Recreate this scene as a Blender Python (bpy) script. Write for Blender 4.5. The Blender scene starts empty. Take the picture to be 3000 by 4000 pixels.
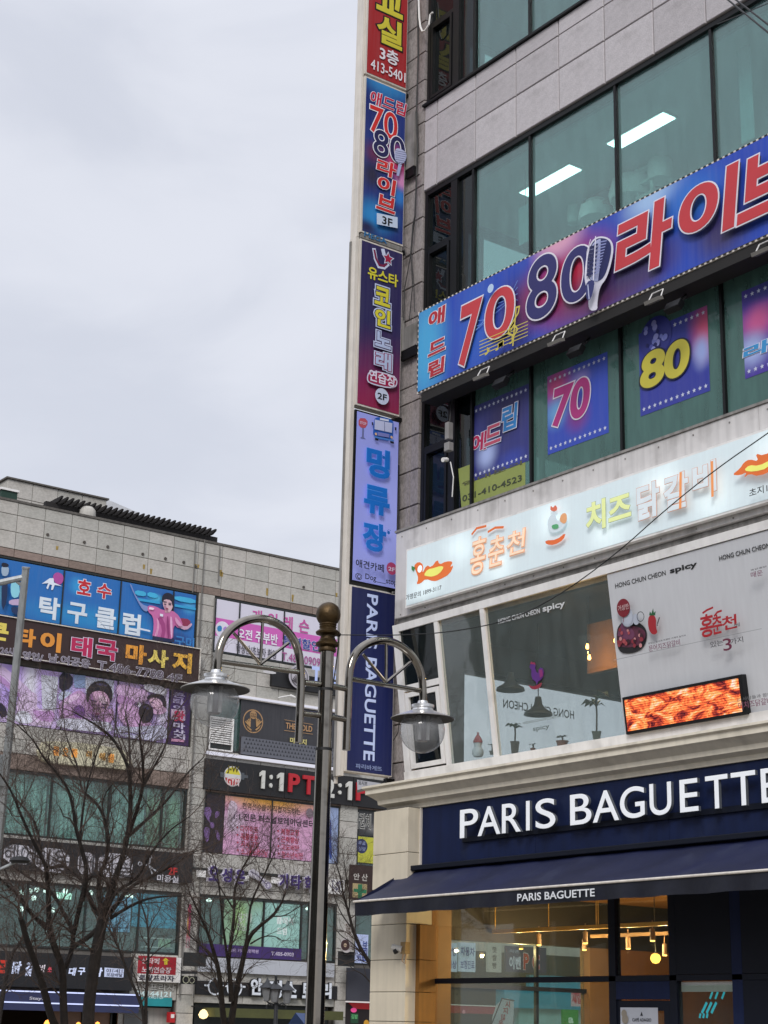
import bpy, math, random
from mathutils import Vector, Matrix
from mathutils.geometry import tessellate_polygon
rnd = random.Random(7)
SC = bpy.context.scene
COL = SC.collection

# ------------------------------------------------------------------ camera
FPX, PITCH, ROLL, YAW = 6616.5, 0.29684, 0.023257, 0.63276
_cp, _sp, _cr, _sr = math.cos(PITCH), math.sin(PITCH), math.cos(ROLL), math.sin(ROLL)
_B = Matrix(((math.sin(YAW), -math.cos(YAW), 0), (math.cos(YAW), math.sin(YAW), 0), (0, 0, 1)))
RIGHT = _B @ Vector((_cr, -_sr*_sp, _sr*_cp))
UP = _B @ Vector((-_sr, -_sp*_cr, _cp*_cr))
FWD = _B @ Vector((0, _cp, _sp))
CAM = Vector((0, 0, 1.6))
cam = bpy.data.cameras.new('camera')
camo = bpy.data.objects.new('camera', cam)
COL.objects.link(camo)
cam.sensor_fit = 'VERTICAL'
cam.sensor_height = 24
cam.lens = 24*FPX/4000
cam.clip_start = 0.1
cam.clip_end = 2000
camo.matrix_world = Matrix((
    (RIGHT.x, UP.x, -FWD.x, CAM.x), (RIGHT.y, UP.y, -FWD.y, CAM.y), (RIGHT.z, UP.z, -FWD.z, CAM.z), (0, 0, 0, 1)))
SC.camera = camo

# ------------------------------------------------------------------ sky, light, exposure
SUN_EL, SUN_AZ = 36, 138       # soft sun behind thick cloud, from behind the camera (azimuth from +Y towards +X)
w = bpy.data.worlds.new('World'); SC.world = w; w.use_nodes = True
nt = w.node_tree; N = nt.nodes; Lk = nt.links
bg = N['Background']; bg.inputs['Strength'].default_value = 0.1
sky = N.new('ShaderNodeTexSky'); sky.sky_type = 'NISHITA'; sky.sun_disc = False
sky.sun_elevation = math.radians(SUN_EL); sky.sun_rotation = math.radians(SUN_AZ)
tc = N.new('ShaderNodeTexCoord')
mp = N.new('ShaderNodeMapping'); mp.inputs['Scale'].default_value = (1.0, 1.0, 2.3); mp.inputs['Rotation'].default_value = (0.35, 0.2, 0.4)
Lk.new(tc.outputs['Generated'], mp.inputs['Vector'])
n1 = N.new('ShaderNodeTexNoise'); n1.inputs['Scale'].default_value = 5.0; n1.inputs['Detail'].default_value = 7; n1.inputs['Roughness'].default_value = 0.5
n1.inputs['Distortion'].default_value = 0.5
Lk.new(mp.outputs[0], n1.inputs['Vector'])
cr = N.new('ShaderNodeValToRGB')
cr.color_ramp.interpolation = 'EASE'
cr.color_ramp.elements[0].position = 0.30; cr.color_ramp.elements[0].color = (5.1, 5.32, 6.0, 1)
cr.color_ramp.elements[1].position = 0.66; cr.color_ramp.elements[1].color = (5.95, 6.12, 6.72, 1)
Lk.new(n1.outputs['Fac'], cr.inputs['Fac'])
sx = N.new('ShaderNodeSeparateXYZ'); Lk.new(tc.outputs['Generated'], sx.inputs[0])
gr = N.new('ShaderNodeMapRange'); gr.inputs['From Min'].default_value = 0.5; gr.interpolation_type = 'SMOOTHSTEP'; gr.inputs['From Max'].default_value = 1.0
gr.inputs['To Min'].default_value = 1.0; gr.inputs['To Max'].default_value = 1.9
Lk.new(sx.outputs['Z'], gr.inputs['Value'])
sc_ = N.new('ShaderNodeVectorMath'); sc_.operation = 'SCALE'
Lk.new(cr.outputs['Color'], sc_.inputs[0]); Lk.new(gr.outputs[0], sc_.inputs['Scale'])
mx = N.new('ShaderNodeMix'); mx.data_type = 'RGBA'; mx.inputs[0].default_value = 0.93
Lk.new(sky.outputs[0], mx.inputs[6]); Lk.new(sc_.outputs[0], mx.inputs[7])
Lk.new(mx.outputs[2], bg.inputs['Color'])
sun = bpy.data.lights.new('sun', 'SUN'); sun.energy = 1.5; sun.angle = math.radians(20); sun.color = (1.0, 0.97, 0.94)
suno = bpy.data.objects.new('sun', sun); COL.objects.link(suno)
_e, _a = math.radians(SUN_EL), math.radians(SUN_AZ)
_d = Vector((math.sin(_a)*math.cos(_e), math.cos(_a)*math.cos(_e), math.sin(_e)))
suno.rotation_euler = _d.to_track_quat('Z', 'Y').to_euler(); suno.location = _d*60
SC.view_settings.view_transform = 'Standard'; SC.view_settings.look = 'None'
SC.view_settings.exposure = 0.42; SC.view_settings.gamma = 1
SC.cycles.max_bounces = 8; SC.cycles.transparent_max_bounces = 16; SC.cycles.transmission_bounces = 6
SC.cycles.sample_clamp_indirect = 4
SC.cycles.caustics_reflective = False; SC.cycles.caustics_refractive = False

# ------------------------------------------------------------------ helpers
def lin(h):
    if not isinstance(h, str): return tuple(h)
    h = h.lstrip('#'); o = []
    for i in (0, 2, 4):
        c = int(h[i:i+2], 16)/255
        o.append(c/12.92 if c <= 0.04045 else ((c+0.055)/1.055)**2.4)
    return tuple(o)

_mats = {}
def mat(name, c, rough=0.7, metal=0.0, var=0.12, scale=3.0, emit=0.0, bump=0.0, bscale=None, streak=0.0, spec=None, grain=0.0, dirt=None):
    """procedural material: base colour broken by noise, optional vertical streaks, grain and bump"""
    if name in _mats: return _mats[name]
    m = bpy.data.materials.new(name); m.use_nodes = True
    t = m.node_tree; n = t.nodes; l = t.links; b = n['Principled BSDF']
    c = lin(c)
    b.inputs['Roughness'].default_value = rough; b.inputs['Metallic'].default_value = metal
    if spec is not None: b.inputs['Specular IOR Level'].default_value = spec
    tcn = n.new('ShaderNodeTexCoord'); src = tcn.outputs['Object']
    no = n.new('ShaderNodeTexNoise'); no.inputs['Scale'].default_value = scale; no.inputs['Detail'].default_value = 6
    no.inputs['Roughness'].default_value = 0.62; l.new(src, no.inputs['Vector'])
    mr = n.new('ShaderNodeMapRange'); mr.inputs['From Min'].default_value = 0.3; mr.inputs['From Max'].default_value = 0.7
    mr.inputs['To Min'].default_value = 1-var; mr.inputs['To Max'].default_value = 1+var*0.6
    l.new(no.outputs['Fac'], mr.inputs['Value']); fac = mr.outputs[0]
    def mul(a, bb):
        q = n.new('ShaderNodeMath'); q.operation = 'MULTIPLY'; l.new(a, q.inputs[0]); l.new(bb, q.inputs[1]); return q.outputs[0]
    if streak:
        mpn = n.new('ShaderNodeMapping'); mpn.inputs['Scale'].default_value = (7, 7, 0.35); l.new(src, mpn.inputs['Vector'])
        n2 = n.new('ShaderNodeTexNoise'); n2.inputs['Scale'].default_value = 1.6; n2.inputs['Detail'].default_value = 4; l.new(mpn.outputs[0], n2.inputs['Vector'])
        m2 = n.new('ShaderNodeMapRange'); m2.inputs['From Min'].default_value = 0.35; m2.inputs['From Max'].default_value = 0.6
        m2.inputs['To Min'].default_value = 1-streak; m2.inputs['To Max'].default_value = 1
        l.new(n2.outputs['Fac'], m2.inputs['Value']); fac = mul(fac, m2.outputs[0])
    if grain:
        n3 = n.new('ShaderNodeTexNoise'); n3.inputs['Scale'].default_value = 55; n3.inputs['Detail'].default_value = 2; l.new(src, n3.inputs['Vector'])
        m3 = n.new('ShaderNodeMapRange'); m3.inputs['From Min'].default_value = 0.35; m3.inputs['From Max'].default_value = 0.65
        m3.inputs['To Min'].default_value = 1-grain; m3.inputs['To Max'].default_value = 1+grain
        l.new(n3.outputs['Fac'], m3.inputs['Value']); fac = mul(fac, m3.outputs[0])
    oi = n.new('ShaderNodeObjectInfo'); m4 = n.new('ShaderNodeMapRange'); m4.inputs['To Min'].default_value = 1-var*0.35; m4.inputs['To Max'].default_value = 1+var*0.25
    l.new(oi.outputs['Random'], m4.inputs['Value']); fac = mul(fac, m4.outputs[0])
    sc = n.new('ShaderNodeVectorMath'); sc.operation = 'SCALE'; sc.inputs[0].default_value = c; l.new(fac, sc.inputs['Scale'])
    colout = sc.outputs[0]
    if dirt:
        n5 = n.new('ShaderNodeTexNoise'); n5.inputs['Scale'].default_value = dirt[1]; n5.inputs['Detail'].default_value = 8; l.new(src, n5.inputs['Vector'])
        m5 = n.new('ShaderNodeMapRange'); m5.inputs['From Min'].default_value = 0.55; m5.inputs['From Max'].default_value = 0.72; m5.inputs['To Max'].default_value = dirt[2]
        l.new(n5.outputs['Fac'], m5.inputs['Value'])
        mxn = n.new('ShaderNodeMix'); mxn.data_type = 'RGBA'; l.new(m5.outputs[0], mxn.inputs[0]); l.new(colout, mxn.inputs[6])
        mxn.inputs[7].default_value = (*lin(dirt[0]), 1); colout = mxn.outputs[2]
    l.new(colout, b.inputs['Base Color'])
    if emit:
        l.new(colout, b.inputs['Emission Color']); b.inputs['Emission Strength'].default_value = emit
    if bump:
        bn = n.new('ShaderNodeTexNoise'); bn.inputs['Scale'].default_value = bscale or scale*4; bn.inputs['Detail'].default_value = 4; l.new(src, bn.inputs['Vector'])
        bp = n.new('ShaderNodeBump'); bp.inputs['Strength'].default_value = bump; bp.inputs['Distance'].default_value = 0.03
        l.new(bn.outputs['Fac'], bp.inputs['Height']); l.new(bp.outputs[0], b.inputs['Normal'])
    _mats[name] = m
    return m

def ink(h, emit=0.0, rough=0.55):
    return mat('ink_%s_%d' % (h, int(emit*100)), h, rough=rough, var=0.07, scale=2.0, emit=emit)

def lamp_mat(name, h, s):
    if name in _mats: return _mats[name]
    m = bpy.data.materials.new(name); m.use_nodes = True; t = m.node_tree
    e = t.nodes.new('ShaderNodeEmission'); e.inputs[0].default_value = (*lin(h), 1); e.inputs[1].default_value = s
    t.links.new(e.outputs[0], t.nodes['Material Output'].inputs[0]); _mats[name] = m; return m

def glass(name, tint, refl=1.0, rough=0.02, dirty=0.0, dcol='#8fa09c', ior=1.5):
    """tinted pane: sees through with a tint, mirrors by Fresnel, carries a pale film of dirt and painted haze"""
    if name in _mats: return _mats[name]
    m = bpy.data.materials.new(name); m.use_nodes = True; t = m.node_tree; n = t.nodes; l = t.links
    n.remove(n['Principled BSDF'])
    tr = n.new('ShaderNodeBsdfTransparent'); tr.inputs[0].default_value = (*[math.sqrt(q) for q in lin(tint)], 1)    # two faces, each half the tint
    gl = n.new('ShaderNodeBsdfGlossy'); gl.inputs['Roughness'].default_value = rough; gl.inputs[0].default_value = (refl, refl, refl, 1)
    tcn = n.new('ShaderNodeTexCoord')
    wn = n.new('ShaderNodeTexNoise'); wn.inputs['Scale'].default_value = 0.7; l.new(tcn.outputs['Object'], wn.inputs['Vector'])
    bp = n.new('ShaderNodeBump'); bp.inputs['Strength'].default_value = 0.25; bp.inputs['Distance'].default_value = 0.02; l.new(wn.outputs['Fac'], bp.inputs['Height'])
    l.new(bp.outputs[0], gl.inputs['Normal'])
    fr = n.new('ShaderNodeFresnel'); ge = n.new('ShaderNodeNewGeometry'); io = n.new('ShaderNodeMapRange')
    io.inputs['To Min'].default_value = ior; io.inputs['To Max'].default_value = 1/ior    # same mirror strength on either face of the pane
    l.new(ge.outputs['Backfacing'], io.inputs['Value']); l.new(io.outputs[0], fr.inputs['IOR'])
    mx1 = n.new('ShaderNodeMixShader'); l.new(fr.outputs[0], mx1.inputs[0]); l.new(tr.outputs[0], mx1.inputs[1]); l.new(gl.outputs[0], mx1.inputs[2])
    out = mx1.outputs[0]
    if dirty:
        df = n.new('ShaderNodeBsdfDiffuse'); df.inputs[0].default_value = (*lin(dcol), 1)
        dn = n.new('ShaderNodeTexNoise'); dn.inputs['Scale'].default_value = 2.5; dn.inputs['Detail'].default_value = 8
        mpn = n.new('ShaderNodeMapping'); mpn.inputs['Scale'].default_value = (3, 3, 0.6); l.new(tcn.outputs['Object'], mpn.inputs['Vector']); l.new(mpn.outputs[0], dn.inputs['Vector'])
        mr = n.new('ShaderNodeMapRange'); mr.inputs['From Min'].default_value = 0.3; mr.inputs['From Max'].default_value = 0.75
        mr.inputs['To Min'].default_value = dirty*0.65; mr.inputs['To Max'].default_value = dirty; l.new(dn.outputs['Fac'], mr.inputs['Value'])
        mx2 = n.new('ShaderNodeMixShader'); l.new(mr.outputs[0], mx2.inputs[0]); l.new(out, mx2.inputs[1]); l.new(df.outputs[0], mx2.inputs[2]); out = mx2.outputs[0]
    l.new(out, n['Material Output'].inputs[0]); _mats[name] = m; return m

def gradient(name, base, blobs, emit=0.0, rough=0.55, noise=0.25, dirty=0.06):
    """printed colour fields in the sheet's own 0..1 coordinates (x or y across, z up). blobs: (u, v, ru, rv, colour)"""
    m = bpy.data.materials.new(name); m.use_nodes = True; t = m.node_tree; n = t.nodes; l = t.links; b = n['Principled BSDF']
    b.inputs['Roughness'].default_value = rough
    tcn = n.new('ShaderNodeTexCoord'); sp = n.new('ShaderNodeSeparateXYZ'); l.new(tcn.outputs['Generated'], sp.inputs[0])
    ad = n.new('ShaderNodeMath'); ad.operation = 'MAXIMUM'; l.new(sp.outputs[0], ad.inputs[0]); l.new(sp.outputs[1], ad.inputs[1])
    # the sheet is flat in one of x/y, where Generated is constant: pick the varying one through the uv layer instead
    uv = n.new('ShaderNodeUVMap'); uv.uv_map = 'sheet'
    su = n.new('ShaderNodeSeparateXYZ'); l.new(uv.outputs[0], su.inputs[0])
    wn = n.new('ShaderNodeTexNoise'); wn.inputs['Scale'].default_value = 3; wn.inputs['Detail'].default_value = 3; l.new(tcn.outputs['Object'], wn.inputs['Vector'])
    prev = None
    for (u, v, ru, rv, c) in blobs:
        cb = n.new('ShaderNodeCombineXYZ')
        for k, (c0, r0, s) in enumerate(((u, ru, su.outputs[0]), (v, rv, su.outputs[1]))):
            a1 = n.new('ShaderNodeMath'); a1.operation = 'SUBTRACT'; l.new(s, a1.inputs[0]); a1.inputs[1].default_value = c0
            a2 = n.new('ShaderNodeMath'); a2.operation = 'DIVIDE'; l.new(a1.outputs[0], a2.inputs[0]); a2.inputs[1].default_value = r0
            l.new(a2.outputs[0], cb.inputs[k])
        ln = n.new('ShaderNodeVectorMath'); ln.operation = 'LENGTH'; l.new(cb.outputs[0], ln.inputs[0])
        mn = n.new('ShaderNodeMath'); mn.operation = 'MULTIPLY_ADD'; l.new(wn.outputs['Fac'], mn.inputs[0]); mn.inputs[1].default_value = noise; l.new(ln.outputs['Value'], mn.inputs[2])
        mr = n.new('ShaderNodeMapRange'); mr.interpolation_type = 'SMOOTHSTEP'; mr.inputs['From Min'].default_value = 0.2; mr.inputs['From Max'].default_value = 1.1
        mr.inputs['To Min'].default_value = 1; mr.inputs['To Max'].default_value = 0; l.new(mn.outputs[0], mr.inputs['Value'])
        mxn = n.new('ShaderNodeMix'); mxn.data_type = 'RGBA'; l.new(mr.outputs[0], mxn.inputs[0])
        if prev is None: mxn.inputs[6].default_value = (*lin(base), 1)
        else: l.new(prev, mxn.inputs[6])
        mxn.inputs[7].default_value = (*lin(c), 1); prev = mxn.outputs[2]
    # rain streaks of dust
    mpn = n.new('ShaderNodeMapping'); mpn.inputs['Scale'].default_value = (9, 9, 0.5); l.new(tcn.outputs['Object'], mpn.inputs['Vector'])
    n2 = n.new('ShaderNodeTexNoise'); n2.inputs['Scale'].default_value = 2; n2.inputs['Detail'].default_value = 5; l.new(mpn.outputs[0], n2.inputs['Vector'])
    m2 = n.new('ShaderNodeMapRange'); m2.inputs['From Min'].default_value = 0.3; m2.inputs['From Max'].default_value = 0.75
    m2.inputs['To Min'].default_value = 0; m2.inputs['To Max'].default_value = dirty; l.new(n2.outputs['Fac'], m2.inputs['Value'])
    mxd = n.new('ShaderNodeMix'); mxd.data_type = 'RGBA'; l.new(m2.outputs[0], mxd.inputs[0]); l.new(prev, mxd.inputs[6]); mxd.inputs[7].default_value = (0.35, 0.34, 0.36, 1)
    l.new(mxd.outputs[2], b.inputs['Base Color'])
    if emit: l.new(mxd.outputs[2], b.inputs['Emission Color']); b.inputs['Emission Strength'].default_value = emit
    return m

def tag(o, label=None, cat=None, group=None, kind=None):
    for k, v in (('label', label), ('category', cat), ('group', group), ('kind', kind)):
        if v: o[k] = v
    return o

def origin(o):
    v = Vector((0, 0, 0))
    while o: v += o.location; o = o.parent
    return v

def thing(name, loc, label, cat, group=None):
    o = bpy.data.objects.new(name, None); o.empty_display_size = 0.2
    COL.objects.link(o); o.location = loc
    return tag(o, label, cat, group)

class MB:
    """collects shapes in world coordinates; obj() links them as one mesh object"""
    def __init__(s): s.v = []; s.f = []; s.uv = None
    def add(s, vs, fs):
        k = len(s.v); s.v += [tuple(q) for q in vs]; s.f += [tuple(i+k for i in f) for f in fs]; return s
    def box(s, a, b):
        x0, y0, z0 = (min(a[i], b[i]) for i in range(3)); x1, y1, z1 = (max(a[i], b[i]) for i in range(3))
        return s.add([(x0,y0,z0),(x1,y0,z0),(x1,y1,z0),(x0,y1,z0),(x0,y0,z1),(x1,y0,z1),(x1,y1,z1),(x0,y1,z1)],
                     [(3,2,1,0),(4,5,6,7),(0,1,5,4),(1,2,6,5),(2,3,7,6),(3,0,4,7)])
    def obox(s, P, u0, u1, v0, v1, w0, w1):
        """box in a plane's own axes"""
        c = [P.pt(u, v, q) for q in (w0, w1) for v in (v0, v1) for u in (u0, u1)]
        return s.add(c, [(0,2,3,1),(4,5,7,6),(0,1,5,4),(1,3,7,5),(3,2,6,7),(2,0,4,6)])
    def frame(s, P, u0, u1, v0, v1, w0, w1, t):
        s.obox(P, u0, u0+t, v0, v1, w0, w1); s.obox(P, u1-t, u1, v0, v1, w0, w1)
        s.obox(P, u0+t, u1-t, v0, v0+t, w0, w1); return s.obox(P, u0+t, u1-t, v1-t, v1, w0, w1)
    def tube(s, pts, r, n=8, cap=True):
        pts = [Vector(p) for p in pts]; rr = r if isinstance(r, (list, tuple)) else [r]*len(pts)
        rings = []; ref = None
        for i, p in enumerate(pts):
            d = (pts[min(i+1, len(pts)-1)]-pts[max(i-1, 0)]).normalized()
            if ref is None:
                ref = d.orthogonal().normalized()
            ref = (ref-d*ref.dot(d)).normalized(); e2 = d.cross(ref)
            rings.append([p+(ref*math.cos(2*math.pi*k/n)+e2*math.sin(2*math.pi*k/n))*rr[i] for k in range(n)])
        k0 = len(s.v)
        for q in rings: s.v += [tuple(x) for x in q]
        for i in range(len(rings)-1):
            for k in range(n):
                a = k0+i*n+k; b = k0+i*n+(k+1) % n
                s.f.append((a, b, b+n, a+n))
        if cap:
            s.f.append(tuple(k0+k for k in range(n-1, -1, -1))); s.f.append(tuple(k0+(len(rings)-1)*n+k for k in range(n)))
        return s
    def lathe(s, c, prof, n=24):
        """prof: (radius, z) from bottom to top about the vertical through c"""
        k0 = len(s.v)
        for (r, z) in prof:
            for k in range(n):
                a = 2*math.pi*k/n; s.v.append((c[0]+r*math.cos(a), c[1]+r*math.sin(a), c[2]+z))
        for i in range(len(prof)-1):
            for k in range(n):
                a = k0+i*n+k; b = k0+i*n+(k+1) % n; s.f.append((a, b, b+n, a+n))
        return s
    def poly(s, P, pts, w):
        """filled flat outline, pts in plane coordinates"""
        vs = [Vector((u, v, 0)) for u, v in pts]
        tri = tessellate_polygon([vs]); k = len(s.v)
        s.v += [tuple(P.pt(u, v, w)) for u, v in pts]
        for a, b, c in tri:
            if (vs[b]-vs[a]).cross(vs[c]-vs[a]).z < 0: b, c = c, b
            s.f.append((k+a, k+b, k+c))
        return s
    def sheet(s, P, u0, u1, v0, v1, w):
        s.add([P.pt(u0, v0, w), P.pt(u1, v0, w), P.pt(u1, v1, w), P.pt(u0, v1, w)], [(0, 1, 2, 3)]); s.uv = True; return s

def obj(name, mb, m, parent=None, smooth=False, label=None, bevel=0, **kw):
    me = bpy.data.meshes.new(name)
    o0 = origin(parent) if parent else Vector((0, 0, 0))
    me.from_pydata([(x-o0.x, y-o0.y, z-o0.z) for x, y, z in mb.v], [], mb.f)
    if mb.uv:
        uvl = me.uv_layers.new(name='sheet')
        for i, q in enumerate(((0, 0), (1, 0), (1, 1), (0, 1))):
            if i < len(uvl.data): uvl.data[i].uv = q
    me.materials.append(m); me.update()
    if smooth:
        me.shade_smooth()
        try: me.set_sharp_from_angle(angle=math.radians(38))
        except Exception: pass
    o = bpy.data.objects.new(name, me); COL.objects.link(o)
    if parent: o.parent = parent
    if label: o['label'] = label
    tag(o, **{k: v for k, v in kw.items() if k in ('cat', 'group', 'kind')})
    if bevel:
        md = o.modifiers.new('bevel', 'BEVEL'); md.width = bevel; md.segments = 2; md.limit_method = 'ANGLE'
    return o

_unit = {}
def piece(name, P, u0, u1, v0, v1, w0, w1, m, parent):
    """one of many alike pieces: a shared bevelled unit block, placed and scaled"""
    key = (name, m.name)
    if key not in _unit:
        me = bpy.data.meshes.new(name); vs = []; b = 0.012
        for z, e in ((0, 0), (0.8, 0), (1, b)):
            vs += [(e, e, z), (1-e, e, z), (1-e, 1-e, z), (e, 1-e, z)]
        fs = [(3, 2, 1, 0), (8, 9, 10, 11)]
        for k in (0, 4):
            fs += [(k+i, k+(i+1) % 4, k+4+(i+1) % 4, k+4+i) for i in range(4)]
        me.from_pydata(vs, [], fs); me.materials.append(m); _unit[key] = me
    o = bpy.data.objects.new(name, _unit[key]); COL.objects.link(o)
    R = Matrix((P.U, P.V, P.N)).transposed().to_4x4()
    S = Matrix.Diagonal((u1-u0, v1-v0, w1-w0, 1))
    o.parent = parent
    p0 = P.pt(u0, v0, w0)-(origin(parent) if parent else Vector())
    o.matrix_local = Matrix.Translation(p0) @ R @ S
    return o

class Plane:
    def __init__(s, O, U, V): s.O = Vector(O); s.U = Vector(U).normalized(); s.V = Vector(V).normalized(); s.N = s.U.cross(s.V).normalized()
    def pt(s, u, v, w=0.0): return s.O+s.U*u+s.V*v+s.N*w
    def at(s, p):
        """the point of this plane seen at photo pixel p, as (u, v)"""
        d = FWD+RIGHT*((p[0]-1500)/FPX)-UP*((p[1]-2000)/FPX)
        t = (s.O-CAM).dot(s.N)/d.dot(s.N); q = CAM+d*t-s.O
        return q.dot(s.U), q.dot(s.V)
def FA(y): return Plane((0, y, 0), (1, 0, 0), (0, 0, 1))        # faces the street in front of the near building
def FB(x): return Plane((x, 0, 0), (0, 1, 0), (0, 0, 1))        # faces the square from the far building, and sign sides
BAY = Plane((0, 15.404, 5.17), (1, 0, 0), (0, -0.304, 2.286))   # the second-floor bay leans outwards towards its top
def Z(ox, oy, k): return lambda x, y: (ox+x*k, oy+y*k)
def depth_pt(p, d):
    return CAM+(FWD+RIGHT*((p[0]-1500)/FPX)-UP*((p[1]-2000)/FPX))*d

# lettering ---------------------------------------------------------
_gl = {}; _fc = _fo = None
def glyphs(s, bold=0.0, res=3, extrude=0.0, spacing=1.0):
    key = (s, round(bold, 4), res, extrude, spacing)
    if key in _gl: return _gl[key]
    global _fc, _fo
    if _fc is None: _fc = bpy.data.curves.new('t', 'FONT'); _fo = bpy.data.objects.new('t', _fc)
    c, o = _fc, _fo; c.body = s; c.resolution_u = res; c.space_character = spacing; c.space_line = 1.0
    c.bevel_depth = bold; c.bevel_resolution = 1 if bold > 0.03 else 0; c.extrude = extrude
    me = bpy.data.meshes.new_from_object(o)
    vs = [tuple(v.co) for v in me.vertices]; fs = [tuple(p.vertices) for p in me.polygons]
    if extrude == 0:
        fs = [f for f in fs if not all(vs[i][2] < -1e-6 for i in f) and not (bold == 0 and False)]
        k = 1.0/bold if bold else 1
        vs = [(x, y, z*k) for x, y, z in vs]
    bpy.data.meshes.remove(me)
    _gl[key] = (vs, fs); return _gl[key]
def bbox(vs):
    return min(v[0] for v in vs), max(v[0] for v in vs), min(v[1] for v in vs), max(v[1] for v in vs)
def put_text(mb, P, s, u0, u1, v0, v1, w, bold=0.02, res=3, shear=0.0, grow=0.0, rot=0, thick=0.0012, extrude=0.0, spacing=1.0):
    bold *= .74; grow *= .85
    """fit a string into a rectangle of the plane; grow adds an outline width to the same glyphs"""
    base, _ = glyphs(s, bold, res, extrude, spacing)
    if not base: return
    x0, x1, y0, y1 = bbox(base)
    vs, fs = glyphs(s, bold+grow, res, extrude, spacing) if grow else (base, _)
    W, H = (u1-u0), (v1-v0)
    out = []
    zmax = max(1e-9, max(v[2] for v in vs))
    if rot: ku, kv = W/(y1-y0), H/(x1-x0)
    else: ku, kv = (W-abs(shear)*H)/(x1-x0), H/(y1-y0)
    for x, y, z in vs:
        zz = w+(z/zmax)*thick if not extrude else w+(z+extrude)*thick
        if rot: out.append(P.pt(u0+(y-y0)*ku, v1-(x-x0)*kv, zz))
        else: out.append(P.pt(u0+(x-x0)*ku+shear*(y-y0)*kv, v0+(y-y0)*kv, zz))
    mb.add(out, fs)

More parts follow.
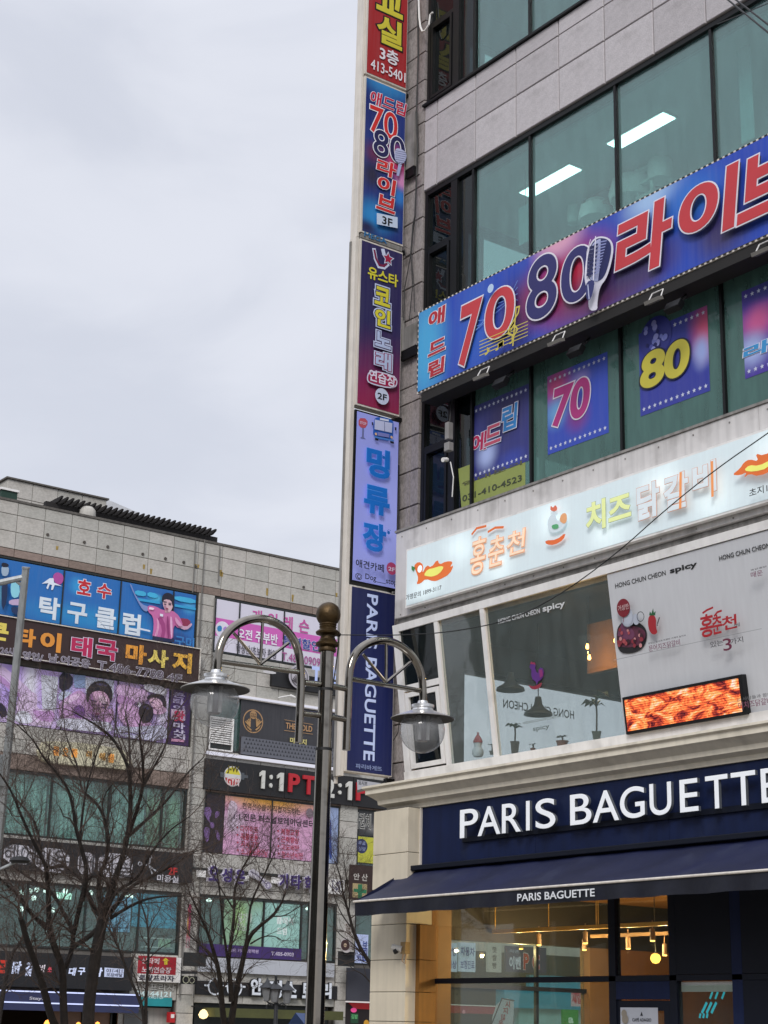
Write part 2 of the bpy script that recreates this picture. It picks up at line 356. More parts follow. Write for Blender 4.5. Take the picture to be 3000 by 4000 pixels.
class Sign:
    """a sign, banner or poster on plane P: child sheets stack outwards from its face"""
    def __init__(s, name, P, label, cat, group=None, at=None):
        s.P = P; s.w = 0.0; s.step = 0.003; s.t = thing(name, at or P.O, label, cat, group); s._at = at
    def place(s, u, v):
        s.t.location = s.P.pt(u, v, 0)
    def ens(s, a):
        if s._at is None: s.place(a[0], a[1]); s._at = 1
    def r(s, bl, tr):
        a = s.P.at(bl); b = s.P.at(tr); s.ens(a); return a[0], b[0], a[1], b[1]
    def level(s, str_, bl, tr):
        """a single character measured by its upright pixel box: follow the sloping line of the sign instead"""
        if s.P.N.x < .9 or len(str_) > 1: return bl, tr
        a = s.P.at(bl); p = s.P.pt(a[0]+1, a[1])-CAM; q = s.P.pt(*a)-CAM
        px = lambda v: (1500+FPX*v.dot(RIGHT)/v.dot(FWD), 2000-FPX*v.dot(UP)/v.dot(FWD))
        (x0, y0), (x1, y1) = px(q), px(p); k = (y1-y0)/(x1-x0)*(tr[0]-bl[0])*(.5 if s.P.O.x > -30 else .7)
        return (bl[0], bl[1]-k), (tr[0], tr[1]+k)
    def panel(s, u0, u1, v0, v1, d, m, name='panel', back=0.0, bevel=0.0):
        if s._at is None: s.place((u0+u1)/2, min(v0, v1)); s._at = 1
        o = obj(name, MB().obox(s.P, u0, u1, v0, v1, back, d), m, s.t, bevel=bevel); s.w = max(s.w, d)+s.step; return o
    def sheet(s, u0, u1, v0, v1, m, name='print', label=None):
        if s._at is None: s.place((u0+u1)/2, v0); s._at = 1
        o = obj(name, MB().sheet(s.P, u0, u1, v0, v1, s.w), m, s.t, label=label); s.w += s.step; return o
    def frame(s, u0, u1, v0, v1, t, d, m, name='frame'):
        if s._at is None: s.place((u0+u1)/2, v0); s._at = 1
        return obj(name, MB().frame(s.P, u0, u1, v0, v1, 0, d, t), m, s.t)
    def text(s, str_, bl, tr, c, bold=0.02, out=None, outc='#e8e8f0', name='lettering', emit=0.0, uv=False, m=None, **kw):
        """bl, tr: photo pixels of the lower left and upper right corner (or plane coordinates with uv=True)"""
        if not uv: bl, tr = s.level(str_, bl, tr)
        u0, u1, v0, v1 = (bl[0], tr[0], bl[1], tr[1]) if uv else s.r(bl, tr)
        outs = [] if not out else (out if isinstance(out, list) else [(outc, out)])
        for oc, g in outs:
            mb = MB(); put_text(mb, s.P, str_, u0, u1, v0, v1, s.w, bold=bold, grow=g, **kw)
            obj('letter_outline', mb, ink(oc, emit), s.t); s.w += s.step
        mb = MB(); put_text(mb, s.P, str_, u0, u1, v0, v1, s.w, bold=bold, **kw)
        o = obj(name, mb, m or ink(c, emit), s.t); s.w += s.step
        return o
    def poly(s, pts, c, name='print', uv=False, emit=0.0, smooth=0, m=None):
        q = [p if uv else s.P.at(p) for p in pts]; s.ens(q[0])
        for _ in range(smooth):
            n = len(q); r_ = []
            for i in range(n):
                a, b = q[i], q[(i+1) % n]
                r_ += [(a[0]*.75+b[0]*.25, a[1]*.75+b[1]*.25), (a[0]*.25+b[0]*.75, a[1]*.25+b[1]*.75)]
            q = r_
        o = obj(name, MB().poly(s.P, q, s.w), m or ink(c, emit), s.t); s.w += s.step; return o
    def disc(s, p, q, c, name='print', ry=None, emit=0.0, ring=None):
        """disc centred at pixel p reaching pixel q (sideways)"""
        a = s.P.at(p); b = s.P.at(q); s.ens(a); r_ = abs(b[0]-a[0]); rv = r_ if ry is None else r_*ry
        n = 28; mb = MB()
        if ring is None:
            mb.poly(s.P, [(a[0]+r_*math.cos(t*2*math.pi/n), a[1]+rv*math.sin(t*2*math.pi/n)) for t in range(n)], s.w)
        else:
            for t in range(n):
                x0, x1 = t*2*math.pi/n, (t+1)*2*math.pi/n
                mb.add([s.P.pt(a[0]+r_*k*math.cos(x), a[1]+rv*k*math.sin(x), s.w) for x, k in ((x0, 1), (x1, 1), (x1, ring), (x0, ring))], [(0, 1, 2, 3)])
        o = obj(name, mb, ink(c, emit), s.t); s.w += s.step; return o
    def strokes(s, lines, c, wd, name='print', uv=False, emit=0.0):
        """drawn lines of width wd (metres)"""
        mb = MB()
        for ln in lines:
            q = [p if uv else s.P.at(p) for p in ln]; s.ens(q[0])
            for a, b in zip(q, q[1:]):
                dx, dy = b[0]-a[0], b[1]-a[1]; L = math.hypot(dx, dy) or 1; nx, ny = -dy/L*wd/2, dx/L*wd/2
                ex_, ey_ = dx/L*wd*.3, dy/L*wd*.3
                s_ = len(mb.v)*1e-6
                mb.add([s.P.pt(x, y, s.w+s_) for x, y in ((a[0]+nx-ex_, a[1]+ny-ey_), (a[0]-nx-ex_, a[1]-ny-ey_), (b[0]-nx+ex_, b[1]-ny+ey_), (b[0]+nx+ex_, b[1]+ny+ey_))], [(0, 1, 2, 3)])
        o = obj(name, mb, ink(c, emit), s.t); s.w += s.step; return o
def star(cu, cv, r, k=0.45, n=5, ph=math.pi/2):
    return [(cu+(r if i % 2 == 0 else r*k)*math.cos(ph+i*math.pi/n), cv+(r if i % 2 == 0 else r*k)*math.sin(ph+i*math.pi/n)) for i in range(2*n)]

# ================================================================== palette
M = Z(0, 0, 1.80832)
granite = [mat('granite_%d' % i, c, rough=.75, var=.06, scale=1.3, grain=.17, streak=.10, bump=.1, bscale=90, dirt=('#5b5550', 1.6, .25)) for i, c in enumerate(('#bdb8ba', '#c6c1c3', '#b4afb1'))]
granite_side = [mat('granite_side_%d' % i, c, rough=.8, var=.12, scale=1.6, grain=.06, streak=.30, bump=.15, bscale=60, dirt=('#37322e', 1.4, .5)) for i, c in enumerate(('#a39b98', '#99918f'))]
concrete = [mat('stone_%d' % i, c, rough=.85, var=.07, scale=.6, grain=.03, streak=.16, bump=.12, bscale=30, dirt=('#6d675d', .7, .4)) for i, c in enumerate(('#b8b5ae', '#b2b0a9', '#bdb9b2'))]
mortar = mat('mortar', '#5a5651', rough=.95)
backing = mat('backing', '#6a6661', rough=.95)
black_frame = mat('black_frame', '#0f1012', rough=.5, var=.2, spec=.3)
white_frame = mat('white_frame', '#ebe9e6', rough=.5, var=.05, streak=.08, dirt=('#6a645d', 2.2, .3))
navy = mat('navy_panel', '#0d1c42', rough=.6, var=.16, scale=2, spec=.25, streak=.22, dirt=('#2c3654', 1.5, .5))
navy_dark = mat('navy_dark', '#090f1e', rough=.6, var=.15, spec=.25)
cream = mat('cream_stone', '#d3c9b4', rough=.7, var=.07, scale=1.5, bump=.08, streak=.08, dirt=('#6b6252', 1.3, .25))
cream_mold = mat('cream_moulding', '#e2dac8', rough=.6, var=.06, streak=.08, dirt=('#5d5546', 2.5, .25))
alu = mat('aluminium_trim', '#dcd5cb', rough=.5, var=.10, streak=.18)
grime = mat('weathered_fascia', '#8f8c88', rough=.7, var=.14, streak=.35, dirt=('#3c3732', 2.0, .55))
fascia_w = mat('fascia_white', '#d2cfcd', rough=.6, var=.07, streak=.17, dirt=('#5b534c', 1.8, .4))
steel = mat('brushed_steel', '#8b857c', rough=.10, metal=1.0, var=.15, scale=6, dirt=('#3a342d', 6, .6))
hoodm = mat('hood_steel', '#dcdcdc', rough=.28, metal=.85, var=.08, scale=8, dirt=('#6a645c', 4, .3))
brass = mat('weathered_brass', '#4a381c', rough=.45, metal=.6, var=.45, scale=9, bump=.2, dirt=('#1c1712', 7, .7))
rubber = mat('black_cable', '#0b0b0c', rough=.6)
teal_room = mat('office_ceiling', '#c8ccca', rough=.9, var=.04)

# ================================================================== near building
GZ = 0.15
bA = thing('commercial_building', (-11, 15.5, GZ), 'grey granite commercial building on the right with wide teal glass windows above a bakery', 'building')
P = FA(15.5)
XL, XR = -20.86, -2.0
YB = 27.0
wallb = MB()
FL = [(4.75, 5.30), (8.55, 9.05), (11.45, 12.45), (14.98, 16.62), (19.3, 22.0)]    # solid bands between the storeys (z)
for a, b in FL: wallb.box((XL+.06, 15.56, a), (XR, 15.9, b))
wallb.box((XL+.06, 15.56, 4.75), (-20.24, 15.9, 22))
wallb.box((XR-.3, 15.9, GZ), (XR, YB, 22)); wallb.box((XL+.3, YB-.3, GZ), (XR-.3, YB, 22))
# west side wall with a window band on each storey
for a, b in ((4.75, 5.35), (7.13, 9.2), (11.15, 13.2), (14.9, 16.9), (18.6, 22)): wallb.box((XL+.06, 15.9, a), (XL+.3, YB, b))
for a, b in ((15.9, 16.72), (24.2, YB)): wallb.box((XL+.06, a, 5.35), (XL+.3, b, 18.6))
obj('wall', wallb, mat('joint_dark', '#33302e', rough=.95), bA)
roof = MB().box((XL, 15.5, 22.0), (XR, YB, 22.25)); obj('roof', roof, backing, bA)
# cladding of the front: 1 m x 0.59 m granite panels with open joints
J = 0.009
def clad(name, P, us, vs, w, mats, parent, skip=None):
    for i in range(len(us)-1):
        for k in range(len(vs)-1):
            if skip and skip((us[i]+us[i+1])/2, (vs[k]+vs[k+1])/2): continue
            piece(name, P, us[i]+J, us[i+1]-J, vs[k]+J, vs[k+1]-J, -.055, w+rnd.uniform(-.002, .002), rnd.choice(mats), parent)
us = [-20.23]+[-19.89+i for i in range(18)]+[XR]
clad('granite_panel', P, us, [15.0, 15.72, 16.31, 16.585], 0, granite, bA)
clad('granite_panel', P, us, [11.5, 12.0, 12.42], 0, granite, bA)
clad('granite_panel', P, us, [19.35, 20.0, 20.6, 21.2, 22.0], 0, granite, bA)
vs = [4.95, 5.5, 6.09, 6.68, 7.27, 7.8, 8.38, 8.97, 9.55, 10.14, 10.73, 11.32, 11.6, 12.2, 12.79, 13.37, 13.96, 14.55, 15.14, 15.74, 16.33, 16.74, 17.14, 17.69, 18.3, 18.9, 19.5, 20.1, 20.7, 21.3, 22]
clad('granite_panel', P, [XL, -20.46, -20.235], vs, 0, granite_side, bA)
PW = Plane((XL, 0, 0), (0, -1, 0), (0, 0, 1))
clad('granite_panel', PW, [-YB, -26, -25.2, -24.2], vs, 0, granite_side, bA)
clad('granite_panel', PW, [-16.72, -16.1, -15.51], vs, 0, granite_side, bA)

def win_row(z0, z1, mulls, gl_m, x0=-20.22, casement=-19.0, y=15.5, sill=True, xr=XR):
    """one storey of glazing: black outer frame, a casement pair at the left, then wide frameless-looking panes"""
    wd = obj('window', MB().frame(FA(y), x0, xr, z0, z1, -.16, -.03, .07), black_frame, bA)
    fm = MB(); Pp = FA(y)
    fm.obox(Pp, x0+.36+.32, x0+.36+.48, z0+.07, z1-.07, -.16, -.035)
    fm.obox(Pp, casement, casement+.045, z0+.07, z1-.07, -.15, -.035)
    mid = z0+(z1-z0)*.56
    fm.obox(Pp, x0+.07, x0+.68, mid, mid+.07, -.15, -.035)
    fm.frame(Pp, x0+.10, x0+.66, z0+.09, mid-.01, -.12, -.02, .05)
    for mx_ in mulls: obj('mullion', MB().obox(Pp, mx_-.022, mx_+.022, z0+.07, z1-.07, -.14, -.04), black_frame, wd)
    obj('casement', fm, black_frame, wd)
    ed = [x0+.07, x0+.68]; 
    obj('pane', MB().obox(Pp, x0+.07, x0+.68, z0+.07, z1-.07, -.10, -.09), gl_dark, wd)
    obj('pane', MB().obox(Pp, x0+.84, casement, z0+.07, z1-.07, -.10, -.09), gl_dark, wd)
    e = [casement+.045]+list(mulls)+[xr-.07]
    for a, b in zip(e, e[1:]):
        obj('pane', MB().obox(Pp, a+.022, b-.022, z0+.07, z1-.07, -.10, -.088), gl_m, wd)
    if sill: obj('sill', MB().obox(Pp, x0-.03, xr, z0-.035, z0+.005, -.1, .05), black_frame, wd)
    return wd
gl_teal = glass('pane_teal', '#9ccecb', refl=1.0, dirty=.20, dcol='#a4caca', ior=1.8)  # pale film brightens the room behind, light put into the glass colour
gl_green = glass('pane_green', '#6f9a92', refl=.9, dirty=.60, dcol='#6a908a', ior=1.5)
gl_film = glass('pane_film', '#f6faf9', refl=.5, dirty=.14, dcol='#e6efee', ior=1.3)
gl_dark = glass('pane_dark', '#31444a', refl=.9, dirty=.10, dcol='#37474a', ior=1.45)
gl_clear = glass('pane_clear', '#d8e2dc', refl=.9, dirty=.06, dcol='#8a9694', ior=1.45)
gl_bay = glass('pane_bay', '#eaf2f0', refl=1.0, dirty=.13, dcol='#a6b2b0', ior=1.5)  # film colour paints the haze over the bay glass
mulls = [-17.61+1.875*i for i in range(8)]
win_row(16.62, 19.3, mulls, gl_teal)
win_row(12.45, 14.98, mulls, gl_teal)
win_row(9.05, 11.45, mulls, gl_green)
# rooms behind: slabs, ceilings and walls
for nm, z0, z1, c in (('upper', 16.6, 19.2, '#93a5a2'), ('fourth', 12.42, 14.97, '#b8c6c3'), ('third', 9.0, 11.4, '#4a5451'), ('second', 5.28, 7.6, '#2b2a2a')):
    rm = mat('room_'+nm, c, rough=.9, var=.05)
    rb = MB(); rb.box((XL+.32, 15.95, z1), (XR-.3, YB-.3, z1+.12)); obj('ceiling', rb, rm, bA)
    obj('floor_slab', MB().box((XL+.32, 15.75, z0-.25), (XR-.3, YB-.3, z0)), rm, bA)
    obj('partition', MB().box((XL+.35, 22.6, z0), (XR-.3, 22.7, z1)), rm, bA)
    # west wall windows
for k, (z0, z1, em) in enumerate(((5.35, 7.13, 0), (9.2, 11.15, 0), (13.2, 14.9, 0), (16.9, 18.6, 0))):
    PWi = Plane((XL+.2, 0, 0), (0, -1, 0), (0, 0, 1))
    ww = obj('window', MB().frame(PWi, -24.2, -16.72, z0, z1, -.05, .05, .06), black_frame, bA)
    for q in () if k == 0 else (-18.5, -20.4, -22.3)+((-17.1,) if k > 1 else ()): obj('mullion', MB().obox(PWi, q-.03, q+.03, z0+.06, z1-.06, -.045, .045), black_frame, ww)
    obj('pane', MB().obox(PWi, -24.14, -16.78, z0+.06, z1-.06, -.005, .005), [gl_film, gl_clear][k >= 1], ww)
# fluorescent ceiling panels in the fourth-floor room
lampw = lamp_mat('fluorescent', '#f4fff8', 5.0)
for i, (x0, lab) in enumerate(((-19.16, 'lit rectangular ceiling panel in the fourth-floor room, the one nearer the corner'),
                               (-17.08, 'lit rectangular ceiling panel in the fourth-floor room, the one further right'))):
    t = thing('ceiling_light', (x0+.6, 16.82, 14.97), lab, 'ceiling light', 'ceiling lights on the fourth floor')
    obj('tray', MB().box((x0-.02, 16.67, 14.945), (x0+1.23, 16.97, 14.97)), white_frame, t)
    obj('diffuser', MB().box((x0, 16.69, 14.93), (x0+1.21, 16.95, 14.944)), lampw, t)
# shelf unit with bags seen through the fourth-floor window
pale = mat('pale_plastic', '#dfeeea', rough=.6, var=.15); wood = mat('shelf_wood', '#6a4a30', rough=.7, var=.2); cloth = mat('white_cloth', '#eef2f0', rough=.8, var=.1)
g6 = Z(1600, 600, .8439); Pk = FA(17.7); K_ = lambda x, y: Pk.at(g6(x, y))
xa_, xb_ = K_(805, 150)[0], K_(940, 100)[0]; zt_ = K_(935, 75)[1]
sh = thing('shelf_rack', (xa_, 17.7, 12.42), 'wooden storage rack with metal uprights behind the fourth-floor glass', 'shelf')
for q, z_ in ((xa_, K_(805, 150)[1]), (xb_, zt_)): obj('upright', MB().box((q, 17.7, 12.42), (q+.06, 17.75, z_+.1)), pale, sh)
for q in (K_(870, 125)[1], K_(870, 190)[1], K_(870, 240)[1]): obj('shelf', MB().box((xa_, 17.65, q-.06), (K_(1055, 60)[0], 18.2, q)), wood, sh)
lx_ = K_(1060, 10); ly_ = K_(1115, 150)
ld = thing('step_ladder', (lx_[0], 17.6, 12.42), 'pale aluminium step ladder standing by the storage rack', 'ladder')
for q in (0, .38): obj('rail', MB().tube([(lx_[0]+q, 17.75, 12.42), (lx_[0]+q*.8+.02, 17.6, lx_[1])], .028, 6), pale, ld)
for i in range(8): obj('rung', MB().box((lx_[0], 17.6, lx_[1]-.12-.24*i), (lx_[0]+.36, 17.68, lx_[1]-.07-.24*i)), pale, ld)
def bag(p, w_, h_, lab, m):
    x, z = K_(*p); y = 17.75
    t = thing('storage_bag', (x, y, z), lab, 'bag', 'bags stored on the fourth floor'); mb = MB()
    prof = [(0.001, 0), (.48, 0), (.52, .3), (.45, .7), (.25, .9), (.3, 1)]
    mb.lathe((x, y, z), [(w_*r_, h_*q) for r_, q in prof], 10); obj('bag_body', mb, m, t, smooth=True)
    obj('handle', MB().tube([(x-w_*.2, y, z+h_*.95), (x-w_*.1, y, z+h_*1.15), (x+w_*.1, y, z+h_*1.15), (x+w_*.2, y, z+h_*.95)], .012, 5), m, t)
bag((1005, 55), .5, .38, 'white storage bag on the top shelf of the rack behind the glass', cloth)
bag((1150, 120), .4, .6, 'pale cloth bag hanging by the step ladder behind the glass', cloth)
bag((895, 120), .38, .3, 'pale bag on the left end of the top shelf of the rack', pale)
bag((1020, 215), .75, .5, 'large grey bag below the step ladder behind the glass', cloth)
bag((855, 305), .6, .35, 'pale bin bag under the rack just above the banner edge', cloth)
bag((750, 320), .22, .55, 'thin dark-topped bottle carrier standing left of the rack', pale)
pn = thing('hanging_notice', (-18.35, 16.2, 13.6), 'blank pale sheet hanging behind the fourth-floor glass', 'notice')
obj('sheet', MB().box((-18.62, 16.2, 13.62), (-18.3, 16.215, 14.28)), pale, pn)
obj('string', MB().tube([(-18.46, 16.2, 14.28), (-18.46, 16.2, 14.9)], .006, 5), rubber, pn)
pn = thing('hanging_notice', (-13.85, 16.2, 13.6), 'tall narrow pale banner hanging behind the fourth-floor glass at the right', 'notice')
obj('sheet', MB().box((-13.95, 16.2, 13.4), (-13.72, 16.215, 15.0-.12)), pale, pn)

# ------------------------------------------------------------------ sign tower at the corner (faces +x)
CX = -20.60
PC = FB(CX); c0, c1 = 14.53, 15.36
tw = thing('sign_tower_frame', (CX, 15.0, 5.1), 'tall pale metal frame holding the stacked vertical shop signs at the building corner', 'sign frame')
for a, b in ((14.46, 14.50), (15.385, 15.43)):
    obj('post', MB().box((CX-.23, a, 5.1), (CX-.18, b, 22)), alu, tw)
obj('outer_trim', MB().box((CX-.19, 14.455, 14.02), (CX-.04, 14.495, 22)), alu, tw)
obj('outer_trim', MB().box((CX-.20, 14.43, 5.2), (CX-.03, 14.495, 14.0)), alu, tw)
obj('outer_rail', MB().box((CX-.19, 14.415, 5.2), (CX-.14, 14.454, 13.95)), grime, tw)
for z in (5.2, 8.1, 11.05, 14.03, 17.0): obj('bracket', MB().box((CX-.2, 15.36, z), (CX-.1, 15.5, z+.06)), black_frame, tw)
for z in (12.5, 12.15, 15.4, 16.0): obj('bracket', MB().box((CX-.16, 15.36, z), (CX-.04, 15.47, z+.34)), grime, tw)
def tower(name, z0, z1, m, side, label, pad=.028):
    s = Sign('vertical_sign', PC, label, 'sign', 'signs stacked on the corner tower'); s.w = 0
    s.panel(c0-.03, c1+.012, z0, z1, -.004, side, back=-.16)
    s.w = 0.002
    s.sheet(c0, c1, z0+pad, z1-pad, m); return s
z1_ = Z(1300, 0, .3843); z2_ = Z(1300, 800, .4069); z3_ = Z(1250, 1600, .3617); z4_ = Z(1250, 2250, .4069)
s = tower('academy', 17.05, 20.2, gradient('print_red', '#a3161c', [(.5, .5, .4, .5, '#a9181d')], dirty=.08), alu, 'red vertical sign with yellow Korean letters and 413-5401, topmost on the corner tower')
s.text('교', z1_(440, 150), z1_(715, -130), '#d5c93e', bold=.045, out=[('#120c0c', .05)])
s.text('실', z1_(440, 470), z1_(705, 190), '#d5c93e', bold=.045, out=[('#120c0c', .05)])
s.text('3층', z1_(470, 605), z1_(665, 545), '#e9e6ec', bold=.03)
s.text('413-5401', z1_(378, 700), z1_(733, 748), '#e9e6ec', bold=.015)
s = tower('live', 14.10, 17.0, gradient('print_live', '#0a2a78', [(.5, 1.05, .9, .22, '#2f8fd0'), (.1, .8, .5, .2, '#06206c'), (.8, .52, .5, .16, '#c62a60'), (.25, .52, .4, .12, '#5c1c4c'), (.2, .38, .4, .14, '#141038'), (.95, .4, .25, .1, '#d88cc0'), (.9, .3, .3, .1, '#2277c8'), (.3, .12, .8, .16, '#1f86c8'), (.1, .03, .4, .07, '#101448')], dirty=.06), alu,
          'blue vertical sign reading 70 80 in red and navy with a microphone, marked 3F')
s.text('애드립', z1_(368, 1045), z1_(752, 1062), '#c01840', bold=.03, out=.035, shear=.15)
s.text('70', z1_(368, 1330), z1_(655, 1172), '#cf2a28', bold=.012, out=.03, res=6)
s.text('80', z1_(405, 1565), z1_(730, 1425), '#17184e', bold=.012, out=.03, res=6)
s.text('라', z1_(430, 1795), z1_(640, 1640), '#cf2a28', bold=.045, out=.035, shear=.12)
s.text('이', z1_(432, 1975), z1_(635, 1810), '#cf2a28', bold=.045, out=.035, shear=.12)
s.text('브', z1_(425, 2160), z1_(635, 2000), '#cf2a28', bold=.045, out=.035, shear=.12)
s.poly([z1_(630, 1510), z1_(700, 1530), z1_(740, 1580), z1_(720, 1660), z1_(670, 1680), z1_(615, 1640), z1_(612, 1560)], '#b9bfe0', smooth=2)
s.strokes([[z1_(622, 1540+k*22), z1_(730, 1562+k*22)] for k in range(6)], '#3a3f78', .006)
s.poly([z1_(650, 1675), z1_(685, 1685), z1_(655, 1800), z1_(630, 1795)], '#a7b3da')
s.poly([z2_(405, 195), z2_(405, 88), z2_(605, 130), z2_(605, 235)], '#c9d8ee')
s.text('3F', z2_(455, 190), z2_(555, 150), '#15161c', bold=.03)
s = tower('coin', 11.08, 13.98, gradient('print_coin', '#221a52', [(.5, .0, 2.5, .55, '#7d1450'), (.5, -.05, 2.5, .3, '#8f1446')], dirty=.06), alu,
          'purple vertical sign for a coin singing practice room, marked 2F on a white disc')
s.strokes([[z2_(395, 430), z2_(410, 520), z2_(440, 590), z2_(490, 600), z2_(525, 570)], [z2_(480, 435), z2_(488, 470)]], '#cdd6ee', .075)
s.strokes([[z2_(397, 438), z2_(412, 515), z2_(445, 580), z2_(488, 588), z2_(515, 565)]], '#7a1c44', .04)
q = PC.at(z2_(527, 520)); s.poly(star(q[0], q[1], .135, .5), '#cdd6ee', uv=True); s.poly(star(q[0], q[1], .10, .5), '#a01c40', uv=True)
s.text('유스타', z2_(330, 705), z2_(622, 682), '#d9cf3a', bold=.04)
for ch, y0, y1, c, oc in (('코', 975, 800, '#d9cf3a', '#1a1448'), ('인', 1180, 1010, '#d9cf3a', '#1a1448'), ('노', 1380, 1235, '#b6c4e4', '#3a1650'), ('래', 1590, 1430, '#b6c4e4', '#8a1648')):
    s.text(ch, z2_(392, y0), z2_(545, y1), c, bold=.05, out=[('#c3cdea', .11), (oc, .045)])
s.poly([z2_(300, 1680), z2_(330, 1590), z2_(560, 1640), z2_(610, 1700), z2_(575, 1785), z2_(330, 1730)], '#d6d4ea', smooth=2)
s.poly([z2_(312, 1680), z2_(336, 1602), z2_(556, 1652), z2_(598, 1700), z2_(566, 1770), z2_(336, 1718)], '#a01448', smooth=2)
s.text('연습장', z2_(325, 1695), z2_(585, 1658), '#e4dcec', bold=.035)
s.disc(z2_(450, 1850), z2_(516, 1862), '#c7d0e6', ry=1.0)
s.text('2F', z2_(405, 1870), z2_(495, 1835), '#15161c', bold=.03)
s = tower('dogcafe', 8.18, 11.0, gradient('print_lavender', '#8c93d6', [(.9, .35, .8, .5, '#9aa2e6')], emit=.14, dirty=.03, noise=.1), black_frame,
          'lavender lit vertical sign with large blue Korean letters, a small bus picture and Dog stop')
s.poly([z3_(*q) for q in ((432, 92), (485, 95), (512, 125), (510, 165), (485, 200), (440, 195), (415, 165), (415, 120))], '#b8505e')
s.text('STOP', z3_(428, 155), z3_(498, 142), '#d8c0d8', bold=.02)
s.poly([z3_(453, 198), z3_(470, 200), z3_(468, 300), z3_(490, 318), z3_(426, 305), z3_(449, 295)], '#6a6f9c')
s.poly([z3_(*q) for q in ((575, 130), (590, 88), (680, 82), (775, 115), (790, 150), (780, 350), (565, 310))], '#1d5cb8', smooth=1)
s.poly([z3_(*q) for q in ((585, 110), (775, 150), (770, 255), (582, 215))], '#c2c8e8')
s.poly([z3_(*q) for q in ((640, 92), (735, 112), (735, 132), (640, 115))], '#d6dcf0')
s.strokes([[z3_(688, 140), z3_(688, 235)], [z3_(582, 218), z3_(772, 258)]], '#3a4680', .008)
s.poly([z3_(*q) for q in ((612, 245), (738, 270), (738, 308), (612, 285))], '#7a7fc0')
s.disc(z3_(592, 268), z3_(604, 270), '#e0b888'); s.disc(z3_(760, 303), z3_(772, 305), '#e0b888')
s.poly([z3_(545, 140), z3_(562, 145), z3_(562, 180), z3_(547, 172)], '#12141c'); s.poly([z3_(792, 195), z3_(812, 200), z3_(810, 235), z3_(794, 228)], '#12141c')
s.poly([z3_(565, 290), z3_(783, 335), z3_(783, 352), z3_(565, 308)], '#4c82cc'); s.poly([z3_(575, 312), z3_(612, 322), z3_(612, 345), z3_(577, 335)], '#12141c'); s.poly([z3_(738, 345), z3_(780, 355), z3_(778, 378), z3_(740, 368)], '#12141c')
for ch, a, b in (('밍', (478, 745), (738, 430)), ('류', (450, 1140), (732, 840)), ('장', (432, 1540), (690, 1235))):
    s.text(ch, z3_(*a), z3_(*b), '#0d66bd', bold=.055, out=[('#5a9ae6', .012)], emit=.1)
for a in ((660, 528), (708, 1340)):
    s.disc(z3_(*a), z3_(a[0]+15, a[1]+3), '#0d66bd')
    for dx, dy in ((-14, -22), (0, -30), (14, -22)): s.disc(z3_(a[0]+dx, a[1]+dy), z3_(a[0]+dx+4, a[1]+dy+1), '#0d66bd')
s.text('애견카페', z3_(348, 1708), z3_(655, 1688), '#14152a', bold=.028)
s.disc(z3_(735, 1730), z3_(790, 1742), '#b8456e'); s.text('2F', z3_(697, 1750), z3_(772, 1724), '#e6d6ea', bold=.03)
s.poly([z3_(*q) for q in ((343, 1775), (412, 1790), (410, 1858), (341, 1842))], '#14152a', smooth=1); s.poly([z3_(*q) for q in ((350, 1784), (405, 1797), (403, 1850), (348, 1835))], '#9aa0e2', smooth=1)
s.disc(z3_(377, 1817), z3_(396, 1821), '#14152a'); s.disc(z3_(377, 1817), z3_(389, 1820), '#9aa0e2')
s.text('Dog___stop', z3_(442, 1862), z3_(785, 1855), '#14152a', bold=.018)
s = tower('bakery', 5.27, 8.12, gradient('print_navy', '#101a4c', [(.5, .3, .8, .6, '#111e58')], dirty=.03, emit=.03), alu,
          'navy vertical sign with the bakery name running downwards, lowest on the corner tower', pad=.015)
s.text('PARIS', z4_(438, 688), z4_(557, 190), '#b9c6ea', bold=.028, rot=-90, emit=.1, res=6)
s.text('BAGUETTE', z4_(412, 1766), z4_(545, 795), '#b9c6ea', bold=.028, rot=-90, emit=.1, res=6)
s.text('파리바게뜨', z4_(338, 1846), z4_(592, 1832), '#8d9cc8', bold=.02)
# strip of old lettering between two boxes
s = Sign('sign_strip', PC, 'narrow weathered strip with remains of blue letters between the 3F and purple signs', 'sign')
s.panel(c0-.01, c1, 14.005, 14.085, -.01, grime, back=-.15); s.w = .002
s.text('MEGA', z2_(300, 302), z2_(520, 330), '#2f6ea0', bold=.04)

# ------------------------------------------------------------------ big 70 80 banner
g6 = Z(1600, 600, .8439); g7 = Z(1600, 1300, .8439)
PB_ = FA(15.1)
s = Sign('banner_sign', PB_, 'long blue and red banner sign reading 70 80 with a silver microphone', 'sign')
U0, U1, V0, V1 = -19.80, -6.5, 11.16, 12.56
s.panel(U0, U1, V0, V1, -.005, alu, name='sign_box', back=-.36)
s.w = .002
L_ = U1-U0
def fu(x): return (x-U0)/L_
s.sheet(U0+.03, U1-.03, V0+.03, V1-.03, gradient('print_banner', '#0e3fb0',
    [(fu(-19.6), .5, .055, 1.1, '#3fa4d8'), (fu(-18.4), .5, .05, .9, '#1c55bc'), (fu(-17.4), .4, .05, .6, '#2a1460'), (fu(-16.3), .5, .10, .62, '#b8123c'), (fu(-16.5), 1.02, .055, .3, '#dba0bc'), (fu(-15.6), .2, .12, .4, '#5e1c50'), (fu(-15.0), .3, .09, .4, '#33245e'),
     (fu(-14.6), .95, .06, .3, '#9fc0e8'), (fu(-13.4), .25, .05, .4, '#2e2460'), (fu(-13.9), .75, .06, .4, '#1b6ac8'), (fu(-10.5), .5, .12, .5, '#8c2044'), (fu(-8), .5, .08, .6, '#3fa4d8')], noise=.1, dirty=.08))
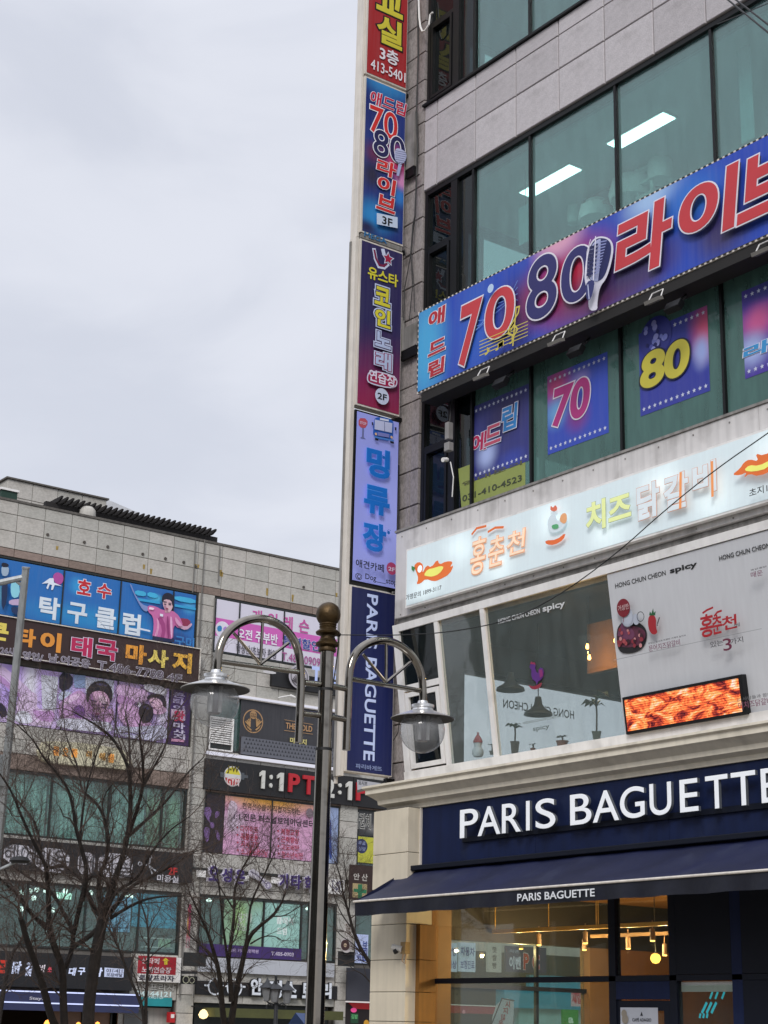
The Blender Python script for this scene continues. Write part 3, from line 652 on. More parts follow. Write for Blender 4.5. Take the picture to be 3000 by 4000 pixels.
# laced edge: little hooks round the rim
hk = MB()
x = U0+.05
while x < -12.4:
    hk.obox(PB_, x, x+.05, V0+.008, V0+.026, .001, .006); hk.obox(PB_, x, x+.05, V1-.026, V1-.008, .001, .006); x += .095
for k in range(14): hk.obox(PB_, U0+.006, U0+.024, V0+.05+k*.095, V0+.1+k*.095, .001, .006)
obj('lacing', hk, mat('lacing', '#2c2a28', rough=.8), s.t, kind='stuff')
LI = [('#d6d2dc', .035)]
for ch, bl, tr in (('애', g6(86, 814), g6(168, 698)), ('드', g7(88, 114), g7(172, 14)), ('립', g7(88, 214), g7(167, 106))):
    s.text(ch, bl, tr, '#b0202e', bold=.05, out=[('#e3dde6', .04)], shear=.1)
SHD = [('#1a1230', .03)]
def big(t, bl, tr, c, sh=.16, b_=.05):
    u0, u1, v0, v1 = s.r(bl, tr)
    s.text(t, (u0+.035, v0-.035), (u1+.035, v1-.035), '#1a1538', uv=True, bold=b_, shear=sh, res=8, out=None, name='letter_shadow')
    s.text(t, (u0, v0), (u1, v1), c, uv=True, bold=b_, out=[('#dcd8e2', .022)], shear=sh, res=8)
s.strokes([[g6(250+k*10, 900-k*40), g6(300+k*20, 830-k*20), g6(380, 760-k*25), g6(450, 700-k*10), g6(505, 590+k*30)] for k in range(4)], '#6f9ae0', .008)
big('7', g7(226, 172), g6(345, 662), '#c2353c', .1, .04)
big('0', g6(352, 885), g6(500, 590), '#c2353c', .08, .02)
big('8', g6(550, 797), g6(698, 440), '#252264', .05, .02)
big('0', g6(712, 722), g6(864, 400), '#252264', .05, .02)
big('라', g6(960, 622), g6(1240, 185), '#c2353c', .14)
big('이', g6(1253, 470), g6(1542, 40), '#c2353c', .14)
big('브', g6(1535, 345), g6(1850, -95), '#c2353c', .14)
s.strokes([[g7(345, 48+k*16), g7(568, -46+k*16)] for k in range(5)], '#c9b94a', .012)
s.strokes([[g6(500, 895), g6(515, 720), g6(530, 715), g6(525, 745), g6(485, 810), g6(478, 840), g6(505, 850), g6(522, 820), g6(505, 800), g6(490, 825)]], '#c9b94a', .028)
s.text('♪ ♫ ♩', g7(370, 115), g7(500, 20), '#c9b94a', bold=.02)
s.disc(g6(398, 632), g6(412, 628), '#b9d0ec')
# microphone print: silver body, dark slots, ribbed side, stand
s.poly([g6(*q) for q in ((868, 410), (900, 390), (950, 398), (972, 440), (958, 520), (935, 590), (905, 625), (893, 700), (895, 735), (850, 735), (855, 650), (832, 600), (838, 520), (850, 450))], '#dcdae8', smooth=2)
s.poly([g6(*q) for q in ((874, 415), (902, 398), (945, 406), (962, 442), (948, 520), (925, 585), (890, 605), (850, 590), (845, 520), (856, 455))], '#20255e', smooth=2)
s.poly([g6(*q) for q in ((878, 420), (905, 404), (912, 405), (902, 600), (888, 603), (856, 590), (850, 520), (860, 455))], '#aeb4d8', smooth=1)
for k in range(8): s.strokes([[g6(862-k*1.2, 446+k*18), g6(880-k*1.4, 442+k*18)]], '#1c2054', .045)
for k in range(8): s.strokes([[g6(888-k*1.2, 436+k*19), g6(903-k*1.0, 433+k*19)]], '#20265e', .03)
for k in range(11): s.strokes([[g6(918-k*1.5, 424+k*15), g6(950-k*2.6, 418+k*14)]], '#8d94c8', .016)
s.strokes([[g6(884, 415), g6(868, 470), g6(862, 560)]], '#eceaf4', .012)
s.strokes([[g6(908, 402), g6(903, 500), g6(898, 602)]], '#e4e2f0', .02)
s.poly([g6(*q) for q in ((868, 610), (900, 600), (905, 625), (888, 690), (870, 700), (862, 650))], '#2a2f6c', smooth=1)
s.strokes([[g6(874, 625), g6(880, 690)]], '#b9bede', .02)
# dark gutter under the banner and its floodlights
gu = MB().box((U0+.1, 15.12, 11.0), (U1, 15.44, 11.15)); obj('gutter', gu, mat('gutter', '#1d1b1a', rough=.8), s.t)
def flood(p, lab, y=14.95, big_=False):
    a = FA(y).at(p); t = thing('floodlight', (a[0], y, a[1]), lab, 'floodlight', 'floodlights below the banner sign')
    if big_:
        obj('lamp_head', MB().obox(Plane((a[0], y, a[1]), (1, 0, 0), (0, .5, .85)), -.13, .13, -.07, .07, -.05, .05), black_frame, t, bevel=.01)
        obj('bracket', MB().tube([(a[0]-.12, y, a[1]+.02), (a[0]-.12, y+.12, a[1]+.14), (a[0]+.12, y+.12, a[1]+.14), (a[0]+.12, y, a[1]+.02)], .01, 6), black_frame, t)
        obj('arm', MB().tube([(a[0], y+.12, a[1]+.14), (a[0], y+.3, a[1]+.3)], .013, 6), black_frame, t)
    else:
        obj('lamp_head', MB().obox(Plane((a[0], y, a[1]), (1, 0, 0), (0, .9, .35)), -.13, .13, -.05, .05, -.02, .03), mat('flood_grey', '#77746f', rough=.6), t)
        obj('bracket', MB().tube([(a[0]-.12, y, a[1]), (a[0]-.1, y+.08, a[1]+.16), (a[0]+.1, y+.08, a[1]+.16), (a[0]+.12, y, a[1])], .009, 6), white_frame, t)
        obj('arm', MB().tube([(a[0], y+.08, a[1]+.16), (a[0], y+.2, a[1]+.24)], .01, 6), black_frame, t)
for i, (p, l_) in enumerate(((g7(330, 205), 'white wire-bracket floodlight under the banner sign, leftmost of three'), (g7(678, 45), 'white wire-bracket floodlight under the banner sign between the two black lamps'), (g6(1130, 682), 'white wire-bracket floodlight under the banner sign above the yellow 80 poster'))):
    flood(p, l_, 14.98)
flood(g6(1630, 455), 'white wire-bracket floodlight under the banner sign at the photo edge', 14.98)
for p, l_ in ((g7(422, 232), 'black box floodlight above the torn dark blue poster'), (g7(770, 85), 'black box floodlight above the pink 70 poster'), (g6(1225, 708), 'black box floodlight above the yellow 80 poster')):
    flood(p, l_, 15.1, True)

# ------------------------------------------------------------------ third-floor posters
P3 = FA(15.584)
def poster(x0, x1, z0, z1, m, label):
    s = Sign('window_poster', P3, label, 'poster', 'square posters on the third-floor glass')
    s.sheet(x0, x1, z0, z1, m, name='sheet')
    for row in (z0+.085, z1-.085):
        mb = MB(); n = 12
        for k in range(n): mb.poly(P3, star(x0+.07+(x1-x0-.14)*k/(n-1), row, .035), s.w)
        obj('star_row', mb, ink('#c9cfe4'), s.t, kind='stuff')
    s.w += .004; return s
P3 = FA(15.584)
s = poster(-18.98, -17.69, 9.62, 10.83, gradient('print_p1', '#2a2f7a', [(.25, .3, .28, .3, '#a8b8e8'), (.7, .1, .4, .2, '#2c3ea0'), (.6, .7, .5, .4, '#2a2258')]), 'dark blue star-edged poster with tilted lettering, torn at its lower left corner')
s.text('에', g7(285, 565), g7(362, 450), '#b41f52', bold=.04, out=[('#d8d8ea', .04)], shear=.1)
s.text('드', g7(350, 530), g7(430, 410), '#c05068', bold=.04, out=[('#d8d8ea', .04)], shear=.1)
s.text('립', g7(428, 465), g7(505, 320), '#2f86cc', bold=.04, out=[('#d8d8ea', .04)], shear=.1)
s = poster(-17.28, -16.02, 9.60, 10.81, gradient('print_p2', '#2c48b4', [(.15, .85, .4, .4, '#b8407a'), (.15, .5, .3, .3, '#6aa2d8'), (.5, .35, .3, .3, '#7a2c86'), (.55, .8, .25, .2, '#8c80c8')]), 'blue star-edged poster with a pink 70 on the third-floor glass')
s.text('70', g7(655, 448), g7(845, 190), '#b0307c', bold=.05, out=[('#e2dcea', .03)], shear=.15, res=8)
s = poster(-15.40, -14.13, 9.66, 10.87, gradient('print_p3', '#2c369a', [(.95, .75, .3, .5, '#c85078'), (.9, .5, .2, .3, '#98a8e0'), (.5, .4, .4, .2, '#2c3790')]), 'blue star-edged poster with a yellow 80 on the third-floor glass')
s.disc(g6(1140, 850), g6(1215, 823), '#343a90'); s.w += .001
for k in range(22):
    a_, r_ = rnd.uniform(0, 6.28), rnd.uniform(0, 62); s.disc(g6(1140+r_*math.cos(a_), 848+r_*math.sin(a_)), g6(1147+r_*math.cos(a_)+rnd.uniform(0, 5), 847+r_*math.sin(a_)), rnd.choice(('#7f88d8', '#5a60b8', '#9a9ee0', '#22266c'))); s.w -= .0027
s.text('80', g7(1068, 275), g7(1306, 10), '#cdc244', bold=.055, out=[('#1c1c30', .035)], shear=.12, res=8)
s = poster(-13.53, -12.2, 9.64, 10.85, gradient('print_p4', '#44309a', [(.2, .6, .35, .3, '#d05a98'), (.1, .3, .3, .3, '#a8b8e8'), (.3, .95, .4, .2, '#2a2e80')]), 'purple star-edged poster with light blue lettering at the photo edge')
s.text('라이브', g7(1545, 130), g7(1960, -90), '#3a94d0', bold=.045, out=[('#dcdcec', .04)], shear=.15)
s = Sign('window_banner', P3, 'yellow-green banner with 031-410-4523 behind the torn poster on the third-floor glass', 'banner'); s.w = -.002
s.poly([g7(225, 630), g7(535, 512), g7(535, 720), g7(240, 812)], '#8f9a50'); 
s.text('임대문의', g7(243, 712), g7(520, 590), '#5a5a3a', bold=.02)
s.text('031-410-4523', g7(245, 783), g7(520, 655), '#3d4434', bold=.015)
alu2 = mat('dusty_grey', '#8e8c8a', rough=.6, var=.2)
cc = thing('security_camera', (-19.15, 15.35, 10.4), 'white security camera box hanging on cables at the third-floor window frame', 'camera')
obj('housing', MB().box((-19.33, 15.3, 10.32), (-19.24, 15.4, 10.6)), alu2, cc, bevel=.01)
obj('housing', MB().box((-19.32, 15.28, 10.12), (-19.2, 15.38, 10.26)), alu2, cc, bevel=.01)
obj('lens', MB().tube([(-19.26, 15.3, 9.98), (-19.24, 15.2, 9.95)], .035, 10), white_frame, cc)
obj('cable', MB().tube([(-19.27, 15.35, 10.6), (-19.3, 15.4, 10.9), (-19.25, 15.42, 11.05)], .012, 6), rubber, cc)
obj('cable', MB().tube([(-19.24, 15.35, 9.95), (-19.2, 15.38, 9.7), (-19.25, 15.4, 9.4)], .009, 6), white_frame, cc)

# ------------------------------------------------------------------ white chicken restaurant fascia and lit box
fa = thing('restaurant_fascia', (-15, 15.1, 7.5), 'weathered white fascia board carrying the lit restaurant sign', 'fascia')
for a, b in zip((-20.25, -17.8, -15.36, -12.92, -10.48, -8.04), (-17.805, -15.365, -12.925, -10.485, -8.045, XR)): obj('board', MB().box((a, 15.1, 7.62), (b, 15.48, 8.98)), fascia_w, fa)
for k in range(18):
    for z in (8.9, 7.66): obj('screw', MB().tube([(-20.1+k*.61, 15.1, z), (-20.1+k*.61, 15.092, z)], .012, 6), grime, fa)
obj('soffit_strip', MB().box((-20.24, 15.16, 7.455), (XR, 15.47, 7.61)), grime, fa)
obj('drip_edge', MB().box((-20.27, 15.08, 8.985), (XR, 15.5, 9.02)), grime, fa)
g8 = Z(1500, 1700, .9042)
PS = FA(15.0)
s = Sign('lit_box_sign', PS, 'long white backlit restaurant sign with orange brush lettering, a flame and a rooster emblem', 'sign')
U0, U1, V0, V1 = -19.86, -7.0, 7.70, 8.62
s.panel(U0, U1, V0, V1, -.005, white_frame, name='sign_box', back=-.09)
s.w = .001
hot = [((x+.0-U0)/(U1-U0), .5+.25*((i % 2)*2-1), .05, .6, '#e2f2f4') for i, x in enumerate([-19.4, -18.6, -17.7, -16.6, -15.5, -14.5, -13.6, -12.6])]  # bright spots of the tubes inside, put into the sheet colour
s.sheet(U0+.03, U1-.03, V0+.03, V1-.03, gradient('print_lit', '#c6d4d8', hot, emit=.25, noise=.5, dirty=.12))
def flame(pts_o, pts_y):
    s.poly([g8(*q) for q in pts_o], '#d5692c', smooth=1, emit=.25); s.poly([g8(*q) for q in pts_y], '#d9d96a', smooth=1, emit=.3)
flame(((128, 565), (150, 545), (172, 560), (165, 600), (185, 560), (205, 572), (232, 535), (240, 560), (268, 545), (300, 545), (285, 572), (303, 560), (285, 600), (240, 625), (215, 632), (180, 620), (160, 640), (140, 645), (150, 620), (140, 590)),
      ((172, 605), (190, 580), (215, 575), (245, 565), (262, 570), (240, 600), (210, 612), (190, 610)))
s.disc(g8(157, 578), g8(167, 575), '#e6eef0', emit=.3); s.poly([g8(122, 565), g8(138, 572), g8(130, 590), g8(122, 580)], '#3e8a4a')
def brush(t, bl, tr, c, oc, **kw): s.text(t, g8(*bl), g8(*tr), c, bold=.035, out=[(oc, .03)], emit=.2, **kw)
for t, bl, tr in (('홍', (372, 612), (450, 430)), ('춘', (452, 578), (530, 425)), ('천', (535, 530), (622, 400))):
    s.text(t, g8(*bl), g8(*tr), '#e4b48e', bold=.022, out=[('#dc9a70', .022)], shear=.12, emit=.25)
    s.text(t, g8(bl[0]+2, bl[1]-2), g8(tr[0]-2, tr[1]+2), '#ecd0b4', bold=.008, shear=.12, emit=.25)
s.strokes([[g8(390, 430), g8(410, 405), g8(450, 395)], [g8(460, 420), g8(490, 402), g8(525, 400)]], '#d46a30', .035, emit=.2)
s.poly([g8(*q) for q in ((722, 410), (716, 380), (728, 350), (742, 345), (738, 330), (752, 330), (750, 352), (765, 378), (775, 350), (792, 340), (803, 365), (790, 400), (762, 420), (735, 425))], '#c3d0d6', smooth=1, emit=.2)
s.poly([g8(*q) for q in ((768, 372), (778, 342), (800, 338), (803, 372), (790, 388))], '#d59a6a', smooth=1, emit=.2)
s.poly([g8(*q) for q in ((730, 330), (732, 305), (742, 318), (752, 303), (762, 318), (756, 332))], '#cc6a50', smooth=1, emit=.2)
s.poly([g8(*q) for q in ((735, 392), (765, 385), (768, 405), (742, 410))], '#4f9a68', smooth=1, emit=.2)
s.poly([g8(*q) for q in ((708, 458), (760, 455), (800, 422), (790, 455), (750, 478), (715, 476))], '#d4642e', smooth=1, emit=.2)
s.text('치즈', g8(888, 428), g8(1080, 238), '#d4dc98', bold=.045, out=[('#8a9684', .016)], emit=.3)
for t, bl, tr in (('닭', (1110, 378), (1205, 195)), ('갈', (1228, 342), (1330, 155)), ('비', (1355, 275), (1452, 108))):
    s.text(t, g8(*bl), g8(*tr), '#cfd8dc', bold=.05, out=[('#c49078', .018)], emit=.2)
s.strokes([[g8(1302, 170), g8(1300, 318)], [g8(1437, 122), g8(1440, 268)]], '#d98a50', .04, emit=.3)
s.poly([g8(*q) for q in ((1524, 178), (1560, 150), (1575, 125), (1600, 110), (1640, 120), (1625, 85), (1662, 95), (1720, 60), (1700, 130), (1720, 150), (1640, 185), (1600, 172), (1575, 192), (1590, 165), (1560, 180))], '#d5692c', smooth=1, emit=.2)
s.poly([g8(*q) for q in ((1575, 160), (1600, 135), (1640, 140), (1700, 110), (1680, 150), (1620, 165))], '#d9d96a', smooth=1, emit=.3)
s.text('가맹문의 1899-3117', g8(115, 719), g8(270, 649), '#2f3438', bold=.015)
s.text('초지1동', g8(1602, 275), g8(1720, 205), '#2f3438', bold=.015)

# ------------------------------------------------------------------ second-floor bay (leans outwards)
g1 = Z(1500, 2200, .6028)
bay = thing('bay_window', (-15, 15.2, 5.0), 'white framed second-floor bay window leaning outwards, with plants on its sill', 'window')
BV0, BV1 = 0.0, 2.27
bl_ = BAY
frm = MB()
frm.obox(bl_, -20.26, XR, BV1-.02, BV1+.09, -.05, .03); frm.obox(bl_, -20.26, XR, -.0, .14, -.06, .05)
frm.obox(bl_, -20.26, -20.12, .14, BV1-.02, -.05, .03)
obj('frame', frm, white_frame, bay)
for x in (-19.22, -18.16): obj('mullion', MB().obox(bl_, x-.045, x+.045, .14, BV1-.02, -.05, .025), white_frame, bay)
obj('transom', MB().obox(bl_, -20.12, -19.265, 1.33, 1.42, -.05, .02), white_frame, bay)
obj('casement', MB().frame(bl_, -20.09, -19.29, .17, 1.30, -.04, .035, .07), white_frame, bay)
for a, b, c, d in ((-20.12, -19.265, 1.42, 2.25), (-20.02, -19.36, .24, 1.23), (-19.175, -18.205, .14, 2.25), (-18.115, -15.6, .14, 2.25)):
    obj('pane', MB().obox(bl_, a, b, c, d, -.02, -.01), gl_bay if a > -19.5 else gl_dark, bay)
obj('side_wall', MB().add([(-20.26, 15.47, 5.15), (-20.26, 15.47, 7.45), (-20.26, 15.16, 7.45), (-20.26, 15.42, 5.15), (-20.2, 15.47, 5.15), (-20.2, 15.47, 7.45), (-20.2, 15.16, 7.45), (-20.2, 15.42, 5.15)],
    [(0, 3, 2, 1), (4, 5, 6, 7), (0, 4, 7, 3), (1, 2, 6, 5), (3, 7, 6, 2), (0, 1, 5, 4)]), white_frame, bay)
obj('sill', MB().obox(bl_, -20.3, XR, -.06, -.001, -.3, .08), white_frame, bay)
obj('ledge', MB().box((-20.1, 15.45, 5.16), (-15.6, 16.0, 5.3)), white_frame, bay)
s = Sign('window_lettering', bl_, 'white HONG CHUN CHEON spicy lettering across the top of the bay window', 'lettering'); s.w = .001
s.text('HONG CHUN CHEON', g1(742, 395), g1(1008, 291), '#c4c6c8', bold=.03)
s.text('spicy', g1(1032, 328), g1(1172, 240), '#d3d5d6', bold=.035)
s.poly([g1(*q) for q in ((945, 672), (952, 655), (962, 645), (975, 648), (985, 660), (982, 680), (990, 705), (1002, 712), (1004, 690), (1015, 676), (1032, 682), (1038, 705), (1034, 735), (1020, 755), (1000, 768), (992, 790), (986, 768), (965, 752), (956, 725), (958, 695))], '#5c2c80')
s.poly([g1(*q) for q in ((950, 652), (958, 636), (968, 646), (978, 640), (986, 658), (970, 655))], '#a03058')
s.poly([g1(*q) for q in ((1008, 690), (1030, 690), (1034, 730), (1015, 745), (1012, 715))], '#8c2f70')
s.poly([g1(*q) for q in ((940, 785), (965, 800), (1000, 790), (1032, 768), (1020, 805), (985, 820), (955, 812))], '#8c2a3c', smooth=1)
s.text('HONG CHUN CHEON', g1(908, 1045), g1(1150, 982), '#6f7b79', bold=.012)
s.text('spicy', g1(975, 1098), g1(1078, 1040), '#5f6b69', bold=.02)
# mirrored lettering on the far side window, read from inside
s = Sign('window_lettering', Plane((XL+.22, 0, 0), (0, 1, 0), (0, 0, 1)), 'grey lettering on the frosted side window seen reversed through the bay', 'lettering'); s.w = .0
mb = MB(); put_text(mb, Plane((XL+.215, 0, 0), (0, -1, 0), (0, 0, 1)), 'HONG CHUN CHEON', -19.15, -17.6, 6.62, 6.76, -.02, bold=.02)
obj('lettering', mb, ink('#5d6a6a'), s.t)
# pendant lamps and bulbs in the restaurant
warm = lamp_mat('warm_bulb', '#ffb35a', 9.0)
def bulb(p, y, lab):
    a = FA(y).at(p); t = thing('pendant_bulb', (a[0], y, a[1]), lab, 'bulb', 'bare bulbs in the restaurant window')
    obj('bulb', MB().lathe((a[0], y, a[1]-.05), [(.001, .02), (.018, .027), (.027, .048), (.02, .075), (.015, .1)], 14), warm, t, smooth=True)
    obj('socket', MB().lathe((a[0], y, a[1]+.05), [(.018, 0), (.018, .05), (.001, .055)], 10), black_frame, t)
    obj('cord', MB().tube([(a[0], y, a[1]+.1), (a[0], y, 7.6)], .005, 5), rubber, t)
    lm = bpy.data.lights.new('bulb_light', 'POINT'); lm.energy = 8; lm.color = (1, .56, .18); lm.shadow_soft_size = .025
    lo = bpy.data.objects.new('bulb_light', lm); COL.objects.link(lo); lo.location = (a[0], y, a[1]-.07)
    return a
bulb(g1(1318, 545), 16.3, 'glowing bare bulb in the restaurant window, upper of the middle two')
bulb(g1(1330, 615), 16.3, 'glowing bare bulb in the restaurant window, lower of the middle two')
a_ = FA(15.45).at(g1(1502, 503))
bulb(g1(1500, 503), 15.75, 'glowing bare bulb beside the white menu poster')
glow_panel_mat = mat('glow_panel_brown', '#7a5426', rough=.8, var=.3, scale=2)
oc_ = thing('bulb_glow_panel', (-16.6, 17.3, 5.3), 'brown panel added behind the restaurant bulbs to catch their glow', 'wall panel')  # panel added to show the amber glow of the bulbs
obj('shaft', MB().box((-17.75, 16.75, 6.62), (-15.9, 16.85, 7.35)), glow_panel_mat, oc_)
def shade(p, y, lab, r_=.22):
    a = FA(y).at(p); t = thing('pendant_lamp', (a[0], y, a[1]), lab, 'lamp', 'dark bell pendant lamps in the restaurant')
    obj('lamp_shade', MB().lathe((a[0], y, a[1]), [(r_, 0), (r_*.95, .04), (r_*.5, .10), (r_*.3, .16), (r_*.2, .28)], 20), mat('dark_enamel', '#565e60', rough=.5), t, smooth=True)
    obj('cord', MB().tube([(a[0], y, a[1]+.26), (a[0], y, 7.6)], .008, 5), rubber, t)
shade(g1(820, 825), 16.6, 'dark bell pendant lamp in the restaurant, left one')
shade(g1(1000, 985), 16.9, 'dark bell pendant lamp in the restaurant, hanging lower behind the rooster emblem')
# plants and a figurine on the sill
leaf = mat('plant_leaf', '#26402a', rough=.5, var=.3); soil = mat('pot_clay', '#7d4a3a', rough=.8, var=.2); potg = mat('pot_grey', '#5a5d55', rough=.7, var=.2); potb = mat('pot_brown', '#3a3128', rough=.7)
def plant(p, y, h, pw, ph, potm, lab, n=9, spread=.22, sq=False):
    a = FA(y).at(p); x0 = a[0]; z0 = a[1]; t = thing('potted_plant', (x0, y, z0), lab, 'plant', 'potted plants on the restaurant window sill')
    obj('pot', MB().lathe((x0, y, z0), [(pw*.36, 0), (pw*.48, ph*.9), (pw*.52, ph*.9), (pw*.52, ph), (pw*.4, ph), (.001, ph*.9)], 4 if sq else 16), potm, t)
    obj('stem', MB().tube([(x0, y, z0+ph*.8), (x0+.01, y, z0+ph+h*.5), (x0, y, z0+ph+h)], .012, 6), potb, t)
    for k in range(n):
        an = k*2.4+.3; ln = spread*rnd.uniform(.7, 1.15); zz = z0+ph+h*rnd.uniform(.75, 1.05); dx, dy = math.cos(an), math.sin(an)*.6
        wv = ln*.28; mb = MB(); sx_, sy_ = -dy, dx
        pts = [(x0, y, zz), (x0+dx*ln*.5+sx_*wv, y+dy*ln*.5+sy_*wv, zz+ln*.25), (x0+dx*ln, y+dy*ln, zz-ln*.1+.02), (x0+dx*ln*.5-sx_*wv, y+dy*ln*.5-sy_*wv, zz+ln*.25), (x0+dx*ln*.55, y+dy*ln*.55, zz+ln*.17)]
        mb.add(pts, [(0, 1, 4), (1, 2, 4), (2, 3, 4), (3, 0, 4)]); obj('leaf', mb, leaf, t)
plant(g1(848, 1235), 15.62, .22, .17, .17, potb, 'broad-leaved plant in a dark square pot behind the bay glass', 9, .2, True)
plant(g1(1378, 1150), 15.62, .45, .17, .12, potg, 'tall thin palm-like plant in a grey square pot at the right of the bay glass', 11, .27, True)
plant(g1(1155, 1190), 15.6, .05, .17, .08, soil, 'low plant in a clay pot behind the bay glass', 10, .11)
plant(g1(965, 1222), 15.6, .05, .08, .05, soil, 'tiny plant between the square pot and the clay pot', 6, .07)
plant(g1(700, 1240), 15.6, .08, .08, .05, potg, 'small plant beside the figurine in the bay window', 7, .09)
a = FA(15.6).at(g1(608, 1255)); fg = thing('santa_figurine', (a[0], 15.6, a[1]), 'small white figurine with a red hat standing behind the bay glass', 'figurine')
obj('body', MB().lathe((a[0], 15.6, a[1]), [(.06, 0), (.085, .04), (.08, .1), (.05, .14), (.055, .17), (.06, .2), (.04, .24)], 14), mat('figurine_white', '#cfd8e2'), fg, smooth=True)
obj('hat', MB().lathe((a[0], 15.6, a[1]+.2), [(.068, 0), (.068, .035), (.05, .07), (.012, .13), (.02, .15), (.001, .16)], 14), mat('figurine_red', '#a02128'), fg, smooth=True)

# white menu poster boards over the right part of the bay
g2 = Z(2300, 2000, .4522)
mb_white = gradient('print_menu', '#c3c5c8', [(.2, .3, .6, .6, '#cccdd0')], dirty=.16)
s = Sign('menu_poster', bl_, 'large white menu poster on the bay window with a red chilli', 'poster')
s.panel(-15.6, XR, .14, 2.24, .012, mb_white, name='board', back=-.03)
s.text('HONG CHUN CHEON', g2(237, 662), g2(668, 503), '#191a1c', bold=.022)
s.text('spicy', g2(712, 545), g2(940, 425), '#121314', bold=.04)
s.text('HONG CHUN CHEON', g2(1138, 422), g2(1569, 264), '#191a1c', bold=.022)
s.poly([g2(*q) for q in ((245, 1020), (300, 945), (400, 930), (500, 990), (520, 1080), (480, 1180), (380, 1225), (262, 1215))], '#1c1a1c', smooth=2)
s.poly([g2(*q) for q in ((255, 1040), (320, 980), (420, 985), (500, 1020), (505, 1090), (440, 1160), (330, 1175), (265, 1150))], '#5c2a3e', smooth=2)
s.poly([g2(*q) for q in ((258, 1050), (300, 960), (330, 900), (370, 980), (420, 1060), (380, 1110), (270, 1100))], '#6e3a58', smooth=1)
for k in range(26):
    x, y = rnd.uniform(270, 495), rnd.uniform(1090, 1165) if k % 2 else rnd.uniform(1000, 1160)
    s.disc(g2(x, y), g2(x+rnd.uniform(8, 16), y), rnd.choice(('#a84a50', '#8a2c38', '#c98a8a', '#3a1a24')))
    s.w -= .0024
s.w += .01
for k in range(9): s.disc(g2(380+rnd.uniform(-20, 90), 900+rnd.uniform(-30, 60)), g2(405+rnd.uniform(0, 10), 900), '#b3b9c6') ; s.w -= .002
s.w += .01
s.disc(g2(335, 830), g2(392, 820), '#7a1826'); s.strokes([[g2(333, 880), g2(336, 950)]], '#7a1826', .01); s.text('거성한', g2(293, 862), g2(382, 790), '#c9a8a8', bold=.02)
s.disc(g2(488, 905), g2(520, 900), '#2a2a2c', ring=.86)
s.poly([g2(*q) for q in ((560, 900), (600, 885), (625, 920), (622, 1000), (640, 1045), (600, 1066), (565, 1030), (552, 960))], '#a3212a', smooth=2)
s.poly([g2(*q) for q in ((565, 895), (572, 860), (585, 880), (600, 832), (606, 872), (622, 858), (618, 895))], '#255a34')
s.strokes([[g2(655, 915), g2(640, 965)], [g2(637, 975), g2(636, 982)]], '#2a2a2c', .016)
s.text('맛있는 음식과 특별한 가게의 놀이요', g2(562, 1146), g2(885, 1057), '#5a5a5c', bold=.012)
s.text('문어치즈닭갈비', g2(570, 1210), g2(832, 1097), '#75485e', bold=.012)
for t_s, bl, tr in (('홍', (1015, 1095), (1125, 870)), ('춘', (1120, 1065), (1200, 880)), ('천', (1205, 1030), (1330, 880))):
    s.text(t_s, g2(*bl), g2(*tr), '#a81d26', bold=.03, shear=.1)
s.strokes([[g2(1040, 875), g2(1075, 850), g2(1125, 828)], [g2(1140, 900), g2(1165, 868), g2(1200, 855)]], '#a81d26', .025)
s.text('에', g2(1315, 1000), g2(1358, 955), '#6a6a6c', bold=.01)
s.text('있는', g2(1110, 1175), g2(1215, 1100), '#4c4c50', bold=.008); s.text('3', g2(1225, 1205), g2(1285, 1085), '#6a2440', bold=.01, res=6); s.text('가지', g2(1285, 1150), g2(1390, 1075), '#4c4c50', bold=.008)
s.text('매운', g2(1465, 575), g2(1560, 500), '#7a4a60', bold=.012); s.text('홍닭홍닭', g2(1462, 515), g2(1600, 465), '#5a5a5c', bold=.012)
s.text('는 사람들과 함께', g2(1345, 1640), g2(1640, 1555), '#5a5a5c', bold=.012); s.text('어치즈닭갈비', g2(1362, 1705), g2(1640, 1595), '#75485e', bold=.012)
s.strokes([[g2(285, 1280), g2(1100, 1105), g2(1560, 1010)]], '#8d8f92', .006)
# LED screen
s = Sign('led_screen', Plane(bl_.pt(0, 0, .10), bl_.U, bl_.V), 'black framed LED screen glowing orange with grilled food, mounted on the menu poster', 'screen')
u0, u1, v0, v1 = s.r(g2(322, 1925), g2(1320, 1400))
v1 = v0+(v1-v0)*1.0
s.panel(u0, u1, v0, v1, 0, black_frame, name='casing', back=-.085, bevel=.008); s.w = .002
led = bpy.data.materials.new('led_picture'); led.use_nodes = True; t_ = led.node_tree; n_ = t_.nodes; l_ = t_.links; n_.remove(n_['Principled BSDF'])
tcn = n_.new('ShaderNodeTexCoord'); mpn = n_.new('ShaderNodeMapping'); mpn.inputs['Scale'].default_value = (1, 1, 2.0); mpn.inputs['Location'].default_value = (3.1, 0, 1.7); l_.new(tcn.outputs['Object'], mpn.inputs[0])
no = n_.new('ShaderNodeTexNoise'); no.inputs['Scale'].default_value = 3.4; no.inputs['Detail'].default_value = 9; no.inputs['Roughness'].default_value = .72; no.inputs['Distortion'].default_value = .8; l_.new(mpn.outputs[0], no.inputs['Vector'])
cr_ = n_.new('ShaderNodeValToRGB'); els = cr_.color_ramp.elements
els[0].position = .36; els[0].color = (.03, .01, .02, 1); els[1].position = .44; els[1].color = (.35, .04, .03, 1)
for ps, c in ((.50, (1.0, .16, .05, 1)), (.56, (1.0, .42, .12, 1)), (.62, (1.0, .62, .45, 1)), (.72, (.95, .75, .95, 1))):
    e = els.new(ps); e.color = c
l_.new(no.outputs['Fac'], cr_.inputs[0])
wv = n_.new('ShaderNodeTexWave'); wv.bands_direction = 'Z'; wv.inputs['Scale'].default_value = 11; wv.inputs['Distortion'].default_value = 1.2; l_.new(tcn.outputs['Object'], wv.inputs['Vector'])
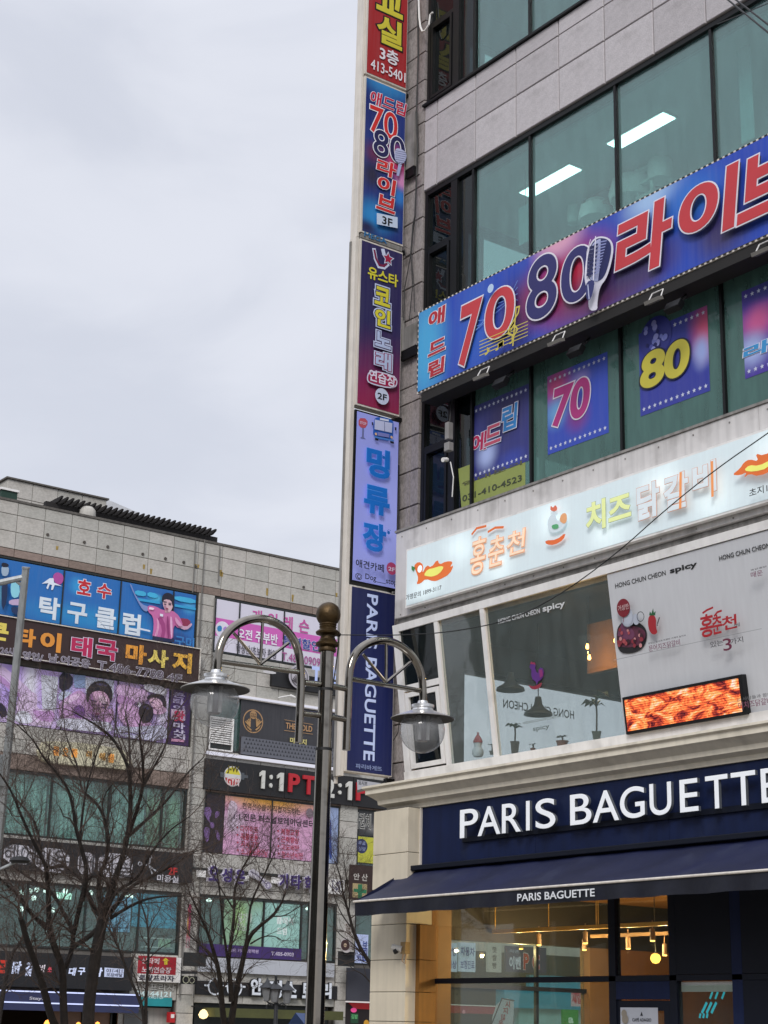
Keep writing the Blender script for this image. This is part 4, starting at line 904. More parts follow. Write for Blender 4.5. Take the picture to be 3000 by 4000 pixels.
mm_ = n_.new('ShaderNodeMapRange'); mm_.inputs['To Min'].default_value = .45; l_.new(wv.outputs['Fac'], mm_.inputs['Value'])
em = n_.new('ShaderNodeEmission'); l_.new(cr_.outputs[0], em.inputs[0]); l_.new(mm_.outputs[0], em.inputs[1])
mlt = n_.new('ShaderNodeMath'); mlt.operation = 'MULTIPLY'; mlt.inputs[1].default_value = 1.15; l_.new(mm_.outputs[0], mlt.inputs[0]); l_.new(mlt.outputs[0], em.inputs[1])
l_.new(em.outputs[0], n_['Material Output'].inputs[0])
s.sheet(u0+.04, u1-.06, v0+.04, v1-.04, led, name='screen')

# ------------------------------------------------------------------ bakery ground floor
bk = thing('bakery_shopfront', (-15, 15.1, GZ), 'navy and cream bakery shopfront on the ground floor of the near building', 'shopfront')
# cornice profile swept along the front and returned at its left end
prof = [(0, 4.70), (.05, 4.70), (.07, 4.76), (.16, 4.80), (.17, 4.86), (.26, 4.93), (.30, 4.95), (.30, 5.02), (.34, 5.04), (.34, 5.07), (0, 5.10)]
mb = MB(); X0c = -20.30
k0 = len(mb.v)
for (d, z) in prof: mb.v.append((X0c-d, 15.5, z))
for (d, z) in prof: mb.v.append((X0c-d, 15.18-d, z))
for (d, z) in prof: mb.v.append((XR, 15.18-d, z))
n_p = len(prof)
for a in (0, n_p):
    for i in range(n_p-1): mb.f.append((a+i, a+i+n_p, a+i+1+n_p, a+i+1))
obj('cornice', mb, cream_mold, bk)
obj('cornice_core', MB().box((X0c, 15.2, 4.70), (XR, 15.5, 5.08)), cream_mold, bk)
# cream corner pilaster in stone blocks
zs = [GZ, .6, 1.2, 1.72, 2.12, 2.56, 3.05, 3.55, 4.05, 4.69]
for a, b in zip(zs, zs[1:]):
    obj('stone_block', MB().box((-20.42, 14.92, a+.004), (-19.585, 15.5, b-.004)), cream, bk, bevel=.006)
obj('pilaster_core', MB().box((-20.40, 14.94, GZ), (-19.60, 15.48, 4.7)), mortar, bk)
lit_stone = mat('warm_lit_stone', '#8c6026', rough=.7, var=.15, streak=.2)  # warm light on the pilaster return put into the stone colour
for a, b in zip(zs, zs[1:]): obj('stone_block', MB().box((-19.58, 15.30, a+.003), (-20.2+.0, 15.49, b-.003)), cream, bk) if False else None
for a, b in zip(zs[:6], zs[1:7]): obj('stone_block', MB().box((-20.0, 15.10, a+.003), (-19.5, 15.4, b-.003)), lit_stone, bk, bevel=.004)
obj('stone_block', MB().box((-19.583, 15.38, GZ), (-19.9, 15.5, 3.6)), lit_stone, bk)
# navy fascia
for a, b in zip((-19.56, -17.1, -14.66, -12.22, -9.78, -7.3), (-17.104, -14.664, -12.224, -9.784, -7.304, XR)): obj('fascia', MB().box((a, 15.16, 3.85), (b, 15.4, 4.695)), navy, bk)
obj('fascia_core', MB().box((-19.5, 15.175, 3.86), (XR, 15.39, 4.69)), black_frame, bk)
obj('fascia_trim', MB().box((-19.585, 15.13, 3.80), (-19.555, 15.2, 4.695)), alu, bk)
g3 = Z(1300, 2900, 1.0247); g4 = Z(1500, 3400, .4822); g5 = Z(2200, 3400, .4822)
PF = FA(15.155)
obj('letter_rail', MB().box((-18.6, 15.125, 4.13), (-9.6, 15.158, 4.20)), navy_dark, bk)
lw = mat('letter_white', '#e8ebef', rough=.5, var=.04, emit=.14); ls = mat('letter_return', '#5e6268', rough=.5)
PL_ = FA(15.0)
va = PL_.at(g3(484, 366))[1]; vb = PL_.at(g3(487, 258))[1]
ls_ = thing('bakery_name_letters', (-15, 15.0, va), 'raised white letters PARIS BAGUETTE on the navy bakery fascia', 'lettering')
for ch, xa, xb in (('P', 484, 553), ('A', 552, 638), ('R', 644, 716), ('I', 736, 750), ('S', 772, 848), ('B', 904, 985), ('A', 990, 1090), ('G', 1094, 1188), ('U', 1207, 1290), ('E', 1322, 1392), ('T', 1420, 1506), ('T', 1518, 1612), ('E', 1632, 1702)):
    ya = 312-(xa-484)*.125
    ua, ub = PL_.at(g3(xa, ya))[0], PL_.at(g3(xb, ya))[0]
    mb = MB(); put_text(mb, PL_, ch, ua, ub, va, vb, -.002, bold=.008, res=8, thick=.002); obj('letter_face', mb, lw, ls_)
    mb = MB(); put_text(mb, PL_, ch, ua+.004, ub-.004, va, vb, -.05, bold=.006, res=8, extrude=.5, thick=.045/1.09); o = obj('letter', mb, ls, ls_)
# awning
aw_l = -19.90; aw_r = -9.5
navy_cloth = mat('awning_cloth', '#0a1338', rough=.6, var=.35, scale=1.2, bump=.4, bscale=2.5, dirt=('#2a3048', 2.2, .55))
aw = thing('awning', (-15, 14.6, 3.13), 'dark navy fabric awning with the bakery name on its valance', 'awning')
mb = MB(); nx = 60; ny = 8; k0 = 0
for i in range(nx+1):
    for j in range(ny+1):
        f = j/ny; x = aw_l+(aw_r-aw_l)*i/nx
        sag = -.035*math.sin(math.pi*f)*(1+.5*math.sin(x*2.1)) - .018*math.sin(x*6+f*5)*math.sin(math.pi*f)-.008*math.sin(x*13-f*4)*math.sin(math.pi*f)
        mb.v.append((x, 15.1-.85*f, 3.81+(3.335-3.81)*f+sag))
for i in range(nx):
    for j in range(ny):
        a = i*(ny+1)+j; mb.f.append((a, a+1, a+ny+2, a+ny+1))
obj('canopy', mb, navy_cloth, aw, smooth=True)
mb = MB(); nx = 160
for i in range(nx+1):
    x = aw_l+(aw_r-aw_l)*i/nx
    for j in range(5):
        f = j/4; mb.v.append((x, 14.243-.02*f*math.sin(x*9+.8*math.sin(x*3))-.008*f*math.sin(x*31), 3.318-.19*f-.004*math.sin(x*7)*f))
for i in range(nx):
    for j in range(4):
        a = i*5+j; mb.f.append((a, a+1, a+6, a+5))
obj('valance', mb, mat('valance_cloth_shaded', '#070b1c', rough=.6, var=.4, scale=2.5, bump=.5, bscale=4), aw, smooth=True)  # canopy cloth again, its shade put into a darker colour
obj('side_flap', MB().add([(aw_l, 14.25, 3.335), (aw_l, 15.1, 3.80), (aw_l, 15.1, 3.60), (aw_l, 14.25, 3.13)], [(0, 1, 2, 3)]), navy_cloth, aw)
obj('front_bar', MB().tube([(aw_l-.02, 14.235, 3.325), (aw_r, 14.235, 3.325)], .016, 8), alu, aw)
obj('cassette', MB().box((aw_l-.03, 14.98, 3.79), (XR, 15.2, 3.86)), navy_dark, aw, bevel=.01)
PV = FA(14.20); mb = MB(); ra = PV.at(g3(703, 607)); rb = PV.at(g3(998, 556))
put_text(mb, PV, 'PARIS BAGUETTE', ra[0], rb[0], ra[1], rb[1], 0, bold=.02, res=4); obj('lettering', mb, ink('#dfe2e6'), aw)
# shop window frames
Y0 = 15.4; Pf = FA(Y0)
def bar(x0, x1, z0, z1, n_='mullion', m=navy_dark, d=.08): return obj(n_, MB().box((x0, Y0-.02, z0), (x1, Y0+d, z1)), m, bk, bevel=.004)
bar(-19.90, -19.735, GZ, 3.8); bar(-19.735, XR, 2.245, 2.315, 'transom'); bar(-15.985, -15.86, GZ, 3.8)
bar(-14.94, -14.82, GZ, 3.8); bar(-13.94, -13.78, GZ, 3.8, m=navy); bar(-11.9, -11.8, GZ, 3.8); bar(-9.9, -9.8, GZ, 3.8)
bar(-19.735, XR, 3.45, 3.8, 'head', navy_dark); bar(-19.735, -15.985, GZ, .35, 'kick_plate', navy)
for a, b, c, d in ((-19.735, -15.985, 2.315, 3.45), (-19.735, -15.985, .35, 2.245), (-15.86, -14.94, 2.315, 3.45), (-14.82, -13.94, .9, 2.20)):
    obj('pane', MB().box((a, Y0+.02, c), (b, Y0+.03, d)), gl_clear, bk)
bar(-15.86, -14.94, 2.03, 2.243, 'door_head', navy); bar(-14.82, -13.94, 2.318, 3.449, 'panel', navy_dark, .05); bar(-13.78, -11.9, 2.318, 3.449, 'panel', navy_dark, .05)
bar(-14.82, -13.94, GZ, .9, 'panel', navy_dark, .05); bar(-13.78, -11.9, GZ, 2.243, 'panel', navy_dark, .045); bar(-11.8, XR, GZ, 2.243, 'panel', navy_dark, .045); bar(-11.8, XR, 2.318, 3.449, 'panel', navy_dark, .05)
obj('blind', MB().box((-14.81, Y0+.05, 2.12), (-13.95, Y0+.09, 2.235)), white_frame, bk)
dr = obj('door', MB().frame(Pf, -15.86, -14.94, GZ, 2.02, -.06, .0, .12), navy_dark, bk)
obj('door_glass', MB().box((-15.74, Y0+.02, .3), (-15.06, Y0+.03, 1.9)), gl_clear, dr)
obj('handle', MB().tube([(-15.02, Y0-.08, .9), (-15.02, Y0-.08, 1.5)], .015, 8), steel, dr)
s = Sign('door_notice', FA(15.39), 'white notice with a small black triangle on the bakery door', 'notice')
s.panel(-15.79, -15.15, 1.25, 1.935, .006, mat('notice_white', '#aeb2bc', var=.05), name='sheet')
s.poly([g5(628, 1178), g5(650, 1178), g5(639, 1143)], '#1d1f26'); s.text('CAFÉ ADAGIO', g5(565, 1222), g5(718, 1192), '#3a3c44', bold=.02)
for q in ((500, 1160, 22), (510, 1205, 26)): s.disc(g5(q[0], q[1]), g5(q[0]+q[2], q[1]), '#8c8478')
# room
yP_ = FB(-20.1).at(g4(545, 600))[0]; zB_ = FB(-20.2).at(g4(900, 580))[1]; yQ0, yQ1 = FB(-20.16).at(g5(215, 700))[0], FB(-20.16).at(g5(395, 700))[0]; zR_ = FB(-20.24).at(g4(1000, 950))[1]
rin = mat('bakery_wood', '#7a5226', rough=.6, var=.18, scale=1.5, streak=.1); rdk = mat('bakery_dark', '#1c1812', rough=.8); rcl = mat('bakery_ceiling', '#9c6a30', rough=.7, var=.1); rbe = mat('bakery_beige', '#6e5230', rough=.7, var=.12)
obj('ceiling', MB().box((-20.2, 15.5, 3.62), (XR-.3, 24, 3.74)), rcl, bk)
obj('inner_wall', MB().box((-12.9, 15.6, GZ), (-12.7, 24, 3.62)), rin, bk); obj('inner_wall', MB().box((-19.0, 23.9, GZ), (-12.9, 24.0, 3.62)), rbe, bk)
obj('floor_slab', MB().box((-20.2, 15.5, GZ-.1), (XR-.3, 24, GZ+.02)), mat('bakery_floor', '#6a6258'), bk)
obj('inner_pillar', MB().box((-20.35, 15.52, GZ), (-20.1, yP_, 3.6)), rbe, bk)
obj('bulkhead', MB().box((-20.4, yP_, zB_), (-20.2, 24, 3.62)), rdk, bk); obj('inner_pillar', MB().box((-20.38, yQ0, GZ), (-20.16, yQ1, zB_)), rbe, bk)
obj('side_rail', MB().box((-20.36, yP_, zR_-.03), (-20.24, yQ0, zR_+.03)), navy_dark, bk); obj('side_mullion', MB().box((-20.36, 18.0, GZ), (-20.3, 18.05, 2.93)), navy_dark, bk)
obj('pane', MB().box((-20.31, yP_, GZ), (-20.30, yQ0, zB_)), gl_clear, bk)
obj('inner_wall', MB().box((-20.40, yQ1, GZ), (-20.2, 24, zB_)), rin, bk)
obj('counter_beam', MB().box((-17.9, 19.2, 3.05), (-13, 19.3, 3.35)), rin, bk); obj('air_duct', MB().box((-15.2, 17.6, 3.1), (-13.2, 18.0, 3.3)), rdk, bk)
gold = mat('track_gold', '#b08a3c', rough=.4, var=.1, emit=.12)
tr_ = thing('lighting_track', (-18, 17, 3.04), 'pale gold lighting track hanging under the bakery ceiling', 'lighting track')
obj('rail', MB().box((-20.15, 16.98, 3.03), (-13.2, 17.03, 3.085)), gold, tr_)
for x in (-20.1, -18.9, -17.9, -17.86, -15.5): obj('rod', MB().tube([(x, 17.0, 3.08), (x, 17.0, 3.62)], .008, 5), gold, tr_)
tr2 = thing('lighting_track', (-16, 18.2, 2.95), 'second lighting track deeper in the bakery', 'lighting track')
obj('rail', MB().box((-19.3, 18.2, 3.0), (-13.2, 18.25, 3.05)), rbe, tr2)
warm2 = lamp_mat('spot_glow', '#ffc060', 5.0); tanm = mat('spot_tan', '#9c7a56', rough=.5, emit=.05)
spots = ((g4(1110, 640), 17.9, 'tan cylinder spotlight in the bakery, leftmost'), (g4(1255, 610), 17.2, 'tan cylinder spotlight in the bakery under the gold track, left of the window post'), (g5(180, 595), 17.0, 'tan cylinder spotlight in the bakery beside the dark inner post'), (g5(172, 648), 17.9, 'small tan spotlight just below another beside the dark inner post'),
         (g5(527, 638), 17.6, 'tan cylinder spotlight seen in the middle bakery pane'), (g5(724, 575), 17.0, 'tan cylinder spotlight high in the middle bakery pane'), (g5(823, 692), 18.0, 'tan cylinder spotlight at the right edge of the middle bakery pane'))
for p, y, lab in spots:
    a = FA(y).at(p); t = thing('spotlight', (a[0], y, a[1]), lab, 'spotlight', 'cylinder spotlights in the bakery')
    obj('barrel', MB().lathe((a[0], y, a[1]), [(.034, .015), (.034, .16), (.02, .17), (.001, .17)], 14), tanm, t, smooth=True)
    obj('lamp', MB().lathe((a[0], y, a[1]), [(.001, -.005), (.03, -.002), (.034, .014)], 14), warm2, t)
    obj('stem', MB().tube([(a[0], y, a[1]+.17), (a[0], y, a[1]+.28)], .008, 5), tanm, t)
    lm = bpy.data.lights.new('spotlight_glow', 'POINT'); lm.energy = 62; lm.color = (1, .68, .34); lm.shadow_soft_size = .025
    lo = bpy.data.objects.new('spotlight_glow', lm); COL.objects.link(lo); lo.location = (a[0], y, a[1]-.035)
a = FA(18).at(g5(748, 715)); t = thing('globe_lamp', (a[0], 18, a[1]), 'round warm glowing globe lamp inside the bakery', 'lamp')
obj('globe', MB().lathe((a[0], 18, a[1]-.07), [(.001, 0), (.045, .012), (.07, .05), (.075, .08), (.06, .12), (.03, .14)], 16), lamp_mat('globe_glow', '#ffb84e', 3.5), t, smooth=True); obj('cord', MB().tube([(a[0], 18, a[1]+.07), (a[0], 18, 3.6)], .006, 5), rubber, t)
a = FA(17).at(g5(438, 695)); t = thing('edison_bulb', (a[0], 17, a[1]), 'small glowing bulb hanging beside the bakery window post', 'bulb')
obj('bulb', MB().lathe((a[0], 17, a[1]-.04), [(.001, 0), (.025, .015), (.03, .04), (.018, .08)], 12), lamp_mat('bulb_glow', '#ffc9a0', 4), t, smooth=True); obj('cord', MB().tube([(a[0], 17, a[1]+.04), (a[0], 17, 3.6)], .005, 5), rubber, t)
# cyan tubes behind the lower right pane
s = Sign('neon_strokes', FA(15.6), 'cyan neon strokes glowing behind the lower right bakery pane', 'neon sign')
for x in (1195, 1240, 1295): s.strokes([[g5(x, 950), g5(x+12, 990), g5(x-5, 1035)]], '#35b8cc', .03, emit=.5)
for x in (1165, 1205, 1245): s.strokes([[g5(x, 1075), g5(x-35, 1150)]], '#35b8cc', .035, emit=.5)
for x in (1120, 1150, 1180): s.strokes([[g5(x, 1165), g5(x-5, 1190)]], '#35b8cc', .03, emit=.5)
cb_ = thing('cctv_camera', (-19.6, 14.9, 2.7), 'small white dome camera on the cream pilaster beside the bakery window', 'camera')
a = FA(14.86).at(g4(150, 640))
obj('bracket', MB().box((a[0]-.02, 14.84, a[1]-.06), (a[0]+.09, 14.92, a[1]+.1)), mat('cam_beige', '#a58a60'), cb_); obj('camera_head', MB().tube([(a[0]-.11, 14.76, a[1]+.03), (a[0]+.02, 14.84, a[1])], .045, 12), mat('cam_white', '#d0cdc8'), cb_)
obj('lens', MB().tube([(a[0]-.06, 14.76, a[1]-.04), (a[0]-.02, 14.78, a[1]-.02)], .035, 12), rubber, cb_); obj('cable', MB().tube([(a[0]+.03, 14.85, a[1]-.06), (a[0]+.02, 14.84, a[1]-.16), (a[0]+.07, 14.86, a[1]-.2), (a[0]+.06, 14.88, a[1]-.05)], .008, 6), tanm, cb_)
# cables hanging beside the tower
cbm = MB()
def px_cable(mb, pts, y, r): mb.tube([FA(y).pt(*FA(y).at(p)) for p in pts], r, 6)
cabs = [([z1_(862, -40), z1_(868, 560), z1_(850, 1150), z1_(862, 1500), z1_(835, 2200), z2_(770, 200), z2_(750, 470)], .014), ([z2_(750, 470), z2_(690, 800), z2_(680, 1110)], .008), ([z2_(750, 470), z2_(765, 780), z2_(735, 1100)], .008), ([z2_(750, 470), z2_(780, 780), z2_(785, 1030)], .006), ([z2_(750, 470), z2_(700, 500), z2_(690, 430)], .008),
        ([z2_(690, 400), z2_(750, 430), z2_(790, 140)], .006), ([z1_(845, 1800), z1_(880, 1770)], .012), ([z3_(850, 600), z3_(845, 1400)], .012), ([z4_(760, 1400), z4_(750, 1500), z4_(705, 1580)], .006), ([z1_(1010, 130), z1_(1005, 240)], .01)]
t = thing('cable_bundle', (-20.4, 15.42, 5), 'black cables running down the granite beside the sign tower', 'cables')
for c, r_ in cabs:
    mb = MB(); px_cable(mb, c, 15.42, r_); obj('cable', mb, rubber, t)
for a_, b_ in ((z1_(770, 1710), z1_(832, 1130)), (z2_(682, 1395), z2_(800, 1125))):
    Pk = FA(15.40); p_, q_ = Pk.at(a_), Pk.at(b_); obj('support_box', MB().obox(Pk, p_[0]-.1, q_[0], p_[1], q_[1], -.08, .0), grime, tw)
    obj('support_bracket', MB().obox(Pk, p_[0]-.1, q_[0]-.01, p_[1]-.16, p_[1]-.002, -.06, -.01), black_frame, tw)
t = thing('white_pipe', (-20.3, 15.4, 18), 'white plastic pipe bending in a loop beside the top window', 'pipe')
mb = MB(); px_cable(mb, [z1_(1015, 125), z1_(990, 150), z1_(978, 250), z1_(940, 310), z1_(910, 320), z1_(890, 270), z1_(880, 190), z1_(872, 0), z1_(870, -60)], 15.38, .018); obj('hose', mb, white_frame, t, smooth=True)

# ================================================================== far building across the square (faces +x)
XB = -52.0
PBd = FB(XB)
bB = thing('plaza_building', (XB, 29, GZ), 'four-storey pale stone plaza building across the square covered in shop signs', 'building')
zr = [18.55, 18.1, 17.5, 16.9]
Y0b, Y1b = 10.0, 39.6
bays = [(12.6, 20.6), (21.6, 29.88), (30.62, 36.42), (37.25, 39.0)]
rows = [(14.55, 16.6), (11.0, 13.0), (7.4, 9.5), (3.9, 5.95)]
wb = MB(); xb0, xb1 = XB-.5, XB-.06
lv = [0.15] ; 
wb.box((xb0, Y0b, 16.6), (xb1, Y1b, 18.5)); wb.box((xb0, Y0b, 13.0), (xb1, Y1b, 14.55)); wb.box((xb0, Y0b, 9.5), (xb1, Y1b, 11.0)); wb.box((xb0, Y0b, 5.95), (xb1, Y1b, 7.4)); wb.box((xb0, Y0b, 2.45), (xb1, Y1b, 3.9))
prev = Y0b
for a, b in bays+[(Y1b, Y1b)]:
    for z0, z1 in rows+[(GZ, 2.45)]:
        if a > prev: wb.box((xb0, prev, z0), (xb1, a, z1))
    prev = b
wb.box((XB-14, Y0b, GZ), (XB-.5, Y0b+.3, 18.4)); wb.box((XB-14, Y1b-.3, GZ), (XB-.5, Y1b, 18.4)); wb.box((XB-14, Y0b, GZ), (XB-13.7, Y1b, 18.4))
obj('wall', wb, backing, bB); obj('roof', MB().box((XB-14, Y0b, 18.4), (XB-.06, Y1b, 18.52)), backing, bB)
obj('coping', MB().box((XB-.5, Y0b, 18.55), (XB+.03, Y1b, 18.63)), mat('coping', '#5f5b56', rough=.8, streak=.3), bB)
ysg = [19.6+1.02*i for i in range(20) if 19.6+1.02*i < 39.6]
lint = [mat('lintel_brown_%d' % i, c, rough=.85, var=.15, streak=.25, dirty=0) if False else mat('lintel_brown_%d' % i, c, rough=.85, var=.15, streak=.25) for i, c in enumerate(('#8b7a70', '#95837a'))]
clad('stone_panel', PBd, ysg, zr[::-1], 0, concrete, bB)
clad('lintel_panel', PBd, ysg, [16.62, 16.9], 0.0, lint, bB)
def inbay(y, pad=0): return any(a-pad < y < b+pad for a, b in bays)
for z0, z1 in ((10.05, 11.0), (6.25, 7.4)):
    clad('stone_panel', PBd, ysg, [z0, (z0+z1)/2, z1], 0, concrete, bB)
clad('lintel_panel', PBd, ysg, [9.52, 10.05], 0, lint, bB)
clad('lintel_panel', PBd, ysg, [5.97, 6.25], 0, concrete, bB)
clad('stone_panel', PBd, [29.92, 30.58], [GZ, .8, 1.4, 2.0, 2.6, 3.2, 3.8, 4.4, 5.0, 5.6, 6.0, 6.6, 7.2, 7.8, 8.4, 9.0, 9.6, 10.2, 10.8, 11.4, 12, 12.6, 13.2, 13.8, 14.4, 15, 15.6, 16.2, 16.62], .02, concrete, bB)
clad('stone_panel', PBd, [36.44, 37.24], [GZ, .8, 1.4, 2.0, 2.6, 3.2, 3.8, 4.4, 5.0, 5.6, 6.0, 6.6, 7.2, 7.8, 8.4, 9.0, 9.6, 10.2, 10.8, 11.4, 12, 12.6, 13.2, 13.8, 14.4, 15, 15.6, 16.2, 16.62], .02, concrete, bB)
clad('stone_panel', PBd, [30.6+.97*i for i in range(7)], [13.02, 13.55, 14.05, 14.53], 0, concrete, bB)
clad('stone_panel', PBd, [28.1, 29.0, 29.9], [2.4, 2.9, 3.4, 3.88], 0, concrete, bB)
clad('stone_panel', PBd, [30.6+.97*i for i in range(7)], [2.35, 2.9, 3.4, 3.88], 0, concrete, bB)
teal_b = glass('far_pane', '#d4e6e2', refl=1.0, dirty=.16, dcol='#8fb8b2', ior=1.6); far_dark = mat('far_frame', '#1d2424', rough=.5)
curt = mat('pale_curtain', '#b4dad2', rough=.9, var=.25, scale=3, streak=.5); curt2 = mat('green_curtain', '#b4d4a8', rough=.9, var=.2, streak=.4)
def far_win(y0, y1, z0, z1, mul, gm, room=None, roomd=3.0):
    f = obj('window', MB().frame(PBd, y0, y1, z0, z1, -.15, -.02, .06), far_dark, bB)
    e = [y0+.06]+[m for m in mul]+[y1-.06]
    for m_ in mul: obj('mullion', MB().obox(PBd, m_-.03, m_+.03, z0+.06, z1-.06, -.14, -.03), far_dark, f)
    for a, b in zip(e, e[1:]): obj('pane', MB().obox(PBd, a+.03, b-.03, z0+.06, z1-.06, -.09, -.08), gm, f)
    if room:
        r = MB(); x0 = XB-.5-roomd
        r.box((x0, y0-.2, z0-.3), (x0+.1, y1+.2, z1+.2)); r.box((x0, y0-.2, z1+.12), (XB-.5, y1+.2, z1+.2)); r.box((x0, y0-.2, z0-.3), (XB-.5, y1+.2, z0-.2)); r.box((x0, y0-.3, z0-.3), (XB-.5, y0-.2, z1+.2)); r.box((x0, y1+.2, z0-.3), (XB-.5, y1+.3, z1+.2))
        obj('room', r, room, f)
rdark = mat('far_room', '#3c4745', rough=.9); rmid = mat('far_room_green_lit', '#6c8a78', rough=.9)  # rmid: green light inside the guitar school put into the wall colour
for a, b in bays:
    for z0, z1 in rows:
        n = max(2, int((b-a)/2.0)); mul = [a+(b-a)*k/n for k in range(1, n)]
        if (a, z0) == (21.6, 7.4): mul = [24.75, 26.9, 28.95]
        if (a, z0) == (21.6, 3.9): mul = [22.0, 24.2, 26.3, 28.3]
        if (a, z0) == (30.62, 3.9): mul = [31.6, 33.3, 34.9, 35.25]
        lit = z0 == 3.9
        far_win(a, b, z0, z1, mul, teal_b, rmid if lit and a > 30 and a < 31 else rdark)
# curtains behind the third-floor-left panes
ct = thing('curtain', (XB-.4, 26, 7.4), 'pale teal and green curtains behind the wide window above the black hair salon sign', 'curtain')
for a, b, m in ((22.2, 24.7, curt), (24.8, 26.85, curt), (26.95, 28.4, curt), (28.5, 29.8, curt2)):
    mb = MB(); n = 40
    for i in range(n+1):
        y = a+(b-a)*i/n; x = XB-.35+.05*math.sin(i*1.9)
        mb.v += [(x, y, 7.45), (x, y, 9.45)]
    for i in range(n): mb.f.append((2*i, 2*i+2, 2*i+3, 2*i+1))
    obj('drape', mb, m, ct, smooth=True)

zb = Z(0, 1800, .8439); zc = Z(0, 2100, .4822); zd = Z(700, 2250, .4521); ze = Z(0, 2800, .4521); zf = Z(0, 3350, .4521); zg = Z(700, 2900, .4822); zh = Z(650, 3400, .5124)
def PW_(w): return FB(XB+w)
def window_print(y0, y1, z0, z1, m, name, label, cat='banner', w=.0, splits=()):
    s = Sign(name, PW_(w-.015), label, cat)
    e = [y0]+list(splits)+[y1]
    for a, b in zip(e, e[1:]):
        pass
    s.sheet(y0, y1, z0, z1, m, name='print')
    if splits: 
        mb = MB()
        for q in splits: mb.obox(s.P, q-.02, q+.02, z0, z1, .001, .04)
        obj('mullion', mb, far_dark, s.t)
    return s
# --- table tennis club banner
s = window_print(21.7, 29.8, 14.6, 16.5, gradient('print_tt', '#0f63ac', [(.02, .5, .09, .9, '#1a4a74'), (.05, .3, .05, .4, '#7fc8dc'), (.5, .2, .5, .35, '#1080bc'), (.42, .75, .06, .25, '#1e8ecb'), (.85, .5, .12, .6, '#153a80'), (.8, .8, .06, .12, '#48b0d8'), (.97, .75, .06, .2, '#3f9cd0'), (.92, .1, .1, .2, '#10397c')], emit=.06), 'window_banner',
                 'bright blue table tennis club window banner with a player in a pink shirt', splits=(22.1, 24.55, 26.75, 28.87))
T = lambda t_, a, b, c, **k: s.text(t_, zc(*a), zc(*b), c, **k)
T('호', (622, 470), (742, 335), '#c0202c', bold=.045, out=[('#dfe6f2', .04)]); T('수', (782, 500), (905, 370), '#c0202c', bold=.045, out=[('#dfe6f2', .04)])
for ch, a, b in (('탁', (308, 668), (490, 475)), ('구', (538, 705), (710, 525)), ('클', (765, 745), (942, 565)), ('럽', (985, 795), (1142, 610))): T(ch, a, b, '#d9e3ec', bold=.045)
s.poly([zc(*q) for q in ((430, 300), (460, 280), (500, 295), (516, 330), (500, 375), (465, 385), (440, 360), (425, 330))], '#b04c9c', smooth=1)
s.poly([zc(*q) for q in ((335, 375), (400, 330), (430, 330), (435, 365), (500, 395), (440, 385), (425, 425), (410, 425), (418, 385), (400, 380), (385, 420), (372, 410), (388, 370))], '#dfe6f2')
def figure(items):
    for c, pts, sm in items: s.poly([zc(*q) for q in pts], c, smooth=sm)
